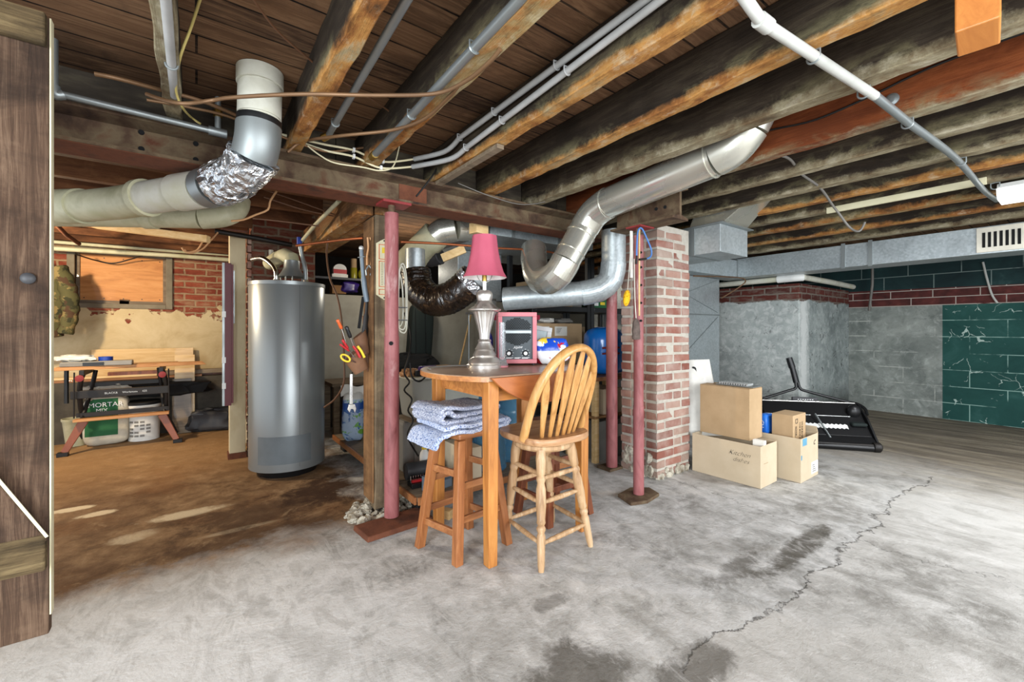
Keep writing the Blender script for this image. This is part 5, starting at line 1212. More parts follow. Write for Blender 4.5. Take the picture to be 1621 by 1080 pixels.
c2_ = t.mix(t.step(n_, .55, .58), (222, 224, 226), (178, 40, 56))
t.base(t.mix(t.step(z, .085, .095), c2_, c_)); M['printbag'] = t.p(Roughness=.22); t.bump(t.noise(v, 16, 3), .5, .01)
mb = MB(); pillow(mb, (1.815, 2.055, TH + .084), .22, .13, .165, rz(-.55), .12, 3)
solo(mb, 'plastic_bag', M['printbag'], 'crumpled white and blue printed bag behind the purifier', 'bag', sm=60)
mb = MB(); pillow(mb, (1.50, 2.31, TH + .105), .07, .07, .21, rz(.3), .10, 7, p=.8)
solo(mb, 'blue_bottle', M['deepblue'], 'deep blue bottle mostly hidden left of the purifier', 'bottle', sm=60)
fr_ = thing('framed_screen', 'grey framed panel leaning behind the purifier', 'screen', (1.80, 2.335, TH))
A_ = T(1.785, 2.235, TH + .004, -.55) @ Matrix.Rotation(-.06, 4, 'X') @ Matrix.Rotation(.16, 4, 'Y')
mb = MB(A_); w_, h_ = .24, .25
for b in ((-w_ / 2, w_ / 2, -.0, .02, 0, .03), (-w_ / 2, w_ / 2, 0, .02, h_ - .03, h_), (-w_ / 2, -w_ / 2 + .03, 0, .02, .03, h_ - .03), (w_ / 2 - .03, w_ / 2, 0, .02, .03, h_ - .03)): mb.box(*b)
mb.build('frame', M['greyscreen'], fr_, bev=.002); MB(A_).box(-w_ / 2 + .03, w_ / 2 - .03, .006, .012, .03, h_ - .03).build('panel', M['screen'], fr_)
run('grey_cable', [V(1.30, 2.16, TH + .01), V(1.2, 2.22, TH + .01), V(1.08, 2.22, TH + .008), V(1.02, 2.17, TH + .008), V(1.02, 2.13, TH + .006)], .004, M['greycable'], 'grey lamp cord curling on the left end of the table', 'cable')
# ================================================================ left room
# folding workbench
fx0, fx1, fyf = -.965, -.215, 5.60
wb = thing('workbench', 'folding black steel workbench with wooden jaws and brown splayed feet', 'workbench', (-.6, 5.75, 0))
bt_ = .80
a = onY(104, 572, 5.52); b = onY(327, 572, 5.72)
mb = MB(); mb.hexa([(-1.02, 5.47, bt_ - .03), (.09, 5.60, bt_ - .03), (.03, 5.68, bt_ - .03), (-1.02, 5.66, bt_ - .03)], [(-1.02, 5.47, bt_), (.05, 5.60, bt_ + .005), (.02, 5.68, bt_ + .005), (-1.02, 5.66, bt_)]); mb.build('front_jaw', M['bench'], wb, bev=.004)
MB().box(-1.0, -.16, 5.70, 5.88, bt_ - .03, bt_).build('rear_jaw', M['bench'], wb, bev=.004)
for i, x in enumerate((-.84, -.28)):
    s = -1 if i == 0 else 1
    MB().bar((x, 5.45, bt_ - .055), (x, 5.92, bt_ - .055), .035, .05).build('jaw_rail', M['blackmetal'], wb, bev=.004)
    MB().tube(smooth([(x, 5.56, bt_ - .06), (x + s * .02, 5.56, bt_ - .12), (x + s * .035, 5.60, .55), (x + s * .03, 5.66, .36), (x, 5.74, .30)], 6), .02, 8).build('upright', M['blackmetal'], wb, sm=50)
    MB().tube([(x - s * .04, 5.84, bt_ - .06), (x - s * .02, 5.80, .58), (x + s * .02, 5.60, .30)], .018, 8).build('rear_upright', M['blackmetal'], wb, sm=50)
    MB().tube([(x + s * .055, 5.5, bt_ - .05), (x + s * .06, 5.52, .33)], .006, 8).build('side_rod', M['blackmetal'], wb)
    MB().lathe([(.03, 0), (.03, .02), (.012, .024)], (x + s * .01, 5.44, bt_ - .10), 16, Matrix.Rotation(PI / 2, 4, 'X')).build('red_knob', M['redplate'], wb, sm=40)
    mb = MB(); mb.bar((x - s * .0, 5.55, .295), (x + s * .12, 5.50, .03), .07, .03, .05, .03, up=(0, 1, 0)); mb.build('foot', M['sole'], wb, bev=.005)
    MB().obox((x + s * .128, 5.50, .018), .075, .06, .036).build('foot_pad', M['black'], wb, bev=.004)
    MB().bar((x, 5.80, .31), (x + s * .10, 5.92, .02), .04, .03, up=(0, 1, 0)).build('rear_foot', M['blackmetal'], wb, bev=.004)
MB().box(-.93, -.22, 5.55, 5.585, .50, .575).build('front_plate', M['blackmetal'], wb, bev=.004)
MB().box(-.84, -.27, 5.80, 5.83, .58, .625).build('rear_bar', M['blackmetal'], wb, bev=.004)
mb = MB(); mb.hexa([(-.90, 5.46, .30), (-.22, 5.46, .30), (-.22, 5.60, .29), (-.90, 5.60, .29)], [(-.90, 5.46, .325), (-.22, 5.46, .325), (-.22, 5.60, .315), (-.90, 5.60, .315)]); mb.build('step', M['bench'], wb, bev=.003)
MB().box(-.90, -.22, 5.605, 5.62, .32, .36).build('step_back', M['blackmetal'], wb)
fpn = [o for o in wb.children if o.name.startswith('front_plate')][0]
for x_, s_ in ((-.70, 'BLACK&'), (-.575, 'Workmate'), (-.43, '425')): lettering('plate_writing', s_, M['tin'], wb, (x_, 5.5485, .530), (1, 0, 0), (0, 0, 1), .025)
for i, (x, y, z1, l) in enumerate(((-1.09, 5.42, .36, 'nearer folded black leg'), (-.965, 5.62, .46, 'farther folded black leg'))):
    mb = MB(); mb.tube(smooth([(x + .05, y + .02, bt_ - .02), (x + .01, y, bt_ + .005), (x, y, bt_ - .03), (x, y, z1)], 5), .017, 10); mb.build('handle_arm', M['black'], wb, sm=50)
mb = MB()
for z in (.5, .56, .62, .68): mb.cyl((-1.09, 5.404, z), (-1.09, 5.40, z), .007, n=8)
# on the bench top
tr_ = thing('tape_roll', 'roll of blue masking tape on the workbench', 'tape', (-.70, 5.62, bt_ + .045))
MB().lathe([(.034, 0), (.053, 0), (.053, .036), (.034, .036), (.034, 0)], (-.70, 5.62, bt_ + .046), 32, caps=False).build('roll', M['deepblue'], tr_, sm=40)
mb = MB(); mb.box(-.99, -.50, 5.50, 5.66, bt_ + .002, bt_ + .045); mb.jitter(.004)
tl_ = solo(mb, 'tool_case', M['greycase'], 'flat grey tool case lying on the workbench under the tape roll', 'case', bev=.008)
MB().box(-.84, -.70, 5.492, 5.4995, bt_ + .008, bt_ + .038).build('latch', M['black'], tl_)
WL[tl_.name] = tl_.location.copy()
mb = MB(); pillow(mb, (-.90, 5.60, bt_ + .075), .26, .12, .055, None, .25, 12); mb.jitter(.006)
solo(mb, 'plastic_wrap', M['marsh'], 'crumpled clear plastic wrap on the left end of the workbench', 'bag', sm=30)
# lumber on the ledge and leaning boards
LB = [(-2.3, .05, 6.11, .13, .60, .028, M['lumber'], 'lowest brown board on the footing ledge under the window'), (-2.0, .25, 6.25, .12, .60, .03, M['redstool'], 'reddish board at the back of the footing ledge'),
      (-2.2, -.35, 6.12, .10, .63, .025, M['pine'], 'pale board on top of the ledge lumber at left'), (-.30, .30, 6.13, .09, .632, .05, M['greylumber'], 'short dark beam on the right end of the footing ledge'),
      (-.75, -.34, 6.13, .08, .632, .06, M['redstool'], 'short red brown offcut on the ledge behind the workbench')]
for x0, x1, y, w_, z, h_, m_, l in LB: solo(MB().box(x0, x1, y, y + w_, z + .002, z + h_), 'board', m_, l, 'board', 'lumber on the footing ledge', bev=.003)
A_ = T(-.105, 5.98, 0) @ Matrix.Rotation(-.10, 4, 'X')
solo(MB(A_).box(-.09, .09, 0, .02, .003, .86), 'leaning_board', M['pine'], 'pale upright board leaning behind the right end of the workbench', 'board', bev=.002)
A_ = T(-.105, 5.945, 0) @ Matrix.Rotation(-.10, 4, 'X')
solo(MB(A_).box(-.11, .06, -.002, .016, .003, .60), 'leaning_board', M['greylumber'], 'grey lower board leaning in front of the pale upright one', 'board', bev=.002)
solo(MB(T(-.35, 6.20, .606) @ Matrix.Rotation(-.08, 4, 'X')).box(-.55, .32, .10, .118, .03, .33), 'plywood_offcut', M['pine'], 'long pale plywood offcut standing on the ledge behind the workbench', 'board', bev=.002)
# mortar bag, buckets, sheeting
t = NT('mortar_bag_print'); v = t.obj(); z = t.sep(v)[2]; x = t.sep(v)[0]
k = t.math('MULTIPLY', t.math('MULTIPLY', t.math('GREATER_THAN', z, .10), t.math('LESS_THAN', z, .46)), t.math('LESS_THAN', t.math('ABSOLUTE', t.math('ADD', x, .03)), .12))
t.base(t.mix(k, t.ramp(t.noise(v, 8, 4), [(.3, (176, 168, 148)), (.7, (204, 198, 180))]), (30, 92, 52))); t.bump(t.noise(v, 12, 4), .6, .012); M['mortarprint'] = t.p(Roughness=.8)
mgx, mgy = onY(170, 640, 5.86).x, 5.86
mg = thing('mortar_bag', 'open white and green mortar bag under the workbench, crumpled top', 'bag', (mgx, mgy, 0))
mb = MB(); pillow(mb, (mgx, mgy, .24), .34, .20, .475, None, .03, 5, p=.35); mb.build('sack', M['mortarprint'], mg, sm=60)
mb = MB(); pillow(mb, (mgx - .0, mgy, .525), .34, .17, .14, rz(.1), .30, 9, n=30); mb.jitter(.01); mb.build('crumpled_top', M['mortarbag'], mg, sm=25)
lettering('print', 'MORTAR', M['knob'], mg, (mgx - .125, mgy - .109, .385), (1, 0, 0), (0, 0, 1), .062)
lettering('print', 'MIX', M['knob'], mg, (mgx - .07, mgy - .109, .335), (1, 0, 0), (0, 0, 1), .05)
bkx, bky = onY(228, 655, 5.88).x, 5.88
bk_ = thing('bucket', 'white bucket with a black lid under the right side of the workbench', 'bucket', (bkx, bky, 0))
MB().lathe([(.125, .003), (.135, .30), (.143, .30), (.143, .33), (.137, .33), (.137, .345), (.143, .345), (.143, .37)], (bkx, bky, 0), 36).build('pail', M['paper'], bk_, sm=40)
MB().lathe([(.148, .37), (.15, .395), (.14, .40), (.12, .40)], (bkx, bky, 0), 36).build('lid', M['black'], bk_, sm=40)
mb = MB()
for i in range(4):
    for q in range(5):
        an = -PI / 2 - .75 + i * .36
        if (i + q) % 4 == 3: continue
        mb.obox((bkx + .132 * math.cos(an), bky + .132 * math.sin(an), .06 + q * .035), .034, .004, .02, rz(an + PI / 2))
mb.build('label_print', M['greycase'], bk_)
sbx = onY(121, 670, 5.95)
s2 = thing('bucket', 'small pale bucket at the left of the mortar bag', 'bucket', (sbx.x, 5.95, 0))
MB().lathe([(.075, .003), (.10, .24), (.108, .25), (.108, .27), (.10, .27), (.07, .02)], (sbx.x, 5.95, 0), 28, caps=False).build('pail', M['pvcgreen'], s2, sm=40)
mb = MB(); pillow(mb, (-.30, 5.96, .50), .80, .22, .14, rz(-.1), .25, 21); mb.jitter(.006); solo(mb, 'black_sheeting', M['cloth'], 'bundled black plastic sheeting slumped behind the workbench', 'sheeting', sm=40)
mb = MB(); pillow(mb, (.16, 5.93, .12), .50, .2, .23, rz(-.2), .25, 23); mb.jitter(.006); solo(mb, 'dark_bundle', M['darkgrey'], 'dark bundle on the floor right of the workbench', 'bundle', sm=40)
# camouflage jacket on a hanger
jx, jy = onY(72, 470, 6.0).x - .16, 6.02
jk = thing('jacket', 'camouflage jacket with pale lining strip hanging left of the window', 'jacket', (jx, jy, 1.05))
zt, zb_ = 1.80, 1.06
def jf(u, v):
    z = zb_ + (zt - zb_) * v; sh = .30 if v < .86 else .30 * (1 - ((v - .86) / .14) ** 1.6 * .72)
    th = 2 * PI * u; ry_ = .085 * (1 + .12 * math.sin(4 * th + 5 * v)) * (1 if v < .9 else 1 - (v - .9) * 4)
    c = Vector((jx + sh * (1 - .06 * (1 - v)) * math.cos(th), jy + ry_ * math.sin(th) + .02 * math.sin(9 * v + 3 * th), z + .02 * math.cos(th * 2) * (v < .1)))
    return c, (math.cos(th), math.sin(th), 0)
mb = MB(); mb.surf(jf, 40, 22); bmesh.ops.remove_doubles(mb.bm, verts=mb.bm.verts, dist=1e-5); mb.build('body', M['camo'], jk, sm=60)
mb = MB(); q = smooth([(jx + .24, jy - .02, 1.74), (jx + .30, jy - .04, 1.60), (jx + .335, jy - .06, 1.44), (jx + .335, jy - .05, 1.28), (jx + .30, jy - .05, 1.10)], 6)
mb.tube(q, [.075 - .0008 * i + .006 * math.sin(i * 1.7) for i in range(len(q))], 20); mb.build('sleeve', M['camo'], jk, sm=60)
mb = MB(); mb.ribbon(smooth([(.16, .70, 0), (.17, .6, 0), (.175, .45, 0), (.185, .28, 0), (.20, .22, 0)], 5), .038, (jx, jy - .115, zb_), (1, 0, 0), (0, 0, 1), .012); mb.build('lining_strip', M['paper'], jk, sm=50)
mb = MB(); mb.box(jx - .12, jx + .13, jy - .105, jy - .088, zb_ + .05, zt - .10); mb.build('olive_front', M['olive'], jk, bev=.01)
mb = MB(); pillow(mb, (jx, jy - .02, zt - .01), .24, .12, .10, None, .1, 3); mb.build('collar', M['camo'], jk, sm=60)
MB().tube(smooth([(jx - .2, jy, zt - .06), (jx, jy, zt + .06), (jx + .25, jy - .03, zt - .10)], 6), .007, 8).build('hanger', M['redlid'], jk)
MB().tube(smooth([(jx, jy, zt + .06), (jx, jy, zt + .13), (jx + .03, jy + .02, zt + .15), (jx + .04, 6.17, zt + .12)], 5), .004, 6).build('hanger_hook', M['blackmetal'], jk)
# long red and silver level on the pale post
x = onY(353, 500, 4.46).x; za, zb2 = onY(353, 643, 4.46).z, onY(353, 416, 4.46).z
lv = thing('spirit_level', 'long red and silver spirit level hanging on the pale post', 'level', (x, 4.46, za))
MB().box(x - .006, x + .012, 4.45, 4.475, za, zb2).build('silver_edge', M['zinc'], lv, bev=.001)
MB().box(x + .013, x + .06, 4.452, 4.473, za, zb2).build('red_web', M['maroon'], lv)
MB().box(x + .061, x + .075, 4.45, 4.475, za + .02, zb2 - .01).build('red_edge', M['maroon'], lv)
for f in (.12, .3, .62): MB().box(x - .008, x + .02, 4.445, 4.4495, za + (zb2 - za) * f, za + (zb2 - za) * f + .05).build('vial', M['white'], lv)
MB().bar((x + .03, 4.462, zb2 - .01), (x + .03, 4.56, zb2 + .01), .006, .006).build('hook', M['blackmetal'], lv)
x2 = onY(369, 470, 4.44).x
sl = thing('slotted_bar', 'narrow grey slotted metal bar on the pale post', 'metal bar', (x2, 4.48, 1.25))
MB().box(x2 - .014, x2 + .014, 4.475, 4.493, onY(369, 512, 4.46).z, onY(369, 428, 4.46).z).build('bar', M['zinc'], sl)
mb = MB()
for yy in (445, 465, 483, 500):
    z = onY(369, yy, 4.46).z; MB().box(x2 - .005, x2 + .005, 4.473, 4.4748, z - .02, z + .02).build('slot', M['dark'], sl)
# ================================================================ around the wooden post
# wall thermometer
t0 = V(1.03, 2.639, 0); th_ = thing('thermometer', 'long cream wall thermometer with red outlines on the wooden post', 'thermometer', (.985, 2.63, 1.3))
xa, xb = onY(596, 420, 2.63).x, onY(620, 420, 2.63).x; za, zb2 = onY(606, 467, 2.63).z, onY(606, 386, 2.63).z
pts = [(0, 0), (xb - xa, 0), (xb - xa, zb2 - za), (.7 * (xb - xa), zb2 - za + .02), (.5 * (xb - xa), zb2 - za + .03), (.3 * (xb - xa), zb2 - za + .02), (0, zb2 - za)]
pts = [(.3 * (xb - xa), -.02), (.5 * (xb - xa), -.03), (.7 * (xb - xa), -.02)] + [(xb - xa, 0), (xb - xa, zb2 - za), (.7 * (xb - xa), zb2 - za + .02), (.5 * (xb - xa), zb2 - za + .03), (.3 * (xb - xa), zb2 - za + .02), (0, zb2 - za), (0, 0)]
MB().prism(pts, (xa, 2.637, za), (1, 0, 0), (0, 0, 1), .010).build('backplate', M['batten'], th_)
W_ = xb - xa; Hh = zb2 - za
for f0, f1 in ((.0, .11), (.155, .66), (.69, .985)):
    for b in ((.14, .86, f0, f0 + .012), (.14, .86, f1 - .012, f1), (.14, .18, f0, f1), (.82, .86, f0, f1)):
        MB().box(xa + b[0] * W_, xa + b[1] * W_, 2.6255, 2.6269, za + b[2] * Hh, za + b[3] * Hh).build('red_outline', M['orange'], th_)
MB().cyl((xa + W_ / 2, 2.624, za + .2 * Hh), (xa + W_ / 2, 2.624, za + .62 * Hh), .0025, n=8).build('glass_tube', M['tin'], th_)
for sx in (.3, .62):
    mb = MB()
    for i in range(14): mb.box(xa + sx * W_, xa + (sx + .1) * W_, 2.6258, 2.6269, za + (.2 + i * .032) * Hh, za + (.207 + i * .032) * Hh)
    mb.build('scale', M['ink'], th_)
MB().obox((xa + W_ / 2, 2.6262, za + .87 * Hh), .03, .001, .035).build('emblem', M['yellow'], th_)
for z in (za - .018, zb2 + .018): MB().cyl((xa + W_ / 2, 2.627, z), (xa + W_ / 2, 2.624, z), .006, n=10).build('nail', M['black'], th_)
# coiled white cord behind the red post
cl = thing('extension_cord', 'coiled white extension cord hanging behind the red pole', 'cord', (1.0, 2.56, 1.3))
for i, (dx, zt_, zb_) in enumerate(((0, 1.54, 1.14), (.012, 1.56, 1.12), (-.010, 1.50, 1.16))):
    c = onY(636, 440, 2.60); x = c.x + dx
    pts = [(x - .028, 2.60 + i * .012, zb_ + .06), (x - .025, 2.60 + i * .012, zt_ - .08), (x, 2.60 + i * .012, zt_), (x + .024, 2.60 + i * .012, zt_ - .10), (x + .026, 2.60 + i * .012, zb_ + .05), (x, 2.60 + i * .012, zb_)]
    MB().tube(smooth(pts, 6, True), .0055, 8, closed=True).build('loop', M['pvc'], cl, sm=50)
for z in (1.28, 1.20): MB().obox((onY(636, 440, 2.60).x, 2.61, z), .065, .045, .006).build('tie', M['black'], cl)
# long blue handled pry bar hung on a wire loop at the post's left
px_, py_ = .855, 2.735
bl = thing('sledge_tool', 'long blue grey handled tool hanging by a wire on the wooden post', 'tool', (px_ - .01, py_, 1.0))
ht = onY(572, 393, py_); hb = onY(581, 478, py_); he = onY(577, 540, py_)
MB().sph(ht, .016, .012, .016).build('head', M['tin'], bl, sm=60)
MB().tube(smooth([ht + V(0, 0, -.012), onY(574, 425, py_), onY(577, 455, py_), hb], 5), [.013] * 8 + [.017] * 8, 12).build('handle', M['panelgrey'], bl, sm=50)
MB().tube(smooth([hb, onY(580, 495, py_), onY(578, 520, py_), he], 4), [.010] * 5 + [.016] * 3 + [.02, .02, .02, .018, .008], 10, sq=.4).build('blade', M['blackmetal'], bl, sm=50)
MB().tube(smooth([(px_ + .02, py_, ht.z - .045), (ht.x + .01, py_ - .022, ht.z - .055), (ht.x - .02, py_, ht.z - .06), (ht.x + .01, py_ + .02, ht.z - .05)], 6, True), .003, 6, closed=True).build('wire_loop', M['zinc'], bl)
pk = thing('pliers', 'orange handled pliers hanging on the wooden post beside the blue tool', 'pliers', (px_ + .006, 2.70, 1.35))
for s in (-1, 1): MB().tube(smooth([onY(584 + s * 3, 420, 2.70), onY(585 + s * 4, 405, 2.70), onY(587 + s * 4, 392, 2.70), onY(584 + s * 2, 376, 2.70)], 5), .006, 8).build('handle', M['tan'], pk, sm=50)
for s in (-1, 1): MB().tube([onY(584, 420, 2.70), onY(584 + s * 5, 428, 2.70), onY(583 + s * 3, 436, 2.70)], .005, 8).build('jaw', M['zinc'], pk)
# leather tool belt with tools
tbz = 1.06
bp = thing('tool_belt', 'brown leather tool pouch hanging on the left side of the wooden post', 'tool belt', (.82, 2.72, .95))
mb = MB(); c = onY(572, 560, 2.70)
def pouch(c, w_, d_, h_, lean, nm, m_):
    mb = MB(T(c.x, c.y, c.z) @ Matrix.Rotation(lean, 4, 'Y'))
    n = 20; vs = []
    for k in range(7):
        z = -h_ / 2 + h_ * k / 6; f = .72 + .28 * k / 6
        for i in range(n): a_ = 2 * PI * i / n; vs.append((w_ / 2 * f * math.cos(a_), d_ / 2 * f * math.sin(a_), z + (.02 * math.cos(a_) if k == 6 else 0)))
    mb.add(vs, [(k * n + i, k * n + (i + 1) % n, (k + 1) * n + (i + 1) % n, (k + 1) * n + i) for k in range(6) for i in range(n)] + [tuple(range(n))[::-1]])
    return mb.build(nm, m_, bp, sm=60)
pouch(onY(565, 574, 2.70), .13, .08, .12, -.5, 'large_pouch', M['leather'])
pouch(onY(573, 545, 2.72), .09, .06, .13, -.25, 'small_pouch', M['leather'])
MB().bar(onY(577, 500, 2.74), onY(584, 588, 2.74), .03, .006, up=(0, 1, 0)).build('back_flap', M['leather'], bp, bev=.002)
MB().bar(onY(575, 470, 2.74), onY(568, 520, 2.74), .018, .004, up=(0, 1, 0)).build('strap', M['cloth'], bp)
for z in (0,): MB().bar(onY(584, 585, 2.76), onY(592, 580, 2.76), .03, .03).build('hanger', M['leather'], bp)
TOOLS = [('screwdriver', 'orange handled screwdriver standing highest in the tool pouch', (534, 506), (541, 521), .010, 'orange', (549, 548)),
         ('nut_driver', 'black handled driver in the tool pouch right of the orange screwdriver', (548, 517), (555, 535), .012, 'black', (562, 556)),
         ('screwdriver', 'red handled screwdriver in the middle of the tool pouch', (542, 538), (551, 552), .008, 'red', (560, 566)),
         ('screwdriver', 'long red screwdriver leaning out lowest left of the tool pouch', (538, 545), (553, 556), .007, 'red', (562, 566))]
for n_, l, a_, b_, r_, m_, e_ in TOOLS:
    t_ = thing(n_, l, 'screwdriver', onY(e_[0], e_[1], 2.66), 'screwdrivers in the tool pouch')
    q = [onY(*a_, 2.64), onY(*b_, 2.65)]
    MB().tube([q[0].lerp(q[1], f) for f in (0, .06, .3, .8, .94, 1)], [r_ * .7, r_, r_ * .9, r_, r_ * .9, r_ * .5], 10).build('handle', M[m_], t_, sm=50)
    MB().cyl(q[1], onY(*e_, 2.66), .0035, n=8).build('shank', M['chrome'], t_, sm=50)
t_ = thing('wire_strippers', 'yellow and red handled strippers at the right of the tool pouch', 'strippers', onY(566, 556, 2.64))
for k, m_ in ((-3, 'red'), (4, 'yellow')):
    MB().tube(smooth([onY(562 + k, 548, 2.64), onY(568 + k, 556, 2.64), onY(573 + k, 566, 2.64)], 5), .008, 10).build('handle', M[m_], t_, sm=50)
t_ = thing('scissors', 'yellow ring handle of scissors at the lower left of the tool pouch', 'scissors', onY(552, 568, 2.65))
c = onY(547, 567, 2.65); A_ = Matrix.Rotation(.6, 4, 'Y')
MB().tube([c + A_ @ V(.030 * math.cos(k * PI / 9), 0, .016 * math.sin(k * PI / 9)) for k in range(18)], .006, 8, closed=True).build('ring_handle', M['yellow'], t_, sm=50)
MB().bar(c + V(.028, 0, -.012), c + V(.06, .01, -.03), .01, .006).build('blade', M['chrome'], t_)
wr = thing('adjustable_wrench', 'long chrome wrench hanging below the tool pouch', 'wrench', onY(556, 625, 2.70))
MB().bar(onY(556, 592, 2.70), onY(556, 640, 2.70), .016, .008, .02, .008).build('handle', M['chrome'], wr, bev=.002)
mb = MB(); mb.prism([(-.016, 0), (.018, 0), (.028, -.03), (.02, -.055), (.008, -.03), (-.004, -.028), (-.012, -.05), (-.024, -.03)], onY(556, 640, 2.704), (1, 0, 0), (0, 0, 1), .010); mb.build('jaw', M['chrome'], wr, bev=.001)
MB().tube(smooth([onY(556, 593, 2.70), onY(560, 588, 2.71), onY(566, 586, 2.72)], 5), .004, 6).build('hanging_wire', M['blackmetal'], wr)
# ---- low wooden platform with things on it
pf = thing('low_platform', 'low wooden platform with orange front edge behind the stool', 'platform', (1.6, 3.3, 0))
MB().box(1.07, 2.35, 2.42, 4.35, .10, .128).build('deck', M['greylumber'], pf, bev=.003)
MB().box(1.07, 2.35, 2.40, 2.418, .085, .130).build('front_edge', M['stoolX'], pf, bev=.003)
MB().box(1.052, 1.068, 2.42, 4.35, .085, .130).build('side_edge', M['stoolX'], pf, bev=.003)
for i, (x, y) in enumerate(((1.16, 2.56), (2.2, 2.56), (1.16, 4.2), (2.2, 4.2))):
    MB().box(x - .06, x + .06, y - .06, y + .06, 0, .099).build('foot_block', M['black'], pf, bev=.01)
# softener bag left of the post
t = NT('salt_bag_print'); v = t.obj(); z = t.sep(v)[2]
n_ = t.noise(v, 7, 4, .6, 1); n2_ = t.noise(t.mapv(v, (1, 1, 1), (3, 1, 5)), 9, 4, .6, .6)
c_ = t.mix(t.step(n_, .5, .53), (176, 198, 222), (60, 108, 178)); c_ = t.mix(t.step(n2_, .6, .63), c_, (116, 176, 72))
c_ = t.mix(t.math('MULTIPLY', t.math('GREATER_THAN', z, .29), t.math('LESS_THAN', z, .35)), c_, (34, 84, 168)); c_ = t.mix(t.math('GREATER_THAN', z, .38), c_, (222, 222, 216))
t.base(c_); t.bump(t.noise(v, 14, 4), .6, .012); M['saltprint'] = t.p(Roughness=.35)
p = at(562, 650, 3.45); sg = thing('salt_bag', 'tall blue and white plastic bag standing left of the wooden post', 'bag', (1.16, 3.3, .13))
sbx_, sby_ = p.x, p.y
if sbx_ < 1.12: sbx_, sby_ = onX(560, 650, 1.16).x, onX(560, 650, 1.16).y
sg.location = (sbx_, sby_, .13); WL[sg.name] = V(sbx_, sby_, .13)
mb = MB(); pillow(mb, (sbx_, sby_, .13 + .22), .20, .14, .44, rz(-.4), .08, 15, p=.5); mb.build('sack', M['saltprint'], sg, sm=60)
mb = MB(T(sbx_, sby_, 0, -.4)); mb.surf(lambda u, v: ((-.11 + .22 * u, .012 * math.sin(9 * u), .13 + .40 + .10 * v + .012 * math.sin(7 * u)), (0, 1, 0)), 14, 4, .012); mb.build('open_top', M['paper'], sg, sm=50)
# grey power tool case with handle, ratchet set, tray, bottle
tc = thing('tool_case', 'large grey plastic tool case standing between red pole and stool', 'case', (1.3, 2.9, .13))
MB().box(1.16, 1.66, 2.86, 3.0, .13, .50).build('shell', M['greycase'], tc, bev=.03, seg=3)
MB().box(1.24, 1.58, 2.845, 2.859, .20, .44).build('front_panel', M['greycase'], tc, bev=.01)
MB().box(1.30, 1.52, 2.832, 2.844, .30, .36).build('grip', M['black'], tc, bev=.006)
MB().box(1.30, 1.52, 2.838, 2.8445, .405, .415).build('vent_slot', M['black'], tc)
sw = thing('stretch_wrap', 'dark green cylindrical case lying in front of the grey tool case', 'case', (1.28, 2.72, .13))
MB().tube([(1.12, 2.72, .195), (1.32, 2.70, .195)], .055, 20).build('body', M['darkgrey'], sw, sm=40)
MB().tube([(1.318, 2.70, .195), (1.36, 2.695, .195)], .03, 16).build('end_cap', M['greycase'], sw, sm=40)
bs = thing('bit_set', 'red and black bit set with a row of silver bits', 'tool set', (1.22, 2.60, .13))
MB(T(1.20, 2.60, .13, -.05)).box(-.10, .10, -.045, .045, .0, .03).build('tray', M['black'], bs, bev=.003)
MB(T(1.20, 2.60, .13, -.05)).box(-.09, .09, -.02, .0, .031, .045).build('red_bar', M['red'], bs)
for i in range(11): MB(T(1.20, 2.60, .13, -.05)).cyl((-.085 + i * .017, .02, .031), (-.085 + i * .017, .02, .062), .005, n=8).build('bit', M['chrome'], bs, sm=40)
ty = thing('plastic_tray', 'pale blue grey plastic tray leaning by the white bottle', 'tray', (1.22, 2.49, .13))
mb = MB(T(1.235, 2.485, .131, .2)); w_, d_, h_ = .09, .08, .09
for b in ((-w_, w_, -d_ / 2, -d_ / 2 + .004, 0, h_ * .6), (-w_, w_, d_ / 2 - .004, d_ / 2, 0, h_), (-w_, -w_ + .004, -d_ / 2, d_ / 2, 0, h_), (w_ - .004, w_, -d_ / 2, d_ / 2, 0, h_), (-w_, w_, -d_ / 2, d_ / 2, 0, .004)): mb.box(*b)
mb.build('shell', M['panelgrey'], ty)
bo = at(670, 745, 2.62); bo = V(1.235 + .06, 2.452, .131)
bo = onZ(672, 752, .131)
bt2 = thing('spray_bottle', 'white bottle with yellow cap and pink label beside the stool leg', 'bottle', (bo.x, bo.y, .131))
MB().lathe([(.03, 0), (.034, .01), (.034, .13), (.03, .155), (.017, .175), (.016, .18)], bo, 24).build('body', M['white'], bt2, sm=40)
MB().lathe([(.019, .18), (.019, .215), (.016, .218)], bo, 20).build('cap', M['yellow'], bt2, sm=40)
MB().lathe([(.0346, .03), (.0346, .105)], bo, 24, caps=False).build('label', M['pinkcase'], bt2, sm=40)
cb = at(646, 775, 2.75); 
mb = MB(); mb.obox((1.17, 2.53, .045), .12, .08, .088, rz(.3)); solo(MB().obox((1.22, 2.32, .03), .05, .06, .05, rz(.5)), 'wood_offcut', M['pine'], 'pale wood offcut on the floor under the low platform', 'wood block')
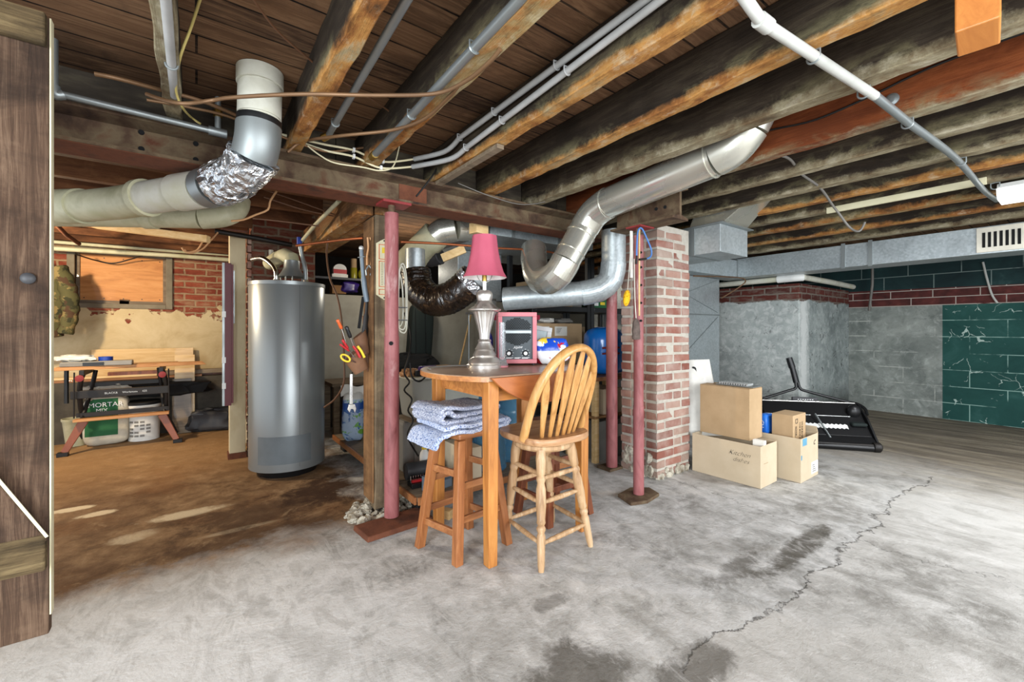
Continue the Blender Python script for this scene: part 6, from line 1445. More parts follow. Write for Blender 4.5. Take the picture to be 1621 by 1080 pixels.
# storage bin on the case with clutter
bn = at(660, 622, 2.95)
sb_ = thing('storage_bin', 'frosted grey storage bin full of odds behind the table left end', 'bin', (1.45, 2.93, .50))
bx0, bx1, by0, by1, bz0, bz1 = 1.20, 1.78, 2.80, 3.10, .505, .79
mb = MB(); mb.hexa([(bx0 + .03, by0 + .03, bz0), (bx1 - .03, by0 + .03, bz0), (bx1 - .03, by1 - .03, bz0), (bx0 + .03, by1 - .03, bz0)], [(bx0, by0, bz1), (bx1, by0, bz1), (bx1, by1, bz1), (bx0, by1, bz1)]); mb.build('tub', M['bin'], sb_, bev=.02, seg=3)
mb = MB(); mb.box(bx0 - .015, bx1 + .015, by0 - .015, by1 + .015, bz1 + .001, bz1 + .018); mb.build('rim', M['pvc'], sb_, bev=.004)
solo(MB().box(1.18, 1.80, 2.78, 3.08, .501, .5045), 'board', M['greylumber'], 'thin board under the frosted storage bin', 'board')
dr_ = thing('cordless_drill', 'dark purple cordless tool lying on the storage bin', 'tool', (1.32, 2.86, .81))
MB().tube([(1.28, 2.86, .845), (1.40, 2.84, .85)], .034, 16).build('body', M['purple'], dr_, sm=50)
MB().obox((1.27, 2.87, .83), .05, .06, .04).build('battery', M['black'], dr_, bev=.004)
solo(MB().obox((1.47, 2.93, .84), .20, .10, .06, rz(.1)), 'carton', M['card'], 'small brown carton on the storage bin', 'box', bev=.003)
mb = MB(); pillow(mb, (1.24, 2.92, .83), .12, .1, .05, None, .3, 31); mb.jitter(.008); solo(mb, 'rag', M['tan'], 'crumpled orange tan rag on the storage bin by the red pole', 'rag', sm=40)
run('coiled_cable', [onY(640, 495, 2.95), onY(650, 530, 2.9), onY(648, 560, 2.8), onY(640, 590, 2.78), onY(648, 605, 2.77), onY(640, 618, 2.77), onY(652, 632, 2.77), onY(646, 650, 2.77), onY(654, 665, 2.77), onY(645, 690, 2.77), onY(662, 722, 2.62)], .006, M['blackcable'], 'black zigzag power cord hanging down in front of the storage bin', 'cord')
run('black_cable', [onY(649, 575, 2.77), onY(652, 596, 2.75), onY(664, 604, 2.73), onY(678, 592, 2.65)], .006, M['blackcable'], 'black cord swagged from the storage bin to the table', 'cord')
# water jugs under the table
def jug(p, h_, r_, l):
    t_ = thing('water_jug', l, 'water jug', p, 'blue water jugs behind the table')
    pr = [(r_ * .9, 0), (r_, .015)]
    k = 5
    for i in range(k): z = .03 + (h_ * .7 - .03) * i / k; pr += [(r_, z), (r_ * .94, z + h_ * .05), (r_, z + h_ * .10)]
    pr += [(r_, h_ * .75), (r_ * .6, h_ * .9), (r_ * .3, h_ * .93), (r_ * .3, h_ * .97)]
    MB().lathe(pr, p, 28).build('bottle', M['bluejug'], t_, sm=40); MB().lathe([(r_ * .33, h_ * .97), (r_ * .33, h_ * 1.03)], p, 18).build('cap', M['deepblue'], t_, sm=40)
jug(V(1.92, 3.06, .501), .36, .105, 'ribbed blue water jug right of the storage bin')
jug(V(1.72, 2.62, .129), .45, .125, 'large blue water jug standing low behind the table leg')
jug(V(1.98, 2.74, .129), .52, .12, 'blue water jug behind the drop leaf of the table')
solo(MB().box(1.70, 2.08, 2.90, 3.2, .129, .50), 'carton', M['carddark'], 'brown carton under the ribbed water jug', 'box', bev=.004)
solo(MB().box(1.44, 1.58, 2.50, 2.80, .129, .34), 'carton', M['cardpale'], 'pale carton on the low platform behind the stool', 'box', bev=.004)
# things against the middle wall
gb = at(664, 570, 4.9)
gbx, gby = onY(664, 530, 5.12).x, 5.12
bg = thing('garment_bag', 'tall black fabric bag standing against the grey wall by the flex duct', 'bag', (gbx, gby, .57))
mb = MB(); pillow(mb, (gbx, gby, 1.02), .30, .20, .90, Matrix.Rotation(.06, 4, 'Y'), .05, 41, p=.4); mb.build('body', M['darkgreen'], bg, sm=60)
for s in (-.06, .07): MB().tube(smooth([(gbx + s - .03, gby - .10, .70), (gbx + s - .035, gby - .108, 1.0), (gbx + s - .04, gby - .10, 1.4)], 5), .004, 6).build('zip', M['black'], bg)
tabx = thing('rear_bench', 'dark bench along the grey wall piled with black cloth', 'bench', (1.9, 4.95, 0))
MB().box(1.15, 2.5, 4.75, 5.27, .535, .57).build('top', M['greylumber'], tabx, bev=.003)
for x in (1.2, 2.44):
    for y in (4.8, 5.2): MB().box(x - .03, x + .03, y - .03, y + .03, 0, .534).build('leg', M['greylumber'], tabx)
mb = MB(); pillow(mb, (2.12, 4.98, .715), .58, .36, .24, None, .3, 44, p=.7); mb.jitter(.015); solo(mb, 'cloth_heap', M['cloth'], 'heap of black cloth on the rear bench behind the lamp', 'cloth', sm=40)
br0 = onY(727, 580, 4.7); br1 = onY(747, 492, 5.2)
brm = thing('broom', 'thin wooden broom handle leaning behind the lamp', 'broom', br0)
dirb = (br1 - br0).normalized()
MB().tube([br0 - dirb * .1, br1], .012, 12).build('handle', M['pine'], brm, sm=50); MB().tube([br1, br1 + dirb * .05], .014, 12).build('grip', M['oak'], brm, sm=50)
MB().bar(br0 - dirb * .1, br0 - dirb * .28, .16, .04, .24, .05).build('bristles', M['greylumber'], brm)
# crawl space shelf things
sh_z = onY(540, 439, 5.34).z
ws = thing('wall_shelf', 'dark wall shelf in the crawl space behind the water heater', 'shelf', (1.4, 5.45, sh_z - .03))
MB().box(.96, 1.75, 5.33, 5.56, sh_z - .03, sh_z - .002).build('board', M['darkgrey'], ws, bev=.003)
for x in (1.0, 1.7): MB().box(x, x + .03, 5.50, 5.54, 1.556, sh_z - .031).build('bracket', M['greylumber'], ws)
c = onY(537, 437, 5.40); dm = thing('round_tin', 'round topped red and white dispenser on the dark wall shelf', 'tin', (c.x, 5.40, sh_z))
mb = MB(); mb.prism([(-.075, 0), (.075, 0), (.075, .10)] + [(.075 * math.cos(a_ * PI / 12), .10 + .06 * math.sin(a_ * PI / 12)) for a_ in range(13)] + [(-.075, .10)], (c.x, 5.36, sh_z), (1, 0, 0), (0, 0, 1), -.06); mb.build('body', M['white'], dm)
MB().box(c.x - .076, c.x + .076, 5.355, 5.3595, sh_z + .045, sh_z + .095).build('red_band', M['red'], dm)
MB().box(c.x - .095, c.x + .085, 5.342, 5.358, sh_z + .0, sh_z + .036).build('white_sign', M['paper'], dm)
c = onY(560, 437, 5.42)
bb = thing('bottle', 'yellow green bottle with a pale cap on the dark wall shelf', 'bottle', (c.x, 5.42, sh_z))
MB().lathe([(.036, .001), (.038, .01), (.038, .13), (.036, .135)], (c.x, 5.42, sh_z), 24).build('body', M['olivejar'], bb, sm=40); MB().lathe([(.034, .136), (.034, .245), (.03, .248)], (c.x, 5.42, sh_z), 24).build('cap', M['card'], bb, sm=40)
solo(MB().sph(V(onY(572, 428, 5.44).x, 5.44, sh_z + .064), .045, .04, .065), 'gourd_jar', M['olivejar'], 'round dull green jar beside the yellow green bottle', 'jar', sm=60)
mb = MB(); pillow(mb, onY(553, 455, 5.42) + V(0, 0, .0), .21, .12, .13, None, .2, 52); solo(mb, 'wire_packet', M['purple'], 'purple wrapped packet of black cable on the grey wall ledge', 'packet', sm=50)
solo(MB().obox(onY(535, 459, 5.46), .16, .12, .10), 'red_box', M['carddark'], 'dark red brown box behind the purple packet', 'box')
# ---- black steel shelving behind the table
def shelving(x0, x1, y0, y1, zs_, label):
    t_ = thing('shelving_unit', label, 'shelving', ((x0 + x1) / 2, (y0 + y1) / 2, 0), 'black steel shelving units')
    for x in (x0, x1 - .045):
        for y in (y0, y1 - .04): MB().box(x, x + .045, y, y + .04, 0, 1.87).build('upright', M['black'], t_, bev=.003)
    for z in zs_:
        MB().box(x0 + .046, x1 - .046, y0 + .002, y1 - .002, z - .05, z).build('shelf', M['black'], t_, bev=.003)
    return t_
SY0, SY1 = 3.05, 3.45
ZS = (.35, .80, 1.365)
shelving(2.47, 3.235, SY0, SY1, ZS, 'black steel shelving unit with cartons behind the bow back chair')
shelving(3.245, 3.82, SY0, SY1, ZS, 'black steel shelving unit partly hidden behind the brick pillar')
# smile carton
c0 = onY(859, 482, 3.10); sm_ = thing('carton', 'brown carton with a black smile arrow on the upper black shelf', 'box', (2.75, 3.2, 1.366))
MB().box(2.53, 3.02, 3.09, 3.38, 1.367, 1.60).build('box', M['card'], sm_, bev=.004)
MB().box(2.74, 2.80, 3.0868, 3.0895, 1.367, 1.60).build('tape', M['panelgrey'], sm_)
mb = MB(); q = smooth([(2.66, 3.0865, 1.525), (2.72, 3.0865, 1.475), (2.80, 3.0865, 1.462), (2.88, 3.0865, 1.485), (2.92, 3.0865, 1.51)], 6); mb.tube(q, [.002 + .007 * math.sin(PI * min(.95, .05 + i / len(q))) for i in range(len(q))], 8, sq=.15); mb.build('smile_arrow', M['ink'], sm_)
MB().prism([(0, 0), (-.03, .028), (.012, .04)], (2.935, 3.0865, 1.49), (1, 0, 0), (0, 0, 1), .001).build('arrow_head', M['ink'], sm_)
solo(MB().box(3.04, 3.18, 3.12, 3.36, 1.367, 1.58), 'carton', M['greycase'], 'grey carton right of the smile carton on the upper shelf', 'box', bev=.004)
c = thing('carton', 'green printed carton at the right end of the upper shelf', 'box', (3.42, 3.2, 1.367))
MB().box(3.30, 3.53, 3.10, 3.3, 1.367, 1.46).build('box', M['green'], c, bev=.003); MB().box(3.30, 3.53, 3.11, 3.3, 1.461, 1.58).build('white_top', M['paper'], c, bev=.003)
MB().box(3.34, 3.40, 3.096, 3.0995, 1.39, 1.42).build('print', M['knob'], c); MB().box(3.43, 3.50, 3.096, 3.0995, 1.40, 1.43).build('print', M['yellow'], c)
cn = thing('metal_can', 'pale metal can at the far right of the upper black shelf', 'can', (3.64, 3.2, 1.367))
MB().lathe([(.075, 0), (.075, .16), (.07, .165)], (3.64, 3.2, 1.367), 28).build('can', M['tin'], cn, sm=40)
lc = thing('carton', 'wide carton with two white labels on the lower black shelf', 'box', (2.8, 3.2, .80))
MB().box(2.42 + .11, 3.14, 3.08, 3.4, .802, 1.20).build('box', M['card'], lc, bev=.004)
for x0, x1 in ((2.60, 2.70), (2.77, 2.93)): MB().box(x0, x1, 3.077, 3.0795, 1.08, 1.17).build('label', M['paper'], lc)
for k in range(4): MB().box(2.79, 2.86 - .01 * k, 3.0755, 3.0768, 1.15 - k * .014, 1.154 - k * .014).build('label_print', M['ink'], lc)
solo(MB().box(3.31, 3.66, 3.09, 3.38, .802, 1.17), 'carton', M['cardpale'], 'pale carton behind the blue pressure tank', 'box', bev=.004)
for i, (x, z, m_, l) in enumerate(((2.72, 1.202, 'paper', 'white papers on the two label carton'), (2.95, 1.202, 'greycase', 'grey folded paper beside the white papers on the carton'))):
    mb = MB(); pillow(mb, (x, 3.2, z + .025), .2, .18, .05, None, .2, 60 + i); solo(mb, 'paper_pile', M[m_], l, 'papers', sm=40)
# left jars and the red lid
gsh = thing('small_shelf', 'small grey shelf holding jars behind the lamp', 'shelf', (2.15, 3.3, 0))
MB().box(2.00, 2.34, 3.2, 3.45, 1.28, 1.30).build('board', M['greycase'], gsh, bev=.002)
for x in (2.02, 2.32):
    for y in (3.22, 3.42): MB().cyl((x, y, .129), (x, y, 1.279), .006, n=8).build('rod', M['zinc'], gsh)
for i, (x, h_, r_, l) in enumerate(((2.07, .165, .028, 'tall glass jar on the small grey shelf right of the lamp'), (2.17, .10, .045, 'short grey jar on the small grey shelf'))):
    t_ = thing('jar', l, 'jar', (x, 3.27, 1.301)); MB().lathe([(r_, 0), (r_, h_ * .9), (r_ * .9, h_)], (x, 3.27, 1.301), 24).build('glass', M['tin'], t_, sm=40); MB().lathe([(r_ * .95, h_ + .001), (r_ * .95, h_ + .02)], (x, 3.27, 1.301), 24).build('lid', M['greycase'], t_, sm=40)
p0 = onY(793, 503, 2.9); p1 = onY(835, 488, 2.9)
solo(MB().box(2.13, 2.42, 2.88, 3.18, 1.225, 1.268), 'red_case', M['redlid'], 'flat crimson case above and behind the air purifier', 'case', bev=.004)
cs = thing('stand_box', 'dark cabinet under the flat crimson case', 'cabinet', (2.27, 3.0, 0))
MB().box(2.20, 2.42, 2.92, 3.18, 0.55, 1.222).build('body', M['darkgrey'], cs); MB().box(2.22, 2.40, 2.915, 2.9195, .58, 1.2).build('door', M['darkgrey'], cs)
MB().box(2.22, 2.34, 3.0, 3.16, .129, .549).build('plinth', M['darkgrey'], cs)
# blue pressure tank on a wooden stand
tkx, tky = 3.04, 2.70
sd_ = thing('wooden_stand', 'rough wooden stand carrying the blue pressure tank', 'stand', (tkx, tky, 0))
MB().box(tkx - .33, tkx + .24, tky - .2, tky + .2, .70, .735).build('top', M['lumber'], sd_, bev=.004)
for x in (-.29, .20):
    for y in (-.16, .16): MB().bar((tkx + x, tky + y, 0), (tkx + x, tky + y, .699), .045, .045).build('leg', M['pine'], sd_)
MB().box(tkx - .33, tkx + .24, tky - .19, tky + .2, .38, .40).build('shelf', M['carddark'], sd_)
pt = thing('pressure_tank', 'glossy blue pressure tank between the chair back and red post', 'tank', (tkx, tky, .736))
MB().lathe([(.10, 0), (.17, .02), (.188, .06), (.188, .31), (.18, .36), (.15, .40), (.09, .425), (.0, .432)], (tkx, tky, .737), 48, caps=False).build('shell', M['tank'], pt, sm=60)
for z in (.93, .98): MB().tube([(tkx - .20, tky - .16, z), (tkx - .10, tky - .19, z + .005), (tkx - .02, tky - .195, z)], .008, 8).build('red_clip', M['redplate'], pt)
c = thing('carton', 'small open carton under the blue tank on the wooden stand', 'box', (tkx - .1, tky, .40))
MB().box(tkx - .2, tkx + .05, tky - .17, tky + .1, .402, .62).build('box', M['cardpale'], c, bev=.003)
c = thing('carton', 'grey white printed carton on the floor under the wooden stand', 'box', (tkx - .03, tky - .02, 0))
MB().box(tkx - .24, tkx + .15, tky - .15, tky + .18, .0, .34).build('box', M['greycase'], c, bev=.003)
MB().box(tkx - .02, tkx + .10, tky - .1535, tky - .1505, .18, .29).build('label', M['paper'], c); MB().box(tkx - .12, tkx - .0, tky - .1535, tky - .1505, .05, .11).build('print', M['ink'], c)
# ---- hangings on the front red post by the pillar
yp = 1.795
sp = thing('yellow_scrubber', 'yellow oval mesh scrubber hanging on the brick pillar post', 'scrubber', onY(992, 472, 1.86))
c = onY(992, 472, 1.86)
MB().sph(c, .028, .02, .056, 20, 14, Matrix.Rotation(.2, 4, 'Y')).build('pad', M['sponge'], sp, sm=60); MB().tube(smooth([c + V(.01, 0, .055), c + V(.015, 0, .10), onY(999, 380, 1.83)], 5), .002, 6).build('string', M['pvc'], sp)
ms = thing('mesh_glove', 'brown mesh bag tied round the red post in front of the pillar', 'bag', onY(1007, 520, 1.80))
c = onY(1007, 522, 1.80); mb = MB(); mb.tube(smooth([c + V(0, 0, .075), c + V(0, 0, .05), c, c + V(0, 0, -.05), c + V(.0, 0, -.065)], 5), [.006, .010, .014, .018, .022, .026, .028, .030, .031, .032, .033, .034, .034, .034, .034, .034, .034, .033, .032, .03, .028][:21], 18, sq=.6); mb.jitter(.002); mb.build('body', M['mesh'], ms, sm=50)
MB().tube(smooth([c + V(0, 0, .07), onY(1005, 470, 1.80), onY(1004, 410, 1.805)], 5), .003, 6).build('cord', M['pvc'], ms)
bgc = thing('bungee_cord', 'blue bungee cord looped over the top of the red post by the pillar', 'cord', onY(1015, 380, 1.79))
MB().tube(smooth([onY(1008, 412, 1.79), onY(1008, 392, 1.79), onY(1010, 366, 1.79), onY(1016, 362, 1.79), onY(1024, 378, 1.79), onY(1031, 396, 1.79), onY(1030, 406, 1.79), onY(1023, 410, 1.79)], 6), .0055, 10).build('cord', M['bluecord'], bgc, sm=50)
for a_, b_ in (((1023, 410), (1012, 411)), ((1008, 405), (1007, 418))): MB().tube([onY(*a_, 1.79), onY(*b_, 1.79)], .007, 8).build('hook', M['blackmetal'], bgc, sm=50)
st = thing('thin_stick', 'thin pale wooden stick standing along the red post by the pillar', 'stick', onY(1012, 480, 1.80))
MB().bar(onY(1012, 500, 1.80), onY(1012, 362, 1.80), .009, .006).build('stick', M['pine'], st)
MB().box(onY(997, 380, 1.88).x, onY(1000, 380, 1.88).x, 1.87, 1.88, onY(998, 440, 1.88).z, onY(998, 366, 1.88).z).build('strip', M['paper'], st)
# ================================================================ boxes and lawn sweeper at right
def carton(name, label, c0, c1, dep, z0, h_, m_, th=.004, group=None, open_=True, flaps=()):
    """box whose front runs c0 -> c1 (ground points) and goes dep deep to the left of that direction"""
    c0 = Vector((c0[0], c0[1], 0)); c1 = Vector((c1[0], c1[1], 0)); ux = (c1 - c0); L = ux.length; ux.normalize(); uy = Vector((-ux.y, ux.x, 0))
    A = Matrix(((ux.x, uy.x, 0, c0.x), (ux.y, uy.y, 0, c0.y), (0, 0, 1, 0), (0, 0, 0, 1)))
    cen = A @ Vector((L / 2, dep / 2, 0)); t_ = thing(name, label, 'box', (cen.x, cen.y, z0), group)
    mb = MB(A); e = th
    mb.box(0, L, 0, e, z0, z0 + h_); mb.box(0, L, dep - e, dep, z0, z0 + h_); mb.box(0, e, e, dep - e, z0, z0 + h_); mb.box(L - e, L, e, dep - e, z0, z0 + h_); mb.box(e, L - e, e, dep - e, z0, z0 + e)
    if not open_: mb.box(0, L, 0, dep, z0 + h_ + .0004, z0 + h_ + e)
    mb.build('box', m_, t_, bev=.002, seg=1)
    return t_, A, L
big0 = V(3.235, 1.94, 0); big1 = V(3.244, 1.419, 0)
bh = .302
b1, A1, L1 = carton('carton', 'wide lower cardboard box with handwriting beside the brick pillar', big0, big1, .273, .001, bh, M['cardpale'])
o = A1 @ V(L1 * .56, -.0012, bh * .68); ux = (A1.to_3x3() @ V(1, 0, 0))
lettering('handwriting', 'Kitchen', M['ink'], b1, o, ux, (0, 0, 1), .050, .5, wt=-.0012)
lettering('handwriting', 'dishes', M['ink'], b1, o + ux * .03 + V(0, 0, -.046), ux, (0, 0, 1), .048, .5, wt=-.0012)
MB(A1).box(L1 - .08, L1 - .004, .06, .10, bh - .03, bh + .03).build('inner_flap', M['paper'], b1)
MB(A1).box(L1 + .0002, L1 + .001, .05, .12, .17, .172).build('crease', M['tape'], b1)
b2, A2, L2 = carton('carton', 'smaller open cardboard box with blue tape at the right of the stack', V(3.60, 1.64, 0), onZ(1268, 766, 0), .34, .001, .328, M['cardpale'])
MB(A2).box(L2 + .0004, L2 + .0014, .20, .33, .03, .12).build('label', M['paper'], b2)
for k in range(4): MB(A2).box(L2 + .0015, L2 + .002, .22, .29 - k * .01, .045 + k * .016, .05 + k * .016).build('label_print', M['ink'], b2)
MB(A2).box(L2 - .012, L2 + .0014, .002, .02, .17, .205).build('blue_tape', M['blueink'], b2)
MB(A2).box(L2 + .0004, L2 + .0014, .03, .11, .27, .325).build('blue_tape', M['blueink'], b2)
MB(A2 @ Matrix.Translation((0, .34, .328)) @ Matrix.Rotation(.5, 4, 'X')).box(0, L2, -.002, .002, 0, .06).build('flap', M['cardpale'], b2)
lettering('handwriting', 'C', M['ink'], b2, A2 @ V(L2 + .0012, .24, .25), A2.to_3x3() @ V(0, 1, 0), (0, 0, 1), .05, .4)
u0 = V(3.335, 1.93, 0); u1 = V(3.34, 1.54, 0)
b3, A3_, L3_ = carton('carton', 'tall plain cardboard box on top of the handwritten box', u0, u1, .21, bh + .003, .385, M['card'], open_=False)
MB(A3_).box(0, L3_, .095, .115, bh + .3928, bh + .3938).build('tape_strip', M['tape'], b3)
gk = thing('metal_grate', 'small silver slatted grate lying on the tall plain box', 'grate', A3_ @ V(L3_ * .6, .12, bh + .396))
zz = bh + .3955
MB(A3_).box(.10, L3_ - .0, .06, .19, zz, zz + .006).build('plate', M['zinc'], gk)
for i in range(12): MB(A3_).box(.12 + i * .019, .13 + i * .019, .075, .175, zz + .0065, zz + .022).build('slat', M['tin'], gk)
mb = MB(A3_ @ Matrix.Translation((-.05, .10, 0)) @ Matrix.Rotation(-.16, 4, 'X')); 
wp = thing('white_sheet', 'white board with a torn hole standing between pillar and boxes', 'board', A1 @ V(.05, .30, .0))
q0 = onY(1096, 632, 1.93)
a = [at(1094, 634, 3.62), at(1132, 628, 3.55), at(1122, 569, 3.62), at(1094, 570, 3.70)]
a = [at(1088, 690, 3.60), at(1146, 690, 3.50), at(1135, 632, 3.55), at(1123, 569, 3.62), at(1088, 570, 3.70)]
nn = (a[1] - a[0]).cross(a[3] - a[0]).normalized()
if nn.dot(V(0, 0, H) - a[0]) < 0: nn = -nn
mb = MB(); n = len(a); mb.add(a + [p - nn * .006 for p in a], [tuple(range(n)), tuple(range(2 * n - 1, n - 1, -1))] + [(i, (i + 1) % n, n + (i + 1) % n, n + i) for i in range(n)]); mb.build('sheet', M['paper'], wp)
h0 = at(1101, 580, 3.60); MB().add([h0 + nn * .06, h0 + V(.02, .0, -.012) + nn * .06, h0 + V(.025, 0, -.03) + nn * .06, h0 + V(.006, 0, -.018) + nn * .06], [(0, 1, 2, 3)])
mb = MB(); c = a[4].lerp(a[3], .33) + V(.004, 0, -.075) + nn * .012; e1 = (a[1] - a[0]).normalized(); e2 = nn.cross(e1)
if e1.cross(e2).dot(nn) < 0: e2 = -e2
mb.prism([(-.015, .018), (.004, .012), (.024, -.02), (.012, -.028), (-.004, -.004), (-.022, .004)], c, e1, e2, .002); mb.build('torn_hole', M['ink'], wp)
c2 = solo(MB(A1 @ T(.0, .29, 0)).box(-.03, .10, .01, .10, .0, .46), 'carton', M['carddark'], 'dark carton standing behind the handwritten box by the pillar', 'box', bev=.003)
# blue wrapped pack and printed carton in the right box
u = A2
pc = thing('carton', 'brown carton with black printing standing in the smaller open box', 'box', A2 @ V(L2 / 2, .17, .005))
AA = T(3.65, 1.515, .006, -PI / 2)
ph_ = .478; L2_ = L2; L2 = .18
MB(AA).box(.0, L2 - .03, .0, .24, 0, ph_).build('box', M['card'], pc, bev=.003)
fx = AA @ V(L2 - .03 + .0004, 0, 0); vx_ = AA.to_3x3() @ V(0, 0, -1); hx_ = AA.to_3x3() @ V(0, 1, 0)
lettering('print', 'prime', M['ink'], pc, AA @ V(L2 - .029, .05, ph_ - .085), vx_, hx_, .030)
mb = MB(); q = smooth([AA @ V(L2 - .0292, .048, ph_ - .092), AA @ V(L2 - .0292, .040, ph_ - .13), AA @ V(L2 - .0292, .047, ph_ - .17)], 6); mb.tube(q, .0028, 6, sq=.2); mb.build('smile_arrow', M['ink'], pc)
lettering('print', 'THE BOX INSIDE', M['ink'], pc, AA @ V(L2 - .029, .115, ph_ - .06), vx_, hx_, .026)
lettering('print', 'WAREHOUSE', M['ink'], pc, AA @ V(L2 - .029, .155, ph_ - .06), vx_, hx_, .032)
for b in ((.045, .085, ph_ - .035, ph_ - .03), (.045, .085, ph_ - .065, ph_ - .06), (.045, .05, ph_ - .06, ph_ - .035), (.08, .085, ph_ - .06, ph_ - .035)):
    MB(AA).box(L2 - .0296, L2 - .0288, *b).build('square_mark', M['ink'], pc)
mb = MB(); AAx = A2 @ T(.03, .27, .006)
pk_ = thing('blue_pack', 'glossy blue wrapped pack in the smaller open box beside the printed carton', 'pack', (3.70, 1.577, .3))
ctr = V(3.70, 1.577, 0); mb = MB(); pillow(mb, (ctr.x, ctr.y, .385), .15, .075, .16, None, .06, 71, p=.4); mb.build('film', M['bluebag'], pk_, sm=60)
fw_ = at(1214, 668, 3.42)
lettering('print', 'CH', M['knob'], pk_, (ctr.x - .0755, ctr.y + .014, .42), (0, 0, -1), (0, -1, 0), .042)
solo(MB().obox((ctr.x, ctr.y, .155), .13, .07, .29), 'carton', M['card'], 'narrow carton standing under the glossy blue pack', 'box')
# lawn sweeper
g0 = V(4.60, 1.95, 0); g1 = V(5.19, 1.235, 0)
ux = (g1 - g0).normalized(); L = (g1 - g0).length; uy = Vector((-ux.y, ux.x, 0))
A = Matrix(((ux.x, uy.x, 0, g0.x), (ux.y, uy.y, 0, g0.y), (0, 0, 1, 0), (0, 0, 0, 1)))
ls = thing('spreader', 'black push spreader with open hopper and triangular tube handle near the pier', 'spreader', A @ V(L / 2, .15, 0))
# hopper: V trough open toward the viewer
ZS_ = .88
hop = [(.0, .12), (.012, .105), (.20, .405), (.185, .415)]
def prof_prism(pts, x0, x1): mb = MB(A); mb.prism(pts, (x0, 0, 0), (0, 1, 0), (0, 0, 1), x1 - x0); return mb
prof_prism([(.0, .12), (.02, .10), (.31, .375), (.295, .39)], .03, L - .03).build('rear_wall', M['black'], ls, bev=.003)
prof_prism([(.0, .12), (.01, .10), (-.09, .045), (-.10, .06)], .03, L - .03).build('front_lip', M['black'], ls, bev=.003)
for x in (.012, L - .03): prof_prism([(-.10, .055), (.02, .075), (.33, .375), (.29, .40), (.10, .27), (-.02, .14)], x, x + .018).build('end_plate', M['black'], ls, bev=.003)
MB(A).tube([(.03, -.095, .062), (L - .03, -.095, .062)], .012, 12).build('lip_tube', M['blackmetal'], ls, sm=50)
MB(A).tube([(.03, .303, .39), (L - .03, .303, .39)], .010, 12).build('rim_tube', M['chrome'], ls, sm=50)
MB(A).tube([(.03, .17, .275), (L * .48, .17, .275)], .004, 8).build('rib', M['tin'], ls); MB(A).tube([(L * .54, .17, .275), (L - .14, .17, .275)], .004, 8).build('rib', M['tin'], ls)
mb = MB(A); nz_ = 34; x0, x1 = .10, L - .20
sl_ = lambda y: .115 + (y) * 1.12
poly = [(0, 0)]
for i in range(nz_): poly += [((x1 - x0) * i / nz_, .0 if i % 2 else .010)]
top_ = [((x1 - x0) * i / nz_, .045 + (.012 if i % 2 else 0)) for i in range(nz_ + 1)]
bot_ = [((x1 - x0) * i / nz_, 0 + (.012 if i % 2 else 0)) for i in range(nz_ + 1)]
mb.prism(bot_ + top_[::-1], (x0, .055, .172), (1, 0, 0), V(0, .70, .72), -.003); mb.build('toothed_strip', M['white'], ls)
MB(A).bar((L * .50, .12, .30), (L * .58, -.03, .10), .012, .014).build('control_rod', M['zinc'], ls, bev=.002)
MB(A).box(L - .17, L - .04, .05, .16, .20, .235).build('gear_cover', M['darkgreen'], ls, bev=.02, seg=3)
MB(A).sph((L - .10, .19, .325), .06, .05, .07).build('gear_housing', M['black'], ls, sm=60)
MB(A).tube([(.05, -.06, .035), (L - .02, -.09, .035)], .032, 16).build('lower_roller', M['black'], ls, sm=50)
MB(A).lathe([(.04, 0), (.045, .01), (.045, .05), (.035, .06)], A.inverted() @ (A @ V(L - .07, -.09, .046)), 20, Matrix.Rotation(PI / 2, 4, 'Y')).build('end_cap', M['blackmetal'], ls, sm=40)
for x in (.10, L - .12):
    MB(A).lathe([(.03, -.02), (.11, -.02), (.125, -.01), (.125, .01), (.11, .02), (.03, .02)], (x, .25, .126), 28, Matrix.Rotation(PI / 2, 4, 'Y')).build('wheel', M['black'], ls, sm=40)
yk = .315
MB(A).tube(smooth([(.0, .16, .30), (-.012, .22, .36), (.02, .29, .395), (.10, .32, .42), (L * .32, .345, .49), (L * .40, .355, .52), (L * .405, .36, .58), (L * .385, .37, .70)], 6), .0145, 12).build('handle_tube', M['black'], ls, sm=50)
MB(A).tube(smooth([(L, .16, .30), (L + .01, .22, .35), (L - .02, .29, .385), (L - .10, .32, .40), (L * .52, .345, .49), (L * .45, .355, .52), (L * .43, .36, .58), (L * .40, .37, .70)], 6), .0145, 12).build('handle_tube', M['black'], ls, sm=50)
MB(A).tube([(L * .41, .36, .58), (L * .375, .372, .74)], .027, 14).build('handle_sleeve', M['black'], ls, sm=50)
MB(A).tube([(L * .375, .372, .735), (L * .345, .38, .84)], [.032, .030], 14).build('grip', M['black'], ls, sm=50)
MB(A).cyl((L * .37, .36, .745), (L * .37, .345, .745), .008, n=10).build('bolt', M['chrome'], ls)
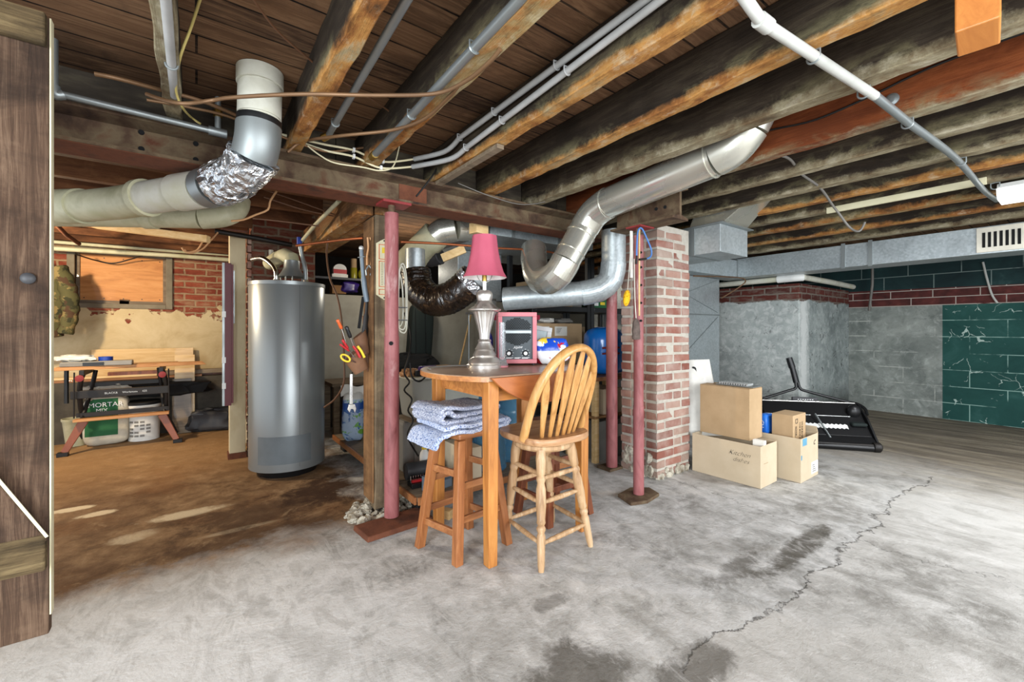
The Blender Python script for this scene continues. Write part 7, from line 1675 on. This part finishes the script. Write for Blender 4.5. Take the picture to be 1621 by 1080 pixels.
MB(A).box(L * .36, L * .62, .33, .36, .385, .43).build('deflector', M['darkgrey'], ls, bev=.008)
mb = MB(A)
for i in range(7): mb.obox((L * .42 + i * .022, .3275, .407), .012, .002, .008)
mb.build('deflector_marks', M['knob'], ls)
# ================================================================ camera, lamps, world
cam = bpy.data.objects.new('camera', bpy.data.cameras.new('camera')); C.objects.link(cam)
cam.data.sensor_width = 36; cam.data.lens = F / 1621 * 36; cam.data.shift_y = -18 / 1621; cam.data.clip_start = .02
cam.location = (0, 0, H); cam.rotation_euler = (PI / 2, 0, -YAW); SC.camera = cam
def area(name, loc, rot, sx, sy, power, col=(1, 1, 1), spread=PI):
    l = bpy.data.lights.new(name, 'AREA'); l.shape = 'RECTANGLE'; l.size = sx; l.size_y = sy; l.energy = power; l.color = col
    o = bpy.data.objects.new(name, l); C.objects.link(o); o.location = loc; o.rotation_euler = rot; return o
def point(name, loc, power, col, r=.05):
    l = bpy.data.lights.new(name, 'POINT'); l.energy = power; l.color = col; l.shadow_soft_size = r
    o = bpy.data.objects.new(name, l); C.objects.link(o); o.location = loc; return o
area('tube_lamp', (4.17, -.25, 1.955), (0, 0, 0), .2, 1.1, 34, (.94, .97, 1))
area('daylight_from_outside_door', (-2.4, -.6, 1.15), (0, -PI / 2, rad(14)), 1.9, 1.6, 105, (.88, .95, 1))
area('fill_behind', (1.6, -2.5, 1.3), (PI / 2, 0, 0), 4.2, 1.6, 110, (.92, .96, 1))  # unseen fill light added behind the camera to brighten the room
point('room_bulb', (-1.35, 4.6, 1.85), 85, (1, .80, .54), .05)
point('shelf_light', (1.9, 4.5, 1.8), 9, (1, .9, .75), .06)  # small warm point light over the rear middle area
w = bpy.data.worlds.new('world'); SC.world = w; w.use_nodes = True
w.node_tree.nodes['Background'].inputs[0].default_value = (.86, .92, 1, 1); w.node_tree.nodes['Background'].inputs[1].default_value = .9
vs_ = SC.view_settings; vs_.view_transform = 'Standard'; vs_.look = 'None'; vs_.exposure = 0.9; vs_.gamma = 1; vs_.use_curve_mapping = False
